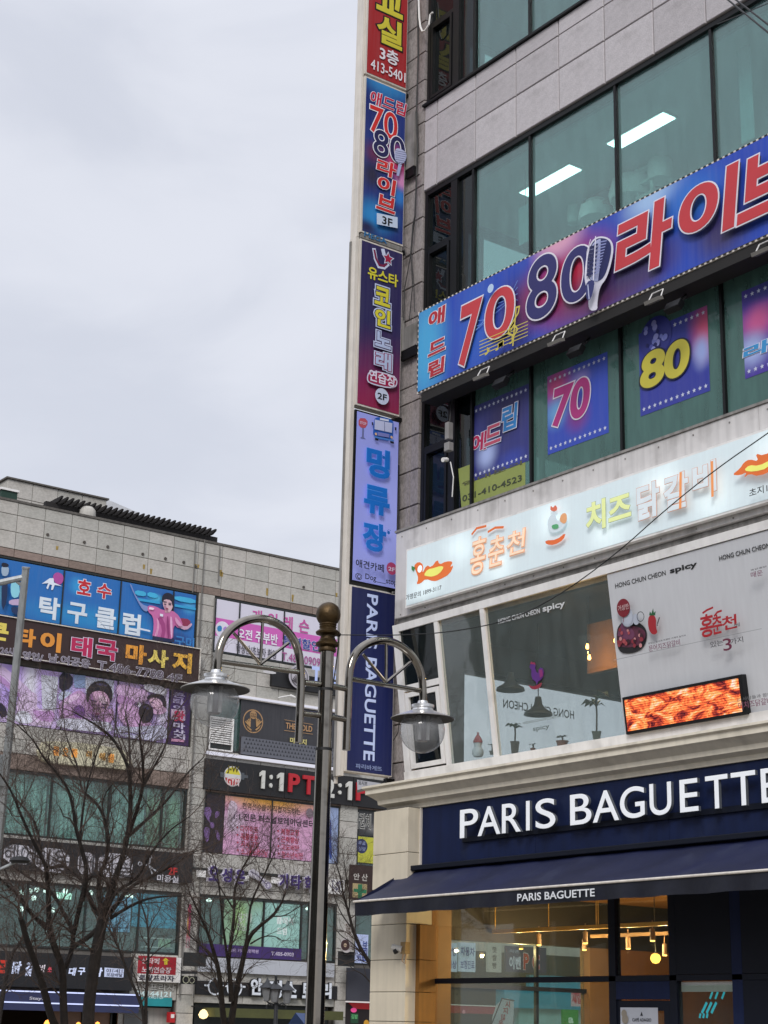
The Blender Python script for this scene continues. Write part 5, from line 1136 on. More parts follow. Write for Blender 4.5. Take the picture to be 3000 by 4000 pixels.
figure((('#3fb0dc', ((1090, 425), (1180, 440), (1180, 480), (1090, 465)), 1), ('#3fb0dc', ((1190, 440), (1270, 455), (1275, 495), (1190, 480)), 1), ('#2f9ed0', ((1110, 490), (1290, 520), (1290, 540), (1110, 512)), 0), ('#3fb0dc', ((1410, 470), (1580, 500), (1580, 540), (1410, 510)), 1), ('#2f9ed0', ((1410, 540), (1580, 570), (1580, 590), (1410, 560)), 0),
        ('#8e2c50', ((1440, 650), (1540, 665), (1530, 720), (1440, 740)), 1),
        ('#7f90c4', ((1055, 375), (1080, 440), (1100, 480), (1145, 545), (1200, 560), (1190, 605), (1150, 590), (1110, 520), (1075, 450), (1045, 380)), 1),
        ('#c66ba4', ((1190, 548), (1260, 560), (1310, 590), (1390, 590), (1450, 640), (1480, 720), (1440, 740), (1400, 700), (1395, 850), (1225, 830), (1240, 720), (1235, 640), (1190, 600)), 1),
        ('#a1417f', ((1300, 640), (1340, 720), (1320, 840), (1290, 840), (1310, 730), (1260, 660)), 1), ('#e09cc4', ((1260, 640), (1290, 700), (1260, 820), (1240, 820), (1270, 720)), 1),
        ('#caa0b8', ((1430, 690), (1500, 730), (1545, 690), (1550, 715), (1500, 755), (1440, 730)), 1),
        ('#d0a0b0', ((1325, 580), (1380, 580), (1370, 610), (1330, 610)), 0), ('#d6b0ba', ((1312, 500), (1390, 505), (1395, 560), (1370, 610), (1335, 600), (1312, 555)), 2), ('#14142a', ((1300, 510), (1310, 465), (1350, 445), (1400, 470), (1402, 540), (1388, 560), (1380, 510), (1325, 500), (1310, 530)), 1),
        ('#b07c94', ((1318, 560), (1335, 600), (1360, 606), (1345, 580), (1330, 540)), 1), ('#2a1f38', ((1316, 518), (1342, 522), (1342, 530), (1316, 527)), 0), ('#2a1f38', ((1320, 537), (1338, 539), (1338, 547), (1320, 544)), 0), ('#2a1f38', ((1356, 540), (1376, 543), (1376, 551), (1356, 548)), 0), ('#2a1f38', ((1355, 530), (1378, 532), (1378, 538), (1355, 536)), 0), ('#8c3c54', ((1335, 572), (1355, 575), (1350, 588), (1335, 584)), 1),
        ('#8e3270', ((1345, 640), (1352, 640), (1362, 800), (1350, 830), (1340, 720)), 0), ('#e6b0d4', ((1365, 640), (1385, 650), (1388, 800), (1374, 830)), 1), ('#f0d0e4', ((1200, 565), (1240, 575), (1230, 590), (1195, 585)), 0), ('#d89ac0', ((1405, 640), (1440, 680), (1470, 720), (1440, 725), (1410, 690)), 1), ('#dfe6f2', ((1285, 620), (1310, 625), (1308, 645), (1284, 640)), 0), ('#dfe6f2', ((1120, 735), (1205, 755), (1205, 768), (1120, 750)), 0), ('#152048', ((1225, 800), (1400, 830), (1398, 852), (1222, 835)), 0),
        ('#9fb4c8', ((0, 230), (60, 240), (60, 290), (40, 320), (0, 310)), 1), ('#0c1228', ((0, 205), (55, 215), (62, 245), (0, 245)), 1), ('#8cd0e0', ((85, 330), (140, 340), (150, 480), (90, 500), (70, 430)), 1), ('#c0a8c8', ((60, 510), (160, 500), (165, 555), (60, 550)), 1), ('#16305c', ((75, 560), (160, 575), (200, 640), (85, 625)), 1), ('#102850', ((0, 350), (50, 340), (45, 520), (0, 620)), 1)))
T('구미', (1400, 880), (1560, 820), '#2f7cc0', bold=.04)
# --- thai massage sign
s = Sign('shop_sign', PBd, 'wide brown massage sign with yellow and crimson Korean letters and T.486-7788 4F', 'sign')
s.panel(19.8, 29.9, 13.16, 14.48, .35, mat('sign_brown', '#35211f', rough=.6, var=.1), back=0)
s.P = PW_(.352); s.w = .002
s.frame(19.8, 29.9, 13.16, 14.48, .03, .05, alu)
for ch, a, b, c in (('큰', (-110, 835), (75, 680), '#d8c65c'), ('타', (130, 890), (295, 730), '#d78c34'), ('이', (318, 930), (500, 760), '#d98e36'), ('마', (1010, 1030), (1190, 860), '#dc9432'), ('사', (1190, 1055), (1365, 900), '#dcc662'), ('지', (1385, 1100), (1555, 925), '#dca83c')):
    s.text(ch, zc(*a), zc(*b), c, bold=.065, out=[('#2a1a18', .02)], emit=.05)
for ch, a, b in (('태', (568, 970), (748, 800)), ('국', (768, 1000), (952, 825))): s.text(ch, zc(*a), zc(*b), '#b01c50', bold=.055, out=[('#cfc4d8', .03)], emit=.05)
s.text('24시 영업 / 남.여공용', zc(-5, 1035), zc(725, 960), '#1c1620', bold=.012, out=[('#bcb8c8', .035)]) if False else None
for t_, a, b in (('24시', (-5, 945), (110, 897)), ('영업/', (175, 985), (345, 945)), ('남.여공용', (385, 1010), (725, 992)), ('T.486-7788', (780, 1072), (1318, 1082)), ('4F', (1345, 1160), (1465, 1114))):
    s.text(t_, zc(*a), zc(*b), '#6c6270', bold=.02, out=[('#d4d2e0', .03)])
# --- massage window prints
s = window_print(21.7, 28.93, 11.02, 12.95, gradient('print_mas', '#bda4dc', [(.05, .8, .2, .5, '#cdbcec'), (.17, .7, .08, .8, '#a58cd4'), (.27, .7, .06, .8, '#dcdae8'), (.45, .85, .06, .35, '#90a4cc'), (.55, .3, .2, .3, '#d0b0e0'), (.8, .7, .14, .5, '#c4a8d0'), (.97, .6, .05, .6, '#dcd6e6'), (.3, .1, .4, .25, '#cdb8e0'), (.85, .1, .2, .25, '#c8bce0')], emit=.06, dirty=.03), 'window_banner',
                 'purple-toned massage window banner showing people resting on their fronts', splits=(24.87, 26.9))
figure((('#d8bfe4', ((-20, 1060), (20, 1035), (110, 1110), (200, 1190), (300, 1290), (290, 1340), (200, 1330), (120, 1260), (-20, 1140)), 1), ('#b98fc8', ((-20, 1100), (60, 1160), (180, 1290), (220, 1335), (150, 1300), (40, 1200), (-20, 1160)), 1),
        ('#1c1838', ((-10, 1320), (50, 1380), (60, 1450), (-10, 1460)), 1), ('#dcc4e4', ((140, 1300), (200, 1260), (290, 1250), (305, 1320), (290, 1360), (330, 1400), (440, 1350), (445, 1520), (300, 1530), (180, 1490), (130, 1400)), 1), ('#bf92c8', ((250, 1380), (330, 1410), (440, 1400), (440, 1500), (300, 1480)), 1),
        ('#dfe0ee', ((115, 1430), (180, 1395), (250, 1430), (265, 1510), (120, 1500)), 1), ('#cfd0de', ((330, 1110), (470, 1130), (450, 1400), (340, 1385)), 0),
        ('#1a1630', ((475, 1090), (590, 1110), (585, 1215), (478, 1255)), 1), ('#8fa4cc', ((590, 1110), (690, 1120), (690, 1220), (600, 1215)), 0), ('#d2d6ea', ((690, 1130), (920, 1160), (915, 1300), (690, 1260)), 0), ('#c8cfe8', ((470, 1250), (560, 1245), (600, 1280), (470, 1330)), 1),
        ('#c79ccc', ((468, 1350), (540, 1290), (600, 1250), (655, 1235), (700, 1290), (720, 1400), (690, 1480), (480, 1480)), 1), ('#dfbfe0', ((500, 1335), (590, 1270), (650, 1262), (640, 1300), (560, 1340), (500, 1370)), 1), ('#7d4f98', ((600, 1370), (650, 1350), (690, 1400), (680, 1460), (600, 1460), (580, 1410)), 1),
        ('#d3a6c6', ((712, 1265), (760, 1225), (830, 1235), (880, 1275), (895, 1320), (868, 1385), (820, 1430), (770, 1450), (725, 1435), (700, 1380)), 2), ('#a877ac', ((712, 1275), (745, 1245), (752, 1330), (765, 1400), (770, 1445), (725, 1435), (700, 1370)), 1), ('#e6c6dc', ((790, 1270), (850, 1290), (870, 1330), (840, 1350), (800, 1330)), 1),
        ('#171220', ((690, 1290), (700, 1225), (745, 1175), (805, 1158), (860, 1172), (902, 1225), (908, 1290), (888, 1345), (878, 1300), (850, 1258), (800, 1240), (750, 1248), (722, 1275), (712, 1330), (700, 1340)), 1), ('#4a4468', ((760, 1185), (830, 1180), (870, 1210), (800, 1200)), 1),
        ('#43285a', ((728, 1312), (775, 1325), (775, 1335), (728, 1322)), 0), ('#5a3670', ((735, 1345), (772, 1355), (770, 1364), (738, 1356)), 0), ('#43285a', ((815, 1345), (862, 1350), (862, 1360), (815, 1355)), 0), ('#5a3670', ((812, 1372), (855, 1376), (852, 1386), (812, 1382)), 0), ('#94609c', ((785, 1340), (798, 1342), (800, 1400), (775, 1402)), 1), ('#8c3c70', ((762, 1420), (800, 1425), (785, 1438), (765, 1434)), 1), ('#5c3a74', ((720, 1425), (760, 1448), (800, 1440), (830, 1425), (800, 1462), (740, 1460)), 1),
        ('#c79ac8', ((800, 1420), (890, 1380), (915, 1400), (910, 1500), (790, 1490)), 1), ('#dcdcec', ((450, 1470), (600, 1465), (760, 1490), (900, 1500), (900, 1590), (448, 1545)), 1),
        ('#d9b4dc', ((930, 1195), (1000, 1190), (1080, 1220), (1180, 1240), (1200, 1300), (1150, 1340), (1050, 1330), (940, 1290)), 1), ('#b98abe', ((940, 1270), (1020, 1290), (1100, 1330), (1050, 1370), (940, 1350)), 1), ('#d0a4cf', ((935, 1350), (1050, 1345), (1130, 1400), (1180, 1480), (1230, 1520), (1100, 1570), (960, 1500)), 1), ('#e4e2ee', ((1150, 1180), (1340, 1215), (1338, 1290), (1240, 1262), (1160, 1240)), 1),
        ('#d6acd0', ((1250, 1350), (1330, 1370), (1340, 1420), (1260, 1440), (1210, 1420)), 1), ('#dcb4cc', ((1192, 1300), (1230, 1290), (1290, 1320), (1310, 1360), (1290, 1395), (1240, 1390), (1205, 1350)), 1),
        ('#1b1428', ((1172, 1300), (1200, 1275), (1250, 1268), (1310, 1275), (1336, 1325), (1332, 1385), (1312, 1375), (1300, 1325), (1260, 1298), (1210, 1300), (1190, 1320)), 1), ('#5a3670', ((1215, 1335), (1240, 1340), (1240, 1346), (1215, 1341)), 0), ('#8c3c70', ((1230, 1375), (1250, 1380), (1242, 1388), (1230, 1384)), 0),
        ('#181224', ((1108, 1420), (1118, 1370), (1150, 1345), (1190, 1350), (1228, 1390), (1232, 1450), (1200, 1500), (1150, 1505), (1122, 1470)), 1), ('#3c3458', ((1135, 1370), (1180, 1365), (1205, 1400), (1160, 1390)), 1), ('#e8e4f0', ((1098, 1345), (1108, 1335), (1122, 1338), (1130, 1355), (1120, 1375), (1102, 1370)), 1),
        ('#c8c8e0', ((930, 1525), (1060, 1540), (1150, 1530), (1340, 1520), (1335, 1665), (910, 1605)), 1), ('#a8a0cc', ((960, 1570), (1100, 1590), (1200, 1575), (1100, 1610), (960, 1590)), 1)))
s = Sign('window_banner', PW_(-.01), 'narrow dark purple window banner with stacked white letters and one red patch', 'banner')
s.sheet(29.0, 29.82, 11.02, 12.95, ink('#3a1e56'), name='print')
for k, (ch, y0, y1, c) in enumerate((('큰', 1290, 1245, '#a89cc0'), ('타', 1345, 1295, '#a89cc0'), ('이', 1385, 1350, '#a89cc0'), ('왓', 1485, 1390, '#c0305c'), ('마', 1540, 1490, '#c4bcd4'), ('사', 1580, 1545, '#c4bcd4'), ('지', 1625, 1580, '#c4bcd4'))):
    if c == '#c0305c': s.poly([zc(1385, 1388), zc(1500, 1400), zc(1498, 1485), zc(1383, 1475)], '#c0a8c0'); 
    s.text(ch, zc(1400, y0+12), zc(1498, y1+8), c, bold=.05)
s.poly([zc(1385, 1628), zc(1490, 1638), zc(1488, 1658), zc(1383, 1650)], '#c890b0')
# --- oval clinic sign
s = Sign('shop_sign', PBd, 'cream lozenge-shaped sign with small glowing orange letters above the teal windows', 'sign')
pts = [ze(*q) for q in ((312, 300), (360, 220), (460, 218), (700, 232), (900, 262), (1040, 290), (1110, 370), (1120, 420), (1060, 462), (900, 440), (600, 420), (400, 400), (340, 370))]
q = [PBd.at(p) for p in pts]; s.ens(q[0]); mb = MB(); 
Pq = PW_(.2); mb.poly(Pq, q, 0); n = len(q)
for i in range(n):
    a, b = q[i], q[(i+1) % n]; mb.add([PBd.pt(*a), PBd.pt(*b), Pq.pt(*b), Pq.pt(*a)], [(0, 1, 2, 3)])
obj('panel', mb, mat('cream_sign', '#c3bda2', emit=.1), s.t); s.P = Pq; s.w = .004
for ch, a, b in (('물', (455, 335), (515, 258)), ('오', (540, 340), (592, 268)), ('를', (612, 350), (672, 278)), ('더', (745, 355), (790, 295)), ('예', (855, 375), (908, 312)), ('쁨', (930, 395), (985, 322))):
    s.text(ch, ze(*a), ze(*b), '#6a4a22' if ch in '더예' else '#d88432', bold=.02, out=[('#e0b060', .05)], emit=.25)
# --- hair salon sign
s = Sign('shop_sign', PBd, 'black hair salon sign with two big white lettered blocks, scissors and a red 2F', 'sign')
s.panel(20.4, 30.15, 6.3, 7.28, .2, mat('sign_black', '#19191c', rough=.6)); s.P = PW_(.202); s.w = .003
for a, b in (((25, 1260), (300, 1120)), ((300, 1330), (605, 1150)), ((665, 1355), (825, 1180)), ((840, 1375), (1150, 1195))):
    u0, u1, v0, v1 = s.r(ze(*a), ze(*b)); s.poly([(u0, v0), (u1, v0), (u1, v1), (u0, v1)], '#c9c7cf', uv=True, smooth=1)
for t_, a, b in (('헤어', (30, 1250), (295, 1120)), ('미용', (305, 1320), (600, 1155)), ('머', (675, 1345), (815, 1185)), ('리실', (845, 1365), (1145, 1200))):
    s.text(t_, ze(*a), ze(*b), '#4a4a50', bold=.0)
s.strokes([[ze(1215, 1275), ze(1280, 1285), ze(1360, 1345)], [ze(1295, 1220), ze(1285, 1285), ze(1320, 1380)]], '#b9bcc4', .05)
s.disc(ze(1205, 1270), ze(1222, 1272), '#b9bcc4', ring=.6); s.disc(ze(1292, 1212), ze(1309, 1214), '#b9bcc4', ring=.6)
s.text('2F', ze(1445, 1365), ze(1530, 1305), '#b02a28', bold=.05); s.text('미용실', ze(1350, 1425), ze(1540, 1375), '#c9c7cf', bold=.04)
# --- ground row left: chicken restaurant
s = Sign('shop_sign', PBd, 'black restaurant sign with red and bluish white brush letters and a small lit white panel', 'sign')
s.panel(20.4, 28.05, 2.66, 3.74, .25, bpy.data.materials['sign_black']); s.P = PW_(.252); s.w = .003
s.text('ㄹ', zf(-20, 1000), zf(62, 885), '#c0301e', bold=.05, shear=.1, emit=.1)
for ch, a, b, c in (('닭', (92, 1005), (195, 895), '#c8d2ee'), ('갈', (205, 1025), (298, 900), '#c8d2ee'), ('비', (325, 990), (392, 925), '#d8d0d8'), ('쏘', (405, 990), (450, 945), '#c84858'), ('대', (585, 1020), (660, 950), '#c8d2ee'), ('구', (665, 1015), (740, 950), '#c8d2ee'), ('막', (800, 1030), (890, 950), '#c8d2ee')):
    s.text(ch, zf(*a), zf(*b), c, bold=.06, shear=.15, emit=.25)
s.poly([zf(900, 950), zf(1068, 962), zf(1062, 1038), zf(897, 1030)], '#b9c2dc', emit=.2)
s.text('031-411', zf(915, 990), zf(1055, 966), '#2a3050', bold=.02); s.text('포장배달', zf(915, 1026), zf(1055, 1002), '#2a3050', bold=.02)
s = Sign('striped_awning', PBd, 'dark blue shop awning edged with two bright white light strips', 'awning')
s.panel(20.4, 28.0, 1.95, 2.55, .9, mat('awning_blue', '#2a3054', rough=.6, var=.15)); s.P = PW_(.905); s.w = .001
stripw = lamp_mat('led_strip', '#cdd6ff', 1.0)
for a, b in ((2.50, 2.54), (2.16, 2.20)): obj('light_strip', MB().obox(s.P, 20.4, 28.0, a, b, 0, .02), stripw, s.t)
s.w += .02; s.text('Stay.', zf(250, 1235), zf(370, 1205), '#c0c0cc', bold=.03)
# restaurant opening behind
op = MB().box((XB-3, 21.7, GZ), (XB-2.9, 28.4, 2.45)); obj('inner_wall', op, mat('far_dark_room', '#241a14', rough=.9), bB)
for i, (x_, y_) in enumerate(((455, 1435), (700, 1435), (865, 1432))):
    a = PBd.at(zf(x_, y_)); t = thing('wall_lamp', (XB-.3, a[0], a[1]), 'warm glowing lamp low in the dark restaurant front, %s' % ('leftmost', 'between two trunks', 'rightmost')[i], 'lamp', 'warm lamps in the far restaurant')
    obj('globe', MB().lathe((XB-.3, a[0], a[1]-.12), [(.001, 0), (.1, .03), (.15, .12), (.1, .21), (.001, .25)], 12), lamp_mat('far_warm', '#ff9c4a', 2.2), t, smooth=True); obj('rod', MB().tube([(XB-.3, a[0], a[1]+.1), (XB-.3, a[0], 2.4)], .01, 5), rubber, t)
for a_, b_ in (((470, 1290), (720, 1438)), ((810, 1280), (970, 1438))):
    u0, v1 = PBd.at(zf(*a_)); u1, v0 = PBd.at(zf(*b_)); t = thing('lit_window', (XB-.2, u0, v0), 'dim brown shop window %s' % ('between the two tree stems' if a_[0] < 500 else 'right of the trunks with white letters'), 'window')
    obj('pane', MB().obox(PBd, u0, u1, GZ, v1, -.2, -.18), mat('dim_brown', '#6a5040', rough=.5, emit=.08), t); obj('frame', MB().frame(PBd, u0-.05, u1+.05, GZ, v1+.05, -.19, -.12, .06), far_dark, t)
# 2F left shop: ceiling lamps and posters
lw2 = lamp_mat('shop_lamp', '#eafff6', 2.2)
for i, (x_, y_) in enumerate(((185, 305), (258, 290), (318, 280), (395, 285), (290, 350), (565, 290), (480, 330), (782, 305), (1090, 345), (1135, 335), (1385, 355), (180, 445), (452, 455))):
    P_ = FB(XB-1.2); a = P_.at(zf(x_, y_)); t = thing('spot_lamp', (XB-1.2, a[0], a[1]), 'small bright ceiling spot in the salon window behind the bare branches', 'lamp', 'ceiling spots in the salon')
    obj('lamp', MB().lathe((XB-1.2, a[0], a[1]-.08), [(.001, 0), (.07, .02), (.09, .08), (.07, .15), (.001, .17)], 10), lw2, t, smooth=True)
P_ = FB(XB-1.5); t = thing('light_box', (XB-1.5, 24.6, 5.5), 'bright green-white light box on the salon ceiling', 'light'); a = P_.at(zf(470, 355)); b = P_.at(zf(610, 310))
obj('diffuser', MB().obox(P_, a[0], b[0], a[1], b[1], 0, .1), lamp_mat('mint_glow', '#c8ffe8', 1.3), t); obj('casing', MB().obox(P_, a[0]-.05, b[0]+.05, a[1]-.02, b[1]+.05, -.2, -.01), rdark, t)
s = window_print(28.05, 29.75, 4.75, 5.85, ink('#4d8a9c'), 'window_poster', 'blue-green arched poster in the salon window', 'poster', w=-.05)
s = window_print(26.9, 28.0, 4.55, 5.7, ink('#6aa0b8'), 'window_poster', 'pale blue square poster in the salon window', 'poster', w=-.05)
s = Sign('shelf_unit', PW_(-.3), 'green-lit shelves at the right end of the salon window', 'shelf')
for z in (4.1, 4.4, 4.75): s.panel(28.7, 29.8, z, z+.04, .02, white_frame, name='shelf', back=-.2)
s.panel(29.3, 29.7, 4.14, 4.4, .05, curt2, name='box', back=-.1)
s = window_print(21.7, 23.0, 3.95, 5.9, ink('#8cc0b2'), 'window_poster', 'pale mint curtain panel at the left end of the salon window', 'curtain', w=-.05)
# --- entrance signs (red, white, teal)
s = Sign('entrance_sign', PBd, 'red and white sign over the plaza entrance with a yellow arrow', 'sign')
s.panel(28.28, 29.9, 2.98, 3.80, .2, white_frame); s.P = PW_(.203); s.w = .002
u0, u1, v0, v1 = s.r(zf(1185, 1000), zf(1525, 862)); s.poly([(u0, v0), (u1, v0-.0), (u1, v1), (u0, v1)], '#9c1c2a', uv=True)
s.text('신타페', zf(1220, 915), zf(1380, 870), '#d8c8c8', bold=.03, shear=.1); s.poly([zf(1402, 890), zf(1430, 865), zf(1462, 892), zf(1446, 892), zf(1446, 925), zf(1418, 925), zf(1418, 890)], '#d8c032')
s.text('노래연습장', zf(1220, 992), zf(1480, 950), '#d8c8cc', bold=.03, shear=.1); s.text('로얄프라자', zf(1195, 1060), zf(1505, 1022), '#2a2a40', bold=.03)
s = Sign('entrance_lettering', PBd, 'pale building name letters under the red entrance sign', 'lettering'); s.w = .03
s.text('로얄프라자', zf(1135, 1142), zf(1510, 1092), '#c9c7c2', bold=.03, out=[('#3a3836', .03)])
s = Sign('entrance_sign', PBd, 'teal strip sign with small white letters under the plaza name', 'sign'); s.panel(27.95, 29.7, 2.2, 2.48, .08, mat('teal_sign', '#1f8c92')); s.P = PW_(.082); s.w = .002
s.text('04144121', zf(1175, 1195), zf(1480, 1160), '#cfe8e8', bold=.03); s.text('T.492-1129', zf(1280, 1218), zf(1410, 1200), '#cfe8e8', bold=.01)
obj('entrance_wall', MB().obox(PBd, 27.9, 29.9, GZ, 2.15, -.35, -.3), concrete[0], bB); obj('entrance_door', MB().obox(PBd, 28.1, 29.0, GZ, 2.05, -.29, -.25), mat('grey_door', '#6a6c6c'), bB)
fx = thing('fire_box', (XB+.1, 29.6, 1.6), 'red fire hydrant box on the wall under the plaza entrance sign', 'box')
a = PBd.at(zf(1450, 1425)); b = PBd.at(zf(1503, 1335)); obj('cabinet', MB().obox(PBd, a[0], b[0], a[1], b[1], -.1, .1), mat('fire_red', '#b81c24'), fx); obj('dial', MB().obox(PBd, (a[0]+b[0])/2-.06, (a[0]+b[0])/2+.06, a[1]+.15, a[1]+.27, .1, .12), white_frame, fx)
# --- right bay, top: personal lesson banner
s = window_print(30.68, 36.36, 14.62, 16.52, gradient('print_lesson', '#cfccda', [(.5, .1, .5, .3, '#d3cfdd')], emit=.03, dirty=.05), 'window_banner', 'white and pink lesson banner filling the top right window', splits=(31.66, 33.62))
a = 30.68; s.poly([(30.68, 15.15), (36.36, 15.15), (36.36, 15.82), (30.68, 15.82)], '#cb62b4', uv=True)
s.disc(zd(375, 465), zd(438, 478), '#dcd8e6', ry=.62/.5 if False else 1.0); s.poly([zd(325, 440), zd(350, 425), (370) and zd(370, 440), zd(365, 480), zd(330, 480)], '#2a80b8', smooth=1); s.poly([zd(380, 445), zd(405, 435), zd(415, 460), zd(400, 485), zd(380, 475)], '#a87cc8', smooth=1)
for ch, a, b in (('개', (625, 400), (715, 290)), ('인', (762, 430), (850, 318)), ('레', (895, 470), (980, 345)), ('슨', (1030, 495), (1122, 375))): s.text(ch, zd(*a), zd(*b), '#c2529c', bold=.03)
for t_, a, b in (('오전', (497, 535), (630, 472)), ('주부반', (652, 570), (850, 507))): s.text(t_, zd(*a), zd(*b), '#e6e2ee', bold=.035)
s.text('특별할인', zd(890, 600), zd(1210, 567), '#2c3a8c', bold=.035, out=[('#dcd8e6', .03)])
s.text('학생반/초보자 환영', zd(485, 662), zd(835, 642), '#34303a', bold=.014); s.text('T.486-0909', zd(880, 728), zd(1215, 714), '#a4508c', bold=.012)
s = Sign('shop_sign', PBd, 'dark strip sign with a round hands emblem and blue-white letters behind the lamp', 'sign')
s.panel(33.1, 36.9, 13.62, 14.2, .15, bpy.data.materials['sign_black']); s.P = PW_(.3); s.w = 0
s.disc(zd(1035, 870), zd(1122, 885), '#b8b4bc'); s.w += .02; s.disc(zd(1035, 870), zd(1108, 882), '#3a3840', ring=.93)
for d_ in (-1, 1):
    for k in range(4): s.strokes([[zd(1035+d_*20, 925), zd(1035+d_*(30+k*12), 860+k*12)]], '#4a4448', .04)
s.w = .02; s.text('THE', zd(1140, 915), zd(1370, 815), '#a9b8e4', bold=.06, emit=.15); s.poly([zd(722, 812), zd(835, 830), zd(830, 850), zd(725, 838)], '#c8c6c8', smooth=1)
# --- the gold massage window
s = window_print(31.9, 36.3, 10.95, 12.98, gradient('print_gold', '#2e2e33', [(.5, .6, .6, .4, '#343439')], dirty=.05), 'window_banner', 'black window banner with a gold hands emblem and THE GOLD', w=.02)
s.disc(zd(638, 1255), zd(725, 1268), '#a8845c', ring=.90); s.disc(zd(640, 1200), zd(670, 1205), '#a8845c'); s.text('GOLD', zd(615, 1215), zd(665, 1190), '#2c2620', bold=.02)
for d_ in (-1, 1):
    for k in range(4): s.strokes([[zd(638+d_*28, 1300), zd(638+d_*(25+k*14), 1228+k*10)]], '#b08a5c', .05)
    s.poly([zd(638+d_*12, 1330), zd(638+d_*62, 1285), zd(638+d_*50, 1315), zd(638+d_*22, 1338)], '#b08a5c')
s.text('THE GOLD', zd(915, 1318), zd(1145, 1299), '#b98f64', bold=.03); s.strokes([[zd(905, 1243), zd(1150, 1285)], [zd(902, 1335), zd(1148, 1368)]], '#a8845c', .02)
s.text('마사지', zd(950, 1445), zd(1095, 1414), '#cfc47c', bold=.04)
mb = MB()
for r_ in range(4):
    for k in range(30):
        y = 32.1+k*.142+(r_ % 2)*.07; z = 11.12+r_*.14
        mb.poly(s.P, [(y-.045, z-.03), (y+.045, z-.03), (y, z+.06)], s.w)
s.sheet(31.95, 36.28, 10.98, 11.62, ink('#63656e'), name='print_band'); s.w += .003
for i, v in enumerate(mb.v): mb.v[i] = (v[0]+.008, v[1], v[2])
obj('print_pattern', mb, ink('#2b2c33'), s.t, kind='stuff')
t = thing('light_strip', (XB+.2, 33, 13.05), 'bright white light strip along the top of the black and gold window', 'light strip'); obj('tube', MB().box((XB+.05, 31.0, 13.02), (XB+.14, 36.9, 13.085)), lamp_mat('strip_white', '#dcdcea', .75), t); obj('channel', MB().box((XB-.02, 31.0, 12.98), (XB+.05, 36.9, 13.12)), alu, t)
t = thing('light_strip', (XB+.2, 33, 10.85), 'bright white light strip along the foot of the black and gold window', 'light strip'); obj('tube', MB().box((XB+.05, 30.5, 10.82), (XB+.14, 37.2, 10.92)), bpy.data.materials['strip_white'], t); obj('channel', MB().box((XB-.02, 30.5, 10.80), (XB+.05, 37.2, 10.94)), alu, t)
lv_ = thing('louvre_vent', (XB+.02, 31.1, 10.95), 'white louvred vent beside the black and gold window', 'vent')
obj('frame', MB().frame(PBd, 30.62, 31.62, 11.0, 12.2, 0, .06, .05), white_frame, lv_)
for k in range(12): obj('slat', MB().obox(PBd, 30.67, 31.57, 11.25+k*.078, 11.295+k*.078, .0, .05), white_frame, lv_)
obj('backing', MB().obox(PBd, 30.64, 31.6, 11.02, 12.18, -.02, .001), far_dark, lv_)
ah = thing('wall_spotlight', (XB+.1, 34, 13.4), 'short white lamp arm on the stone above the black and gold window', 'lamp'); P_ = PW_(.3); a = P_.at(zd(855, 1052)); b = P_.at(zd(960, 1032))
obj('arm', MB().tube([P_.pt(*a), P_.pt(*b)], .025, 6), white_frame, ah); obj('head', MB().tube([P_.pt(*b), P_.pt(b[0]+.2, b[1]-.05)], .05, 8), white_frame, ah)
# --- gym sign
s = Sign('shop_sign', PBd, 'black gym sign with 1:1 PT and 2:1 in white and red raised characters', 'sign')
for a, b in zip((30.48, 33.86, 36.9), (33.84, 36.88, 39.5)): s.panel(a, b, 9.58, 10.66, .15, bpy.data.materials['sign_black'])
s.P = PW_(.152); s.w = .004
s.disc(zg(432, 275), zg(502, 285), '#c8c8c8'); s.disc(zg(432, 275), zg(494, 284), '#b82a2c'); 
c_ = s.P.at(zg(432, 275)); r_ = abs(s.P.at(zg(494, 284))[0]-c_[0]); s.poly([(c_[0]+r_*math.cos(t*math.pi/12), c_[1]+r_*math.sin(t*math.pi/12)) for t in range(13)], '#cfc43a', uv=True)
s.poly([(c_[0]-r_*.98, c_[1]-.07), (c_[0]+r_*.98, c_[1]-.07), (c_[0]+r_*.98, c_[1]+.07), (c_[0]-r_*.98, c_[1]+.07)], '#c8c8c8', uv=True)
s.text('J-W', zg(385, 250), zg(485, 195), '#5a5016', bold=.04); s.text('GYM', zg(380, 345), zg(485, 290), '#d8c0c0', bold=.05)
s.poly([zg(500, 245), zg(525, 248), zg(525, 262), (zg(555, 268)), zg(555, 290), zg(525, 290), zg(523, 305), zg(498, 300)], '#4c5258'); s.poly([zg(330, 240), zg(365, 245), zg(360, 285), zg(330, 280)], '#4c5258')
def one(s, a, b, c, d=.07):
    u0, u1, v0, v1 = s.r(zg(*a), zg(*b)); W, H = u1-u0, v1-v0
    q = [(.42, 0), (1, 0), (1, 1), (.5, 1), (0, .84), (0, .66), (.42, .76)]; q = [(u0+x*W, v0+y*H) for x, y in q]; mb = MB().poly(s.P, q, s.w+d)
    for i in range(len(q)):
        e, f = q[i], q[(i+1) % len(q)]; mb.add([s.P.pt(*e, s.w), s.P.pt(*f, s.w), s.P.pt(*f, s.w+d), s.P.pt(*e, s.w+d)], [(0, 1, 2, 3)])
    obj('letter', mb, ink(c), s.t)
def solid(s, ch, a, b, c, d=.07, bold=.045, out=None, emit=.0, name='letter'):
    u0, u1, v0, v1 = s.r(a, b)
    if out:
        mb = MB(); put_text(mb, s.P, ch, u0, u1, v0, v1, s.w, bold=bold, extrude=.5, thick=d*.8, grow=out[1]); obj('letter_backing', mb, ink(out[0]), s.t)
    mb = MB(); put_text(mb, s.P, ch, u0, u1, v0, v1, s.w, bold=bold, extrude=.5, thick=d); obj(name, mb, ink(c, emit), s.t)
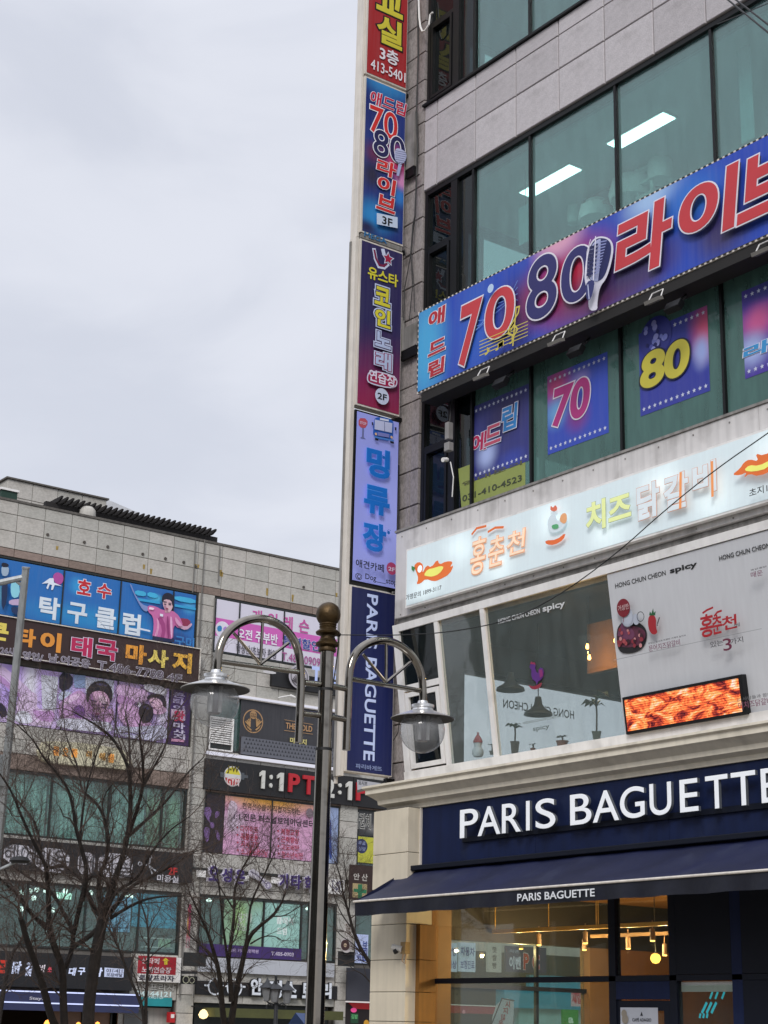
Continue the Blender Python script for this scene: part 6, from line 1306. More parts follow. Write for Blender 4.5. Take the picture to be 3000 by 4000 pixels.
for ch, a, b, c in (('1', (640, 372), (688, 232), '#cfcfc9'), (':', (722, 368), (748, 266), '#cfcfc9'), ('1', (782, 392), (838, 250), '#cfcfc9'), ('P', (875, 402), (970, 262), '#b4202c'), ('T', (990, 418), (1092, 278), '#b4202c'), ('2', (1180, 445), (1250, 305), '#cfcfc9'), (':', (1280, 422), (1306, 335), '#cfcfc9'), ('1', (1340, 465), (1392, 320), '#cfcfc9'), ('P', (1425, 470), (1520, 335), '#b4202c')):
    if ch == '1': one(s, a, b, c)
    else: solid(s, ch, zg(*a), zg(*b), c)
# --- windows under the gym sign
s = window_print(31.44, 35.3, 7.42, 9.45, gradient('print_pt', '#c896b8', [(.5, .1, .9, .5, '#d2a0c4'), (.5, 1.0, .9, .32, '#c89032'), (.1, .55, .2, .3, '#c8b4c8')], emit=.03), 'window_banner', 'orange and pink personal training banner with black and red text', w=.01, splits=(33.42,))
s.text('현역선수들이 직접지도하는', zg(510, 538), zg(985, 537), '#2a2020', bold=.02); s.text('1:1 전문 퍼스널트레이닝센터', zg(440, 626), zg(1090, 634), '#221c2c', bold=.03)
for k, (t1, t2) in enumerate((('다이어트', '체형교정'), ('재활운동', '근력향상'), ('자세교정', '고도비만'), ('소그룹트레이닝', '청소년비만'))):
    y1 = 725+k*62; s.text(t1, zg(495, y1), zg(640+(70 if k == 3 else 0), y1-42), '#b02c44', bold=.02); s.text(t2, zg(822, y1+22), zg(968+(30 if k == 3 else 0), y1-15), '#b02c44', bold=.02)
    s.poly([zg(790, y1-10), zg(800, y1-18), zg(808, y1-8), zg(800, y1+2)], '#b02c44'); s.poly([zg(460, y1-40), zg(470, y1-48), zg(478, y1-38), zg(470, y1-28)], '#b02c44')
s.disc(zg(1050, 572), zg(1080, 576), '#7a6a74'); s.poly([zg(400, 470), zg(450, 480), zg(470, 540), zg(400, 640), (zg(380, 600))], '#c8b4c4', smooth=1)
s = window_print(30.68, 31.42, 7.42, 9.45, ink('#241c26'), 'window_poster', 'dark poster of muscular figures at the left edge of the gym window', 'poster', w=.01)
for pts in (((200, 530), (250, 520), (265, 570), (240, 620), (260, 660), (235, 640), (215, 600), (195, 580)), ((290, 560), (330, 555), (320, 600), (290, 620)), ((245, 650), (280, 645), (285, 700), (250, 690)), ((195, 690), (240, 685), (250, 740), (225, 820), (205, 780)), ((290, 700), (320, 720), (330, 800), (300, 780))): s.poly([zg(*q) for q in pts], '#7a5c94', smooth=1)
s = window_print(35.9, 36.36, 7.42, 9.45, ink('#8c9cc0', .03), 'window_poster', 'pale blue poster of a standing figure at the right end of the gym window', 'poster', w=.01)
s.poly([zg(*q) for q in ((1188, 560), (1200, 590), (1235, 640), (1230, 760), (1240, 940), (1215, 945), (1205, 760), (1190, 950), (1170, 940), (1175, 640))], '#1c3c88', smooth=1)
# --- guitar school letters
s = Sign('channel_letters', PW_(.12), 'purple raised guitar school letters on white backing with a white guitar shape', 'sign'); s.w = 0
s.ens(s.P.at(zg(215, 1130)))
obj('rail', MB().obox(PBd, 30.0, 38.1, 6.78, 6.86, .02, .10), far_dark, s.t)
for ch, a, b in (('오', (222, 1120), (305, 1005)), ('성', (328, 1130), (415, 1025)), ('은', (438, 1145), (520, 1035)), ('기', (795, 1178), (865, 1068)), ('타', (888, 1188), (975, 1078)), ('학', (998, 1205), (1085, 1090))):
    solid(s, ch, zg(*a), zg(*b), '#3a2470', d=.14, out=('#c9c5d2', .05))
for a, b in (((140, 1088), (215, 1040)), ((520, 1122), (565, 1078)), ((745, 1140), (840, 1100)), ((1175, 1185), (1210, 1140))):
    u0, u1, v0, v1 = s.r(zg(*a), zg(*b)); obj('plate', MB().obox(s.P, u0, u1, v0, v1, -.02, .02), white_frame, s.t)
s.w = .03; s.poly([zg(*q) for q in ((553, 1050), (585, 1018), (645, 1055), (655, 1085), (700, 1110), (750, 1150), (742, 1185), (705, 1192), (675, 1165), (650, 1120), (560, 1085))], '#c6c2cc', smooth=1)
s.strokes([[zg(575, 1045), zg(640, 1085), zg(710, 1160)]], '#4a3c6c', .03); s.disc(zg(715, 1160), zg(735, 1163), '#8478a0', ring=.7)
s = Sign('phone_plate', PW_(.1), 'white plate reading T.405 0903 beside the purple letters', 'sign')
u0, u1, v0, v1 = s.r(zg(1205, 1225), zg(1335, 1115)); s.panel(u0, u1, v0, v1, .06, white_frame); s.text('T.405', zg(1222, 1165), zg(1320, 1125), '#2a2450', bold=.02); s.text('0903', zg(1225, 1210), zg(1320, 1172), '#2a2450', bold=.02)
# --- guitar school windows (2F right bay)
for i, (x_, y_) in enumerate(((325, 228), (500, 238), (645, 255), (648, 290), (760, 285), (1080, 292), (980, 300))):
    P_ = FB(XB-1.0); a = P_.at(zh(x_, y_)); t = thing('spot_lamp', (XB-1, a[0], a[1]), 'small bright ceiling lamp in the guitar school window, %s' % ('far left', 'second from the left', 'upper one of the close pair', 'lower one of the close pair', 'above the mint film', 'beside the steel lamp post', 'faint one over the mint film edge')[i], 'lamp', 'ceiling lamps in the guitar school')
    obj('lamp', MB().lathe((XB-1, a[0], a[1]-.06), [(.001, 0), (.08, .02), (.11, .06), (.05, .12), (.001, .14)], 10), lw2, t, smooth=True)
s = window_print(33.35, 34.85, 4.3, 5.85, gradient('print_mint', '#8ab4ac', [(.5, .5, .6, .6, '#93bdb4')], emit=.12, dirty=.05), 'window_banner', 'pale mint window film with white Korean words on the guitar school window', w=-.05)  # light from inside put into this film's emission
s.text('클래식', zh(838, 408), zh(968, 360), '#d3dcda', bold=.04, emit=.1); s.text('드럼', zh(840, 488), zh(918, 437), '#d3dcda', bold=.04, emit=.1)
s = window_print(31.65, 33.25, 4.3, 5.85, gradient('print_lime_glow', '#7c9c80', [(.4, .6, .3, .6, '#8cb070'), (.9, .5, .4, .6, '#8ab4ac')], emit=.10, dirty=.05), 'window_banner', 'green lit window film with white Korean words left of the mint film', w=-.05)  # green light inside put into the film's colour and emission
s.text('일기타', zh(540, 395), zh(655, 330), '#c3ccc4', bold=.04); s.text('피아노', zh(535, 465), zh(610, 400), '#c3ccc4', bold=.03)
s = Sign('window_banner', PW_(.0), 'purple strip with T.405-0903 along the foot of the guitar school window', 'banner'); s.w = .002
u0, u1, v0, v1 = s.r(zh(262, 660), zh(1030, 605)); s.sheet(30.7, u1, 3.92, 4.32, ink('#3a2462'), name='print')
s.text('오성은 기타드럼학원', zh(450, 620), zh(702, 605), '#b8a8cc', bold=.03); s.text('T.405-0903', zh(798, 648), zh(970, 628), '#cfc6dc', bold=.03)
# --- optician
s = Sign('awning_board', PBd, 'blank weathered white board between the purple strip and the optician sign', 'sign'); s.panel(30.66, 36.3, 3.38, 3.86, .12, gradient('board_white', '#b6bac2', [(.7, .5, .3, .6, '#c2c6cc')], dirty=.25))
s = Sign('channel_letters', PBd, 'white raised optician letters with a pair of round glasses on a dark rail', 'sign')
s.ens((30.6, 2.6)); obj('rail', MB().obox(PBd, 30.6, 36.5, 2.62, 3.08, .0, .06), bpy.data.materials['sign_black'], s.t); s.P = PW_(.1); s.w = 0
for ch, a, b in (('안', (630, 950), (722, 825)), ('경', (765, 975), (872, 840)), ('스', (890, 972), (985, 850)), ('토', (1025, 975), (1085, 860)), ('리', (1165, 978), (1250, 860))): solid(s, ch, zh(*a), zh(*b), '#cfd4dc', d=.1, out=('#17181c', .05), bold=.055, emit=.1)
s.w = .06
for a, b in (((365, 885), (420, 890)), ((512, 895), (570, 902))): s.disc(zh(*a), zh(*b), '#cfd4dc', ring=.82, emit=.1)
s.strokes([[zh(420, 880), zh(455, 882)], [zh(285, 875), zh(312, 878)], [zh(568, 885), zh(592, 888)]], '#cfd4dc', .06, emit=.1)
s = Sign('glasses_sign', FB(XB+.7), 'small black blade sign with a pair of glasses left of the optician letters', 'sign')
u0, u1, v0, v1 = s.r(zh(108, 865), zh(232, 808)); s.panel(u0, u1, v0, v1, .05, black_frame); s.w = .055; s.disc(zh(143, 833), zh(168, 836), '#a8a890', ring=.8); s.disc(zh(188, 838), zh(208, 841), '#a8a890', ring=.8); s.poly([zh(100, 765), zh(232, 770), zh(230, 790), zh(102, 788)], '#1a1a1c')
s = Sign('blank_sign_back', FB(XB+.8), 'dark grey blank sign board jutting out above the glasses sign', 'sign'); u0, u1, v0, v1 = s.r(zh(125, 728), zh(298, 632)); s.panel(u0, u1, v0, v1, .06, mat('dull_black', '#1e1f20'))
s = Sign('vertical_banner', FB(XB+.25), 'narrow red, yellow and white vertical banner on the stone pier', 'banner'); u0, u1, v0, v1 = s.r(zh(148, 590), zh(192, 262)); s.sheet(u0, u1, v0, v1, gradient('print_pier', '#b03060', [(.2, .6, .25, .4, '#d8b040'), (.5, .1, .8, .25, '#a8a4a0'), (.5, .35, .5, .15, '#c88040')]), name='print'); s.text('기타', zh(155, 380), zh(188, 300), '#6c1c40', bold=.03)
# olive shop front under the optician sign
s = Sign('shop_opening', PBd, 'dark optician shop front with an olive canopy', 'shopfront'); s.ens((31, GZ)); obj('canopy', MB().obox(PBd, 30.9, 36.2, 1.9, 2.2, .1, .9), mat('olive_canopy', '#4c4e2a', rough=.8, var=.2), s.t); obj('shade', MB().obox(PBd, 30.75, 36.3, GZ, 2.36, -.3, -.2), far_dark, s.t)
a = FB(XB+.5).at(zh(282, 1098)); t = thing('wall_lamp', (XB+.5, a[0], a[1]), 'warm egg-shaped wall lamp by the optician shop front', 'lamp'); obj('globe', MB().lathe((XB+.5, a[0], a[1]-.15), [(.001, 0), (.12, .04), (.17, .14), (.11, .26), (.03, .32)], 14), lamp_mat('egg_glow', '#ffe0a0', 1.6), t, smooth=True); obj('bracket', MB().tube([(XB+.5, a[0], a[1]+.16), (XB+.5, a[0]-.2, a[1]+.26), (XB, a[0]-.2, a[1]+.26)], .02, 5), black_frame, t)
# --- sliver right of the optician pier
s = window_print(37.3, 38.8, 8.55, 9.45, gradient('print_tkd', '#2b2d30', [(.5, .3, .5, .3, '#6a6a6a')]), 'window_poster', 'dark window with tall white outlined letters near the cream pilaster', 'poster', w=.01); s.text('태권체', zg(1408, 690), zg(1555, 585), '#2a2826', bold=.01, out=[('#b9b9b4', .05)])
s = window_print(37.3, 38.75, 7.55, 8.5, ink('#b8b83c'), 'window_poster', 'yellow poster with a dark blue disc in the sliver of window by the cream pilaster', 'poster', w=.01); s.disc(zg(1478, 840), zg(1525, 848), '#232c56'); s.text('무료', zg(1450, 830), zg(1510, 805), '#8c96b8', bold=.02); s.text('상담', zg(1450, 875), zg(1510, 848), '#8c96b8', bold=.02)
s = Sign('shop_sign', PW_(.3), 'dark brown sign with two pale letters over a green cross shape', 'sign'); u0, u1, v0, v1 = s.r(zg(1370, 1270), zg(1560, 1005)); s.panel(u0, u1+.3, v0, v1, .05, mat('sign_maroon', '#33211e')); s.text('안', zg(1405, 1115), zg(1455, 1060), '#b9b4ac', bold=.03); s.text('산', zg(1470, 1125), zg(1520, 1065), '#b9b4ac', bold=.03)
s.poly([zg(1398, 1140), zg(1515, 1150), zg(1512, 1262), zg(1395, 1255)], '#a8966c'); s.poly([zg(1440, 1150), zg(1475, 1150), zg(1475, 1190), (zg(1510, 1195)), zg(1508, 1225), zg(1475, 1222), zg(1470, 1262), zg(1440, 1262), zg(1440, 1215), zg(1405, 1210), zg(1405, 1185), zg(1440, 1188)], '#1f6c48')
s = Sign('blade_sign', FB(XB+1.2), 'pale blue vertical blade sign with navy letters near the cream pilaster', 'sign'); u0, u1, v0, v1 = s.r(zh(1435, 705), zh(1530, 492)); s.panel(u0, u1, v0, v1, .08, mat('pale_blue', '#a8b4d8', emit=.1)); s.text('빈', zh(1445, 690), zh(1475, 640), '#26408c', bold=.04); s.text('브', zh(1485, 600), zh(1522, 540), '#26408c', bold=.04); s.text('토', zh(1478, 690), zh(1510, 630), '#26408c', bold=.04); s.text('지', zh(1490, 650), zh(1520, 600), '#26408c', bold=.04)
s = Sign('guitar_blade_sign', FB(XB+1.0), 'guitar-shaped white and dark blade sign on the pier', 'sign'); s.poly([zh(1355, 385), zh(1425, 390), zh(1420, 520), zh(1355, 515)], '#b4b0aa', smooth=1); s.text('기타', zh(1362, 505), zh(1415, 400), '#5a4a3c', bold=.03); s.disc(zh(1372, 570), zh(1418, 576), '#b9b2b0'); s.disc(zh(1362, 570), zh(1395, 575), '#3a1f1e'); s.disc(zh(1362, 570), zh(1374, 572), '#b09a80')
s = Sign('sign_bracket_board', FB(XB+.8), 'dark board on a bracket below the guitar blade sign', 'sign'); u0, u1, v0, v1 = s.r(zh(1305, 728), zh(1428, 622)); s.panel(u0, u1, v0, v1, .06, bpy.data.materials['dull_black'])
s = Sign('shop_sign', PW_(.2), 'plain slate grey shop sign above a red strip beside the cream pilaster', 'sign'); u0, u1, v0, v1 = s.r(zh(1365, 990), zh(1545, 750)); s.panel(u0, u1+1.5, v0, v1, .06, mat('slate', '#3c3d46')); s.w = .08; obj('light_strip', MB().obox(s.P, u0, u1+1.5, v0-.07, v0-.02, .0, .1), lamp_mat('strip_pale', '#d8d0d0', .7), s.t)
s = Sign('shop_window', PW_(.02), 'shop window with a red header and pink glow beside the cream pilaster', 'window'); u0, u1, v0, v1 = s.r(zh(1362, 1171), zh(1545, 1005)); s.panel(u0, u1+1.5, GZ, v1, .02, mat('maroon_room', '#1c1416')); s.poly([zh(1385, 1008), zh(1545, 1012), zh(1545, 1060), (zh(1430, 1055))], '#b01c24', emit=.1); s.disc(zh(1425, 1065), zh(1448, 1068), '#e04a8c', ry=.6, emit=.3); s.poly([zh(1400, 1090), zh(1460, 1092), zh(1460, 1165), zh(1400, 1165)], '#1f4a30'); s.text('김밥', zh(1405, 1130), zh(1455, 1098), '#6cc07c', bold=.03); s.disc(zh(1520, 1165), zh(1540, 1168), '#d8a030')
s = Sign('tilted_sign_board', FB(-42.0), 'white sign board with small letters poking out above the cream cornice', 'sign'); z4b = z4_
s.poly([z4b(355, 1955), z4b(600, 1992), z4b(360, 2062)], '#b4b4ba'); s.text('요시브', z4b(368, 2005), z4b(455, 1970), '#3a3a40', bold=.02); s.strokes([[z4b(360, 2068), z4b(600, 2000)]], '#5a5650', .08)

# conduits, anchors and rust on the stone
for (a, b) in (((905, 372), (905, 612)), ((948, 365), (925, 800)), ((1018, 395), (1003, 560)), ((935, 600), (900, 1000))):
    p_, q_ = PW_(.08).at(zb(*a)), PW_(.08).at(zb(*b)); obj('conduit', MB().tube([PW_(.08).pt(*p_), PW_(.08).pt(p_[0], q_[1])], .022, 6), mat('conduit_grey', '#6e6b66', rough=.7), bB)
obj('conduit', MB().tube([(XB+.1, 29.96, 2.5), (XB+.1, 29.96, 16.5)], .03, 6), mat('conduit_grey', '#6e6b66'), bB); obj('conduit', MB().tube([(XB+.1, 30.52, 2.5), (XB+.1, 30.52, 16.5)], .025, 6), mat('conduit_grey', '#6e6b66'), bB)
rust = mat('rust_stain', '#9c8448', rough=.9, var=.3, scale=6)
for (x_, y_, l_) in ((265, 395, 18), (905, 478, 20), (918, 480, 16), (1022, 505, 30), (1028, 515, 22), (1237, 590, 34), (1355, 620, 32), (1558, 612, 18), (667, 480, 22), (700, 500, 25)):
    a, b = PBd.at(zb(x_, y_)), PBd.at(zb(x_, y_+l_)); obj('rust_stain', MB().poly(PBd, [(a[0]-.04, b[1]), (a[0]+.03, b[1]), (a[0]+.05, a[1]), (a[0]-.05, a[1])], .006), rust, bB)
for (x_, y_) in ((220, 342), (390, 377), (498, 398), (660, 432), (765, 453), (1405, 585), (905, 490), (850, 470)):
    a = PBd.at(zb(x_, y_)); obj('anchor_cap', MB().tube([PBd.pt(a[0], a[1], 0), PBd.pt(a[0], a[1], .03)], .055, 8), mat('anchor_dark', '#4c4640'), bB)
# --- roof furniture
rb_ = thing('rooftop_block', (XB-3, 20, 18.5), 'pale stone stair block on the roof of the plaza building', 'rooftop block')
P_ = FB(XB-3); a = P_.at(zb(495, 180)); c_ = P_.at(zb(35, 78)); zt = 21.6
zt = P_.at(zb(495, 182))[1]; y_a = P_.at(zb(38, 78))[0]; y_b = P_.at(zb(495, 182))[0]
obj('wall', MB().box((XB-9, y_a+.02, 18.5), (XB-3.05, y_b, zt-.05)), mortar, rb_)
clad('stone_panel', P_, [y_a+(y_b-y_a)*k/4 for k in range(5)], [18.5, 19.1, 19.7, zt], 0, concrete, rb_)
clad('stone_panel', Plane((0, y_a, 0), (1, 0, 0), (0, 0, 1)), [XB-9, XB-7.5, XB-6, XB-4.5, XB-3], [18.5, 19.1, 19.7, zt], 0, concrete, rb_)
obj('coping', MB().box((XB-9.1, y_a-.08, zt), (XB-2.93, y_b+.06, zt+.06)), bpy.data.materials['coping'], rb_)
gb = thing('roof_cabin', (XB-1, 21.7, 18.6), 'small dark green cabinet with snow-white lid behind the parapet', 'cabinet')
P_ = FB(XB-1); a = P_.at(zb(5, 160)); b = P_.at(zb(82, 140)); obj('body', MB().box((XB-1.5, a[0], 18.4), (XB-1, b[0], a[1]+.22)), mat('dark_green', '#1d3a30'), gb); obj('lid', MB().box((XB-1.55, a[0]-.05, a[1]+.22), (XB-.95, b[0]+.05, a[1]+.3)), white_frame, gb)
pg = thing('roof_pergola', (XB-1.5, 29, 18.5), 'dark timber pergola leaning over the parapet of the plaza building', 'pergola')
pergm = mat('pergola_wood', '#221f1f', rough=.8, var=.2)
# two beams and a row of sloping slats
Pa = FB(XB-.6); A0, A1 = Pa.at(zb(290, 160)), Pa.at(zb(1000, 322)); zs_ = (A0[1]+A1[1])/2
for xx in (-1.15, -2.5): obj('beam', MB().box((XB+xx-.09, A0[0]-.4, zs_-.36), (XB+xx+.09, A1[0]+.35, zs_-.14)), pergm, pg)
nsl = 30
for k in range(nsl):
    y = A0[0]+(A1[0]-A0[0])*k/(nsl-1)
    obj('slat', MB().add([(x_, y+dy, z_) for x_, z_, in ((XB-.6, zs_+.02), (XB-.62, zs_-.05), (XB-.85, zs_-.14), (XB-3.1, zs_-.14), (XB-3.1, zs_+.02)) for dy in (-.035, .035)],
        [(0, 2, 4, 6, 8), (1, 9, 7, 5, 3), (0, 1, 3, 2), (2, 3, 5, 4), (4, 5, 7, 6), (6, 7, 9, 8), (8, 9, 1, 0)]), pergm, pg)
for y in (A0[0]+1, (A0[0]+A1[0])/2, A1[0]-.3):
    for xx in (-1.15, -2.5): obj('post', MB().box((XB+xx-.07, y, 18.4), (XB+xx+.07, y+.14, zs_-.36)), pergm, pg)
dm = thing('roof_vent_dome', (XB-.8, 25, 18.6), 'pale round vent dome behind the parapet below the pergola', 'vent'); P_ = FB(XB-.8); a = P_.at(zb(405, 245)); b = P_.at(zb(440, 250)); r_ = b[0]-a[0]
obj('dome', MB().lathe((XB-.8, a[0], a[1]-.3), [(r_*.9, 0), (r_, .2), (r_*.95, .3+r_*.4), (r_*.6, .3+r_*.8), (.001, .3+r_)], 18), concrete[0], dm, smooth=True); obj('curb', MB().box((XB-1.2, a[0]-.4, 18.4), (XB-.4, a[0]+.4, a[1]-.28)), concrete[1], dm)
tt = thing('roof_tent', (XB-6, 29, 18.5), 'pale tent roof peeking up behind the pergola', 'tent'); P_ = FB(XB-6); a = P_.at(zb(500, 180)); b = P_.at(zb(640, 240)); c_ = P_.at(zb(500, 260)); 
obj('canopy', MB().add([(XB-6, a[0], a[1]), (XB-6, b[0], b[1]), (XB-6, b[0], 18.5), (XB-6, a[0]-1.4, 18.5), (XB-8, a[0], 18.5)], [(0, 3, 2, 1), (0, 1, 4), (0, 4, 3)]), mat('tent_white', '#c4c6ca'), tt)

lb = thing('low_building', (XB, 52, GZ), 'low pale shop building beyond the plaza, seen through the bakery windows', 'building')
obj('wall', MB().box((XB-12, 40.6, GZ), (XB-.02, 76, 8.2)), concrete[0], lb); obj('roof', MB().box((XB-12.2, 40.4, 8.2), (XB+.1, 76.2, 8.4)), backing, lb)
for k in range(9):
    a = 41.5+k*3.8; f_ = obj('window', MB().obox(PBd, a, a+2.9, 5.2, 7.2, -.02, .03), far_dark, lb); obj('pane', MB().obox(PBd, a+.08, a+2.82, 5.28, 7.12, .03, .04), teal_b, f_)
obj('shop_glazing', MB().obox(PBd, 41.2, 75.5, GZ, 4.6, -.02, .05), far_dark, lb)
# ================================================================== street beyond, seen through the bakery (continues the far side of the square)
s = Sign('clinic_sign', FB(XB+1.6), 'white lit clinic signs with blue Korean words, seen through the bakery', 'sign')
u0, u1, v0, v1 = s.r(g4(595, 818), g4(728, 590)); s.panel(u0, u1, v0, v1, .1, mat('clinic_white', '#b4c4d8', emit=.22)); s.text('자동차', g4(605, 690), g4(720, 625), '#203a84', bold=.03); s.text('보험진료', g4(605, 795), g4(718, 732), '#203a84', bold=.03)
s = Sign('clinic_sign', FB(XB+1.6), 'second white lit clinic sign, left of the other one seen through the bakery', 'sign')
u0, u1, v0, v1 = s.r(g4(480, 818), g4(580, 590)); s.panel(u0, u1, v0, v1, .1, bpy.data.materials['clinic_white']); s.text('한방', g4(500, 690), g4(574, 625), '#203a84', bold=.03); s.text('입상', g4(500, 795), g4(574, 732), '#203a84', bold=.03)
s = Sign('rice_bread_sign', FB(XB+1.6), 'pale vertical sign with stacked dark letters, seen through the bakery', 'sign')
u0, u1, v0, v1 = s.r(g4(825, 822), g4(938, 582)); s.panel(u0, u1, v0, v1, .1, mat('pale_sign', '#a8a8a2', emit=.06))
for k, ch in enumerate('햇쌀빵'): s.text(ch, g4(862, 668+k*64), g4(898, 618+k*64), '#2f2f30', bold=.03)
s = Sign('pc_room_sign', FB(XB+1.2), 'navy PC room sign with white Korean and red-edged PC letters, seen through the bakery', 'sign')
u0, u1, v0, v1 = s.r(g4(975, 820), g4(1300, 630)); s.panel(u0, u1, v0, v1, .1, mat('pc_navy', '#1c2450')); s.text('이벤', g4(1000, 800), g4(1095, 700), '#b8c0d0', bold=.05); s.text('P', g4(1115, 805), g4(1160, 672), '#b0242c', bold=.06, out=[('#c8c8d8', .03)]); s.text('C', g4(1185, 810), g4(1245, 680), '#b0242c', bold=.06, out=[('#c8c8d8', .03)]); s.text('지엔', g4(1000, 668), g4(1075, 645), '#8c94b0', bold=.03)
s = Sign('teal_storefront', FB(XB+.8), 'turquoise storefront band across the square, seen through the bakery', 'shopfront')
u0, u1, v0, v1 = s.r(g4(905, 1110), g4(1659, 970)); s.panel(u0, u1+2.5, v0, v1, .5, mat('turquoise', '#1f8ca4', rough=.5, emit=.05)); u0, u1, v0, v1 = s.r(g4(1050, 1300), g4(1659, 1112)); s.panel(u0, u1+2.5, GZ, v1, .3, mat('pale_teal', '#8cb8b8', emit=.06), name='lower_panel')
s = Sign('turquoise_band', FB(XB+1.0), 'narrower turquoise band above the storefront, seen through the bakery', 'sign'); u0, u1, v0, v1 = s.r(g4(1150, 950), g4(1659, 870)); s.panel(u0, u1+2, v0, v1, .2, bpy.data.materials['turquoise'])
s = Sign('red_canopy', FB(XB+2.0), 'red shop canopy with a pale upper edge, seen through the bakery', 'canopy'); u0, u1, v0, v1 = s.r(g4(540, 1155), g4(900, 1105)); s.panel(u0-3, u1, v0, v1, .3, mat('canopy_red', '#8c1c30')); obj('edge', MB().obox(s.P, u0-3, u1, v1, v1+.03, 0, .32), white_frame, s.t); s.w = .31; s.disc(g4(603, 1145), g4(615, 1146), '#d88c98')
fl = thing('feather_flag', (-30, 24, GZ), 'white feather flag with red vertical lettering, seen through the bakery', 'flag'); P_ = FB(-30.0)
pts = [P_.at(g4(*q)) for q in ((870, 1260), (880, 1180), (910, 1090), (955, 1045), (1000, 1035), (1050, 1055), (1052, 1120), (1045, 1260))]; s = Sign('x', P_, '', '') if False else None
fl.location = P_.pt(pts[0][0], GZ); mb = MB().poly(P_, pts+[(pts[-1][0]-.1, pts[-1][1]-.9), (pts[0][0], pts[0][1]-.9)], 0); obj('banner', mb, mat('flag_white', '#b9c6cc', emit=.1), fl)
mb = MB()
for k, ch in enumerate('시지않음'):
    cx_, cy_ = P_.at(g4(1000-k*18, 1085+k*52)); put_text(mb, P_, ch, cx_-.07, cx_+.07, cy_-.07, cy_+.07, .004, bold=.04)
obj('lettering', mb, ink('#a82430'), fl); obj('pole', MB().tube([P_.pt(pts[0][0]-.02, GZ), P_.pt(pts[0][0]-.02, pts[0][1]), P_.pt(pts[3][0], pts[3][1]+.02), P_.pt(pts[5][0]+.02, pts[5][1])], .015, 6), rubber, fl)
s = Sign('green_sign', FB(XB+2.0), 'green and pink sign panel low on the turquoise front, seen through the bakery', 'sign'); u0, u1, v0, v1 = s.r(g4(1435, 1244), g4(1560, 1130)); s.panel(u0, u1, v0-.5, v1, .1, mat('lime_sign', '#2f8c3a', emit=.1)); s.text('a', g4(1478, 1240), g4(1520, 1190), '#c8e8d0', bold=.06)
s = Sign('red_stripe_banner', FB(XB+2.0), 'small red and white banner on the turquoise front, seen through the bakery', 'banner'); u0, u1, v0, v1 = s.r(g4(1515, 1100), g4(1605, 988)); s.sheet(u0, u1, v0, v1, gradient('print_rs', '#c8b0b8', [(.5, 1, .8, .4, '#b01c2c'), (.4, .4, .3, .2, '#b82c3c')])); s.text('세일', (u0+.05, v0+.1), (u1-.05, v0+.45), '#b01c2c', uv=True, bold=.03)

# ================================================================== street lamp with two hooded globes
LX = -12.07
PLm = FB(LX)
z5 = Z(700, 2300, .6631)
lm_ = thing('street_lamp', (LX, 8.28, GZ), 'polished steel street lamp with two hooded glass globes and a brass ball finial', 'street lamp')
py_top = PLm.at(z5(872, 365)); py_bot = PLm.at(z4_(0, 0)) ; pole_y = py_top[0]
lowp = PLm.at((1229, 3990))
lean = (lowp[0]-py_top[0])/(lowp[1]-py_top[1])
def py(z): return pole_y+(z-py_top[1])*lean
rt = .062
jz = PLm.at((1247, 2690))[1]; jz2 = PLm.at((1245, 2925))[1]
obj('pole', MB().tube([(LX, py(GZ), GZ), (LX, py(2.0), 2.0), (LX, py(jz2), jz2)], [.085, .08, .07], 24), steel, lm_, smooth=True)
obj('pole', MB().tube([(LX, py(jz2+.002), jz2+.002), (LX, py(jz), jz)], .064, 24), steel, lm_, smooth=True)
obj('pole', MB().tube([(LX, py(jz+.004), jz+.004), (LX, py(py_top[1]), py_top[1])], .0605, 24), steel, lm_, smooth=True)
for z, r_ in ((jz, .066), (jz2, .073)): obj('collar', MB().tube([(LX, py(z)-.0, z-.012), (LX, py(z), z+.012)], r_, 24), rubber, lm_, smooth=True)
obj('base', MB().lathe((LX, py(GZ), GZ), [(.22, 0), (.22, .05), (.14, .09), (.12, .4), (.1, .45)], 24), steel, lm_, smooth=True)
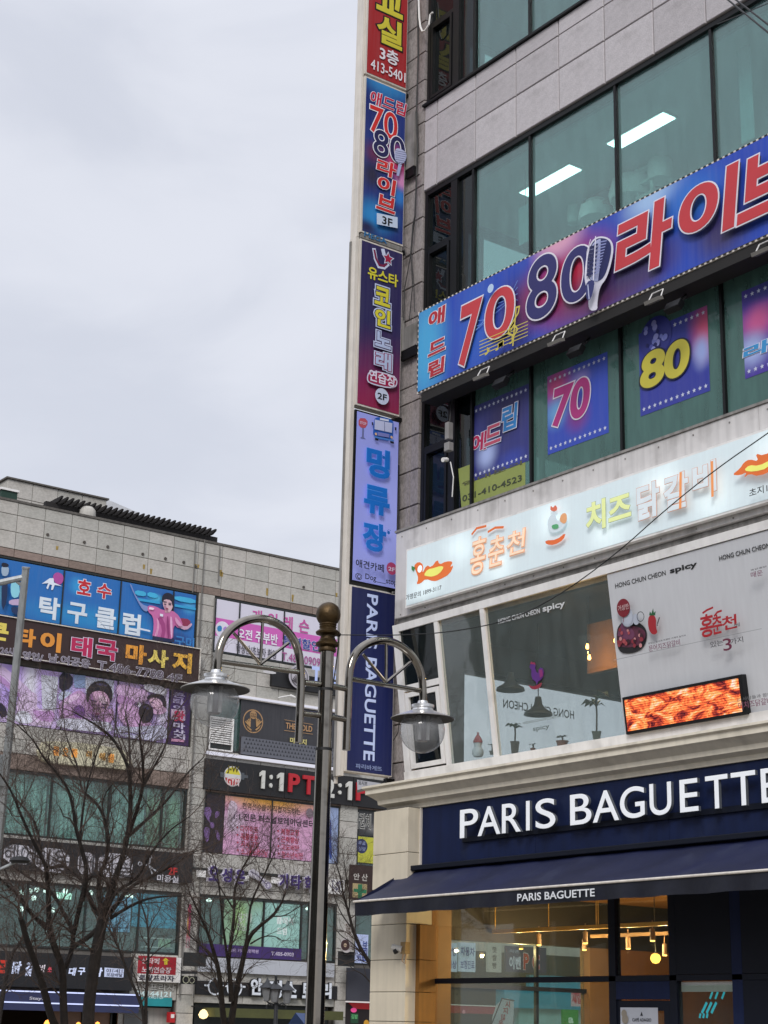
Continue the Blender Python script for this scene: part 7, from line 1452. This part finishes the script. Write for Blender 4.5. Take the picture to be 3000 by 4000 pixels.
# finial, profile measured downwards from the ball
ft = PLm.at(z5(876, 80))[1]; fb_ = PLm.at(z5(872, 372))[1]; H = ft-fb_
def fz(k): return H*(372-k)/292
sc_f = H/292
pf = [(.02, 0), (62, 372), (66, 360), (58, 345), (84, 335), (86, 322), (66, 310), (52, 290), (52, 278), (84, 268), (88, 258), (78, 250), (60, 240), (60, 232), (64, 226), (58, 220), (64, 212), (60, 205), (66, 195), (64, 188)]
prof = [(.001, -.002)]+[(r_*sc_f*.80, fz(k)) for r_, k in pf[1:]]
for a in range(-62, 91, 8): 
    aa = math.radians(a); prof.append((max(.001, 73*sc_f*.98*math.cos(aa)), fz(152)+73*sc_f*math.sin(aa)))
obj('finial', MB().lathe((LX, py(fb_), fb_), prof, 32), brass, lm_, smooth=True)
def arch(side):
    if side < 0:
        ends = [z5(225, 500), z5(225, 425)]; pts = [(225, 505), (225, 430), (238, 345), (268, 275), (320, 222), (385, 187), (465, 172), (540, 185), (605, 218), (655, 268), (690, 330), (708, 400), (715, 470), (718, 560), (712, 700), (703, 905)]
        bar_ = [(240, 428), (712, 492)]; hub = (478, 445); sp = [(320, 260), (492, 190), (645, 318)]; ties = [((735, 552), (828, 563)), ((728, 735), (825, 745))]; hang = (218, 500)
    else:
        pts = [(1435, 680), (1437, 610), (1430, 520), (1408, 450), (1365, 385), (1305, 335), (1235, 305), (1165, 303), (1100, 325), (1050, 365), (1018, 420), (1003, 480), (998, 560), (995, 640), (990, 760), (983, 950)]
        bar_ = [(1018, 532), (1430, 602)]; hub = (1218, 553); sp = [(1083, 385), (1220, 315), (1365, 430)]; ties = [((898, 573), (988, 590)), ((890, 753), (985, 772))]; hang = (1435, 680)
    w_ = [PLm.at(z5(*p)) for p in pts]
    arm = [PLm.pt(*p) for p in w_]
    # smooth
    for _ in range(2):
        q = [arm[0]]
        for a, b in zip(arm, arm[1:]): q += [a*.75+b*.25, a*.25+b*.75]
        arm = q+[arm[-1]]
    obj('arm', MB().tube(arm, .036, 16), steel, lm_, smooth=True)
    P3_ = lambda p: PLm.pt(*PLm.at(z5(*p)))
    obj('crossbar', MB().tube([P3_(bar_[0]), P3_(bar_[1])], .022, 12), steel, lm_, smooth=True)
    for q in sp: obj('spoke', MB().tube([P3_(hub), P3_(q)], .0135, 8), steel, lm_, smooth=True)
    for a, b in ties: obj('tie_bar', MB().tube([P3_(a), P3_(b)], .026, 12), steel, lm_, smooth=True)
    h = P3_(hang)
    return h
glob = glass('globe_glass', '#e4e6e8', refl=1.0, dirty=.27, dcol='#c0c2c4', ior=1.5)
for side in (-1, 1):
    h = arch(side); sc2 = 1.0
    hb = obj('hood', MB().lathe((h.x, h.y, h.z), [(.287, -.138), (.29, -.132), (.235, -.108), (.16, -.082), (.10, -.058), (.092, -.04), (.104, -.03), (.104, -.008), (.05, .008), (.042, .03)], 40), hoodm, lm_, smooth=True)
    obj('hood_lining', MB().lathe((h.x, h.y, h.z), [(.286, -.139), (.24, -.122), (.15, -.10), (.001, -.095)], 40), mat('hood_inside', '#2d2a28', rough=.6, var=.3), hb, smooth=True)
    R_ = .205; pr_ = [(R_*math.cos(math.radians(a)), R_*math.sin(math.radians(a))) for a in range(42, -91, -6)]
    pr_[-1] = (.001, -R_)
    cz = h.z-.115-R_*.62
    obj('globe', MB().lathe((h.x, h.y, cz), pr_[::-1], 36), glob, lm_, smooth=True)
    lt = obj('lamp_tube', MB().lathe((h.x, h.y, cz), [(.001, -.10), (.045, -.10), (.05, -.09), (.05, .14), (.001, .14)], 14), mat('tube_grey', '#77757a', rough=.3, metal=.5), lm_, smooth=True)
    for k in range(4): obj('lamp_tube', MB().tube([(h.x+.055*math.cos(k*1.57+.4), h.y+.055*math.sin(k*1.57+.4), cz-.09), (h.x+.055*math.cos(k*1.57+.4), h.y+.055*math.sin(k*1.57+.4), cz+.13)], .018, 8), mat('tube_white', '#b4b4b4', rough=.25), lm_, smooth=True)
# wires
wr = thing('overhead_wire', (LX, 8.4, 5.4), 'thin black overhead wire running from the street lamp past the lit sign', 'wire')
P0_ = PLm.pt(*PLm.at((1327, 2480)))
pts = [((1327, 2480), 15.0), ((1560, 2482), 14.6), ((1760, 2470), 14.2), ((1990, 2425), 13.8), ((2180, 2330), 13.4), ((2400, 2170), 13.0), ((2600, 1990), 12.7), ((2800, 1830), 12.4), ((3000, 1692), 12.1), ((3300, 1480), 11.8)]
w3 = [depth_pt(p, d*1.0) for p, d in pts]; w3[0] = P0_
for _ in range(2):
    q = [w3[0]]
    for a, b in zip(w3, w3[1:]): q += [a*.75+b*.25, a*.25+b*.75]
    w3 = q+[w3[-1]]
obj('wire', MB().tube(w3, .0045, 6), rubber, wr)
obj('clamp', MB().tube([P0_, P0_+Vector((0, -.08, .0))], .02, 8), black_frame, wr)
w2 = thing('overhead_wire', (-12, 8.4, 4), 'thin wire hanging down beside the street lamp pole', 'wire')
obj('wire', MB().tube([PLm.pt(*PLm.at(z4_(*p))) for p in ((182, 580), (175, 700), (140, 950), (60, 1450))], .006, 5), rubber, w2)

wt = thing('overhead_wire', depth_pt((3000, 100), 13), 'pair of black wires crossing the top right corner over the upper glass', 'wire')
for a, b in (((2820, -20), (3200, 290)), ((2850, -20), (3200, 250)), ((3180, -60), (2800, 95))): obj('wire', MB().tube([depth_pt(a, 13.2), depth_pt(b, 11.5)], .008 if b[0] > 3000 else .004, 6), rubber, wt)

# ================================================================== CCTV mast at the left
cm = thing('camera_mast', (-26, 10, GZ), 'pale grey steel mast with a side arm at the left edge of the photo', 'mast')
galv = mat('galvanised', '#a6aaab', rough=.5, metal=.3, var=.12, streak=.3, dirt=('#5b574f', 3, .4))
D_ = 27.0
mt = depth_pt((101, 2222), D_); mb0 = depth_pt((-85, 4080), D_); dirv = (mb0-mt); k = (GZ-mt.z)/dirv.z; foot = mt+dirv*k
cm.location = foot
obj('post', MB().tube([foot, mt], [.085, .062], 4 if False else 8), galv, cm)
obj('cap', MB().tube([mt, mt+(mt-foot).normalized()*.03], .07, 8), galv, cm)
obj('arm', MB().tube([depth_pt((95, 2255), D_), depth_pt((-200, 2320), D_)], .05, 8), galv, cm); obj('brace', MB().tube([depth_pt((90, 2290), D_), depth_pt((55, 2262), D_)], .03, 6), galv, cm)
obj('control_box', MB().box(depth_pt((-20, 3010), D_)-Vector((.18, .15, .25)), depth_pt((-20, 3010), D_)+Vector((.1, .15, .25))), galv, cm, bevel=.01)
# round luminaire on an arm, low left
rl = thing('road_lamp', depth_pt((-40, 4100), 24), 'dark disc-shaped road lamp head on a thin arm at the lower left', 'street lamp')
c_ = depth_pt((78, 3360), 24)
obj('lamp_head', MB().lathe((c_.x, c_.y, c_.z-.05), [(.001, 0), (.12, .01), (.15, .04), (.11, .09), (.001, .11)], 20), rubber, rl, smooth=True)
obj('arm', MB().tube([c_, depth_pt((0, 3395), 24), depth_pt((-60, 3430), 24)], .02, 6), galv, rl)
obj('post', MB().tube([depth_pt((-60, 3430), 24), Vector((depth_pt((-60, 3430), 24).x, depth_pt((-60, 3430), 24).y, GZ))], .05, 8), galv, rl)

# ornate three-lantern lamp far away
D_ = 40.0; zz = zh
ol = thing('ornate_lamp', depth_pt((1080, 4200), D_), 'dark ornate lamp post with three hanging lanterns in front of the optician sign', 'street lamp')
iron = mat('cast_iron', '#34363a', rough=.5, metal=.3, var=.2)
foot = depth_pt(zz(838, 1000), D_); 
obj('post', MB().tube([Vector((foot.x, foot.y, GZ)), foot, depth_pt(zz(835, 800), D_)], [.07, .045, .03], 10), iron, ol)
ol.location = (foot.x, foot.y, GZ) if False else ol.location
for (x_, y_, s_) in ((768, 905, 1), (828, 915, 1.1), (920, 925, 1)):
    c_ = depth_pt(zz(x_, y_+0), D_); k = .13*s_
    obj('lantern', MB().lathe((c_.x, c_.y, c_.z-.28), [(.05, 0), (k*.55, .02), (k, .30), (k*.95, .31)], 6), mat('lantern_glass', '#77797c', rough=.3, var=.2), ol)
    obj('lantern_hood', MB().lathe((c_.x, c_.y, c_.z+.03), [(k*1.5, 0), (k*1.3, .03), (k*.4, .13), (.02, .2), (.001, .24)], 12), iron, ol, smooth=True)
    obj('scroll', MB().tube([depth_pt(zz(838, 1010), D_), depth_pt(zz((838+x_)/2, 1030), D_), depth_pt(zz(x_, 1000), D_), depth_pt(zz(x_, 960), D_)], .02, 6), iron, ol)
for d_ in (-1, 1): obj('scroll', MB().tube([depth_pt(zz(838, 1030), D_), depth_pt(zz(838+d_*50, 1010), D_), depth_pt(zz(838+d_*75, 1035), D_), depth_pt(zz(838+d_*72, 1052), D_)], .018, 6), iron, ol)
# small blue gable kiosk
D_ = 36.0; kk = thing('blue_kiosk', depth_pt((1160, 4300), D_), 'small gabled blue kiosk roof with a round emblem at the bottom edge', 'kiosk')
a, b, c_, d_ = (depth_pt(zz(*p), D_) for p in ((985, 1085), (1050, 1171), (900, 1150), (960, 1171)))
bl = mat('kiosk_blue', '#2c4a80', rough=.6, var=.12); bl2 = mat('kiosk_blue_dark', '#1f355e', rough=.6)
W_ = (b-c_); back = Vector((-.9, .9, 0))
l_, r_, ap = depth_pt(zz(930, 1171), D_), depth_pt(zz(1052, 1171), D_), depth_pt(zz(985, 1085), D_)
l_.z = r_.z
obj('roof', MB().add([l_, r_, ap, l_+back, r_+back, ap+back], [(0, 2, 5, 3), (2, 1, 4, 5)]), bl, kk); obj('gable', MB().add([l_, r_, ap, l_+Vector((0, 0, -2)), r_+Vector((0, 0, -2))], [(0, 1, 2), (3, 4, 1, 0)]), bl2, kk)
obj('walls', MB().add([l_+back*.02, r_+back*.02, l_+back, r_+back, l_+Vector((0, 0, -1.6)), r_+Vector((0, 0, -1.6)), l_+back+Vector((0, 0, -1.6)), r_+back+Vector((0, 0, -1.6))], [(0, 4, 6, 2), (1, 3, 7, 5), (2, 6, 7, 3)]), bl2, kk)

# ================================================================== bare trees
bark = mat('bark', '#2a2421', rough=.9, var=.5, scale=8, bump=.4, bscale=20); twigm = mat('twig', '#4c403a', rough=.9, var=.3, scale=5)
def rv(): return Vector((rnd.gauss(0, 1), rnd.gauss(0, 1), rnd.gauss(0, 1)))
def spline(pts, it=2):
    for _ in range(it):
        q = [pts[0]]
        for a, b in zip(pts, pts[1:]): q += [a*.75+b*.25, a*.25+b*.75]
        pts = q+[pts[-1]]
    return pts
def grow(mb, p, d, L, r, lev, maxlev):
    """one branch that wanders, tapers and forks"""
    n = 4 if lev < maxlev else 3; pts = [p]; q = p.copy(); dd = d.copy()
    for i in range(n):
        dd = (dd+rv()*.26+Vector((0, 0, .06))).normalized(); q = q+dd*(L/n); pts.append(q.copy())
    mb.tube(pts, [r*(1-.6*i/n) for i in range(n+1)], 5 if lev < 2 else 3, cap=False)
    if lev >= maxlev: return
    nb = 4 if lev < 2 else 4
    for k in range(nb):
        f = (k+1)/nb; i = min(n, max(1, int(round(f*n)))); b = pts[i]; base = (pts[i]-pts[i-1]).normalized()
        side = rv(); side = (side-base*side.dot(base)).normalized()
        ang = rnd.uniform(.35, .8); nd = (base*math.cos(ang)+side*math.sin(ang)).normalized()
        grow(mb, b, nd, L*rnd.uniform(.5, .72), max(.0022, r*(1-.6*f)*.62), lev+1, maxlev)
def tree(name, label, group, limbs, D, dens=1.0, maxlev=3, twig=1.0, ground=True, jitter=.7):
    """limbs: (pixel polyline, start radius, end radius, depth drift)"""
    t = None; crown = MB()
    for i, (pts, r0, r1, dr) in enumerate(limbs):
        w_ = [depth_pt(p, D+dr*k/max(1, len(pts)-1)) for k, p in enumerate(pts)]
        if t is None:
            base = w_[0].copy(); base.z = GZ; t = thing(name, base, label, 'tree', group)
        if ground and i in (0,) or (ground and r0 > .09):
            g0 = w_[0].copy(); g0.z = GZ; w_ = [g0]+w_
        w_ = spline(w_); n = len(w_)
        obj('trunk' if r0 > .075 else 'limb', MB().tube(w_, [r0+(r1-r0)*k/(n-1) for k in range(n)], 9 if r0 > .04 else 6), bark, t, smooth=True)
        L = sum((b-a).length for a, b in zip(w_, w_[1:])); cnt = int(L*3.2*dens)
        for k in range(cnt):
            f = rnd.uniform(.25 if r0 < .075 else .62, 1.0); idx = min(n-2, int(f*(n-1))); b = w_[idx]; base_d = (w_[idx+1]-w_[idx]).normalized()
            side = rv(); side = (side-base_d*side.dot(base_d)).normalized(); ang = rnd.uniform(.4, .9)
            nd = (base_d*math.cos(ang)+side*math.sin(ang)+Vector((0, 0, .25))).normalized(); rr = (r0+(r1-r0)*f)
            grow(crown, b, nd, rnd.uniform(.45, 1.05)*twig, min(rr*.5, .013), 1, maxlev)
        grow(crown, w_[-1], (w_[-1]-w_[-2]).normalized(), .8*twig, min(r1, .02), 1, maxlev)
    obj('crown', crown, twigm, t)
    return t
F = zf; E = ze
tree('bare_tree', 'large bare tree with many dark spreading limbs in front of the left shop signs', 'bare street trees', [
    ([F(760, 1500), F(770, 1250), F(805, 1000), F(850, 700), F(900, 500)], 0.106, .085, 0),
    ([F(560, 1500), F(545, 1200), F(545, 950), F(470, 780), F(425, 600)], 0.068, .045, -.5),
    ([F(500, 1500), F(440, 1380), F(370, 1100), F(300, 900), F(240, 740), F(180, 520)], 0.068, .04, -1.2),
    ([F(-40, 1600), F(20, 1200), F(60, 1000), F(90, 850), F(180, 720)], 0.051, .02, 1.0),
    ([F(425, 600), F(270, 500), F(180, 340), F(60, 240), F(-60, 120)], 0.038, .012, -1.0),
    ([F(425, 600), F(420, 350), F(400, 100), E(400, 1300), E(300, 1100), E(200, 900), E(100, 640), E(-10, 480)], 0.047, .010, -1.3),
    ([F(560, 960), F(625, 800), F(635, 640), F(560, 500), F(470, 320), F(340, 230), F(130, 90), F(0, 0)], 0.047, .012, .6),
    ([F(635, 660), F(690, 420), F(760, 130), E(700, 1120), E(650, 950), E(640, 820), E(590, 620), E(480, 470), E(370, 350), E(300, 210), E(150, 70)], 0.043, .008, -.8),
    ([F(635, 770), F(760, 690), F(840, 620)], 0.043, .04, .2),
    ([F(880, 520), F(800, 420), F(740, 260), F(700, 180), F(560, 60), E(380, 1320), E(330, 1000), E(290, 880), E(120, 690), E(40, 560)], 0.043, .008, 1.4),
    ([F(880, 520), F(850, 300), F(870, 100), E(900, 1300), E(950, 1080), E(890, 820), E(790, 700), E(700, 640), E(690, 480), E(600, 250), E(560, 120)], 0.043, .008, 1.2),
    ([F(880, 520), F(960, 300), F(1000, 160), E(1050, 1250), E(1105, 1030), E(1130, 800), E(1125, 560), E(1100, 400), E(1000, 220), E(920, 130), E(780, 40), E(640, -40)], 0.060, .008, -.4),
    ([E(1110, 1020), E(1180, 820), E(1240, 600), E(1235, 380), E(1210, 200), E(1200, 60), E(1260, -80)], 0.038, .007, -1.0),
    ([E(1130, 560), E(1120, 300), E(1115, 100), E(1080, -20), E(1100, -120)], 0.025, .006, 0.8),
    ([E(1240, 600), E(1330, 430), E(1420, 280), E(1460, 130), E(1540, -60)], 0.025, .006, .5),
    ([E(1100, 1040), E(1300, 860), E(1450, 720), E(1600, 500), E(1760, 350)], 0.034, .007, 1.0),
    ([F(940, 500), F(1010, 400), F(1130, 240), F(1380, 130), F(1500, 60), F(1700, -60)], 0.043, .010, .3),
    ([F(960, 520), F(1100, 430), F(1300, 340), F(1600, 330)], 0.034, .008, -.6),
    ([F(920, 480), F(1000, 280), F(1180, 200), E(1300, 1180), E(1460, 980), E(1640, 860)], 0.034, .008, -1.2),
    ([F(720, 380), F(760, 160), E(870, 1380), E(940, 1150), E(900, 900), E(880, 700), E(990, 560)], 0.025, .007, .4),
    ([F(400, 620), F(250, 480), F(100, 260), E(0, 1200), E(-60, 1100)], 0.025, .008, .8),
    ([E(690, 1060), E(720, 760), E(760, 560), E(860, 240), E(940, 100)], 0.025, .006, .9),
], 27.0, dens=1.5, maxlev=4, twig=1.0)
tree('bare_tree', 'slim bare multi-stem tree in front of the optician shop', 'bare street trees', [
    ([zh(455, 1250), zh(430, 1100), zh(415, 900), zh(395, 740), zh(360, 620), zh(320, 480), zh(250, 330), zh(180, 180)], 0.072, .012, -.4),
    ([zh(480, 1250), zh(510, 1050), zh(540, 880), zh(580, 700), zh(620, 520), zh(700, 430), zh(810, 350), zh(880, 250), zh(900, 180)], 0.072, .010, .5),
    ([zh(495, 1000), zh(485, 800), zh(470, 700), zh(500, 500), zh(520, 300), zh(515, 150), zh(560, 20), zh(620, -90)], 0.051, .010, .3),
    ([zh(600, 600), zh(625, 420), zh(640, 260), zh(700, 120), zh(760, 10), zh(820, -130)], 0.030, .007, -.5),
    ([zh(470, 700), zh(440, 500), zh(420, 300), zh(400, 100), zh(370, -60)], 0.030, .007, -.8),
    ([zh(395, 740), zh(300, 600), zh(200, 520), zh(110, 420)], 0.025, .007, .6),
    ([zh(640, 560), zh(740, 500), zh(830, 500), zh(890, 540)], 0.017, .006, .4),
    ([zh(810, 350), zh(900, 350), zh(990, 290), zh(1060, 250)], 0.014, .005, .2),
    ([zh(515, 300), zh(440, 180), zh(370, 60), zh(330, -40)], 0.017, .006, .2),
], 31.0, dens=1.4, maxlev=4, twig=.9)
tree('bare_tree', 'thin bare tree rising beside the cream pilaster', 'bare street trees', [
    ([zh(1700, 1250), zh(1640, 900), zh(1560, 720), zh(1480, 600), zh(1420, 450), zh(1390, 320), zh(1350, 200), zh(1330, 60), zh(1290, -60)], 0.060, .008, 0),
    ([zh(1560, 860), zh(1500, 790), zh(1430, 760), zh(1370, 700)], 0.017, .006, .4),
    ([zh(1420, 450), zh(1330, 330), zh(1280, 200), zh(1260, 130)], 0.015, .005, .4),
    ([zh(1480, 620), zh(1400, 540), zh(1330, 500), zh(1280, 430)], 0.015, .005, -.3),
    ([zh(1390, 330), zh(1400, 200), zh(1370, 60), zh(1350, -120)], 0.015, .005, -.3),
], 34.0, dens=1.1, maxlev=4, twig=.9)
tree('bare_tree', 'small pale-stemmed bare tree before the plaza entrance', 'bare street trees', [
    ([zf(1250, 1500), zf(1235, 1300), zf(1140, 1080), zf(1060, 880), zf(1010, 740), zf(970, 660), zf(930, 600)], 0.047, .012, 0),
    ([zf(1260, 1500), zf(1260, 1250), zf(1275, 1000), zf(1285, 800), zf(1280, 600), zf(1240, 450), zf(1190, 330)], 0.043, .010, .3),
    ([zf(1280, 620), zf(1330, 520), zf(1390, 440), zf(1400, 330)], 0.015, .005, .3), ([zf(1230, 1280), zf(1180, 1050), zf(1130, 950), zf(1150, 800)], 0.017, .006, .3),
    ([zf(1260, 900), zf(1380, 780), zf(1500, 720), zf(1620, 640)], 0.015, .005, -.3),
], 36.0, dens=2.0, maxlev=3, twig=.8)

# ================================================================== the other side of the street, behind the camera: seen as a reflection in the glass
ob = thing('office_building', (-20, -34, GZ), 'dark brick office building across the street, mirrored in the restaurant windows', 'building')
obj('wall', MB().box((-75, -46, GZ), (24, -34, 17)), mat('brick_far', '#4e4743', rough=.9, var=.2, scale=1), ob)
for k in range(28):
    for j in range(5): obj('window', MB().box((-73+k*3.4, -34, 1.2+j*3.2), (-71+k*3.4, -33.9, 3.0+j*3.2)), [mat('far_glass_a', '#59666a', rough=.2), mat('far_glass_b', '#a3a79f', rough=.5, emit=.1)][(k*7+j*3) % 5 == 0], ob)
# ================================================================== ground
def flat(name, x0, x1, y0, y1, z, m):
    return tag(obj(name, MB().add([(x0, y0, z), (x1, y0, z), (x1, y1, z), (x0, y1, z)], [(0, 1, 2, 3)]), m), kind='structure')
flat('ground', -600, 600, -600, 600, -.01, mat('ground_soil', '#5c5a56', rough=.95, var=.1, scale=.2))
flat('road', -600, 600, -26, -8, .0, mat('asphalt', '#3c3c3e', rough=.9, var=.12, scale=.6, grain=.1))
pv = mat('paving', '#8a857d', rough=.9, var=.15, scale=.4, grain=.05, dirt=('#4a4640', .6, .4))
tag(obj('pavement', MB().box((-60, -8, -.005), (20, 70, .148)), pv), kind='structure')
tag(obj('kerb', MB().box((-60, -8.2, -.005), (20, -8, .152)), concrete[0]), kind='structure')
for k in range(0): pass
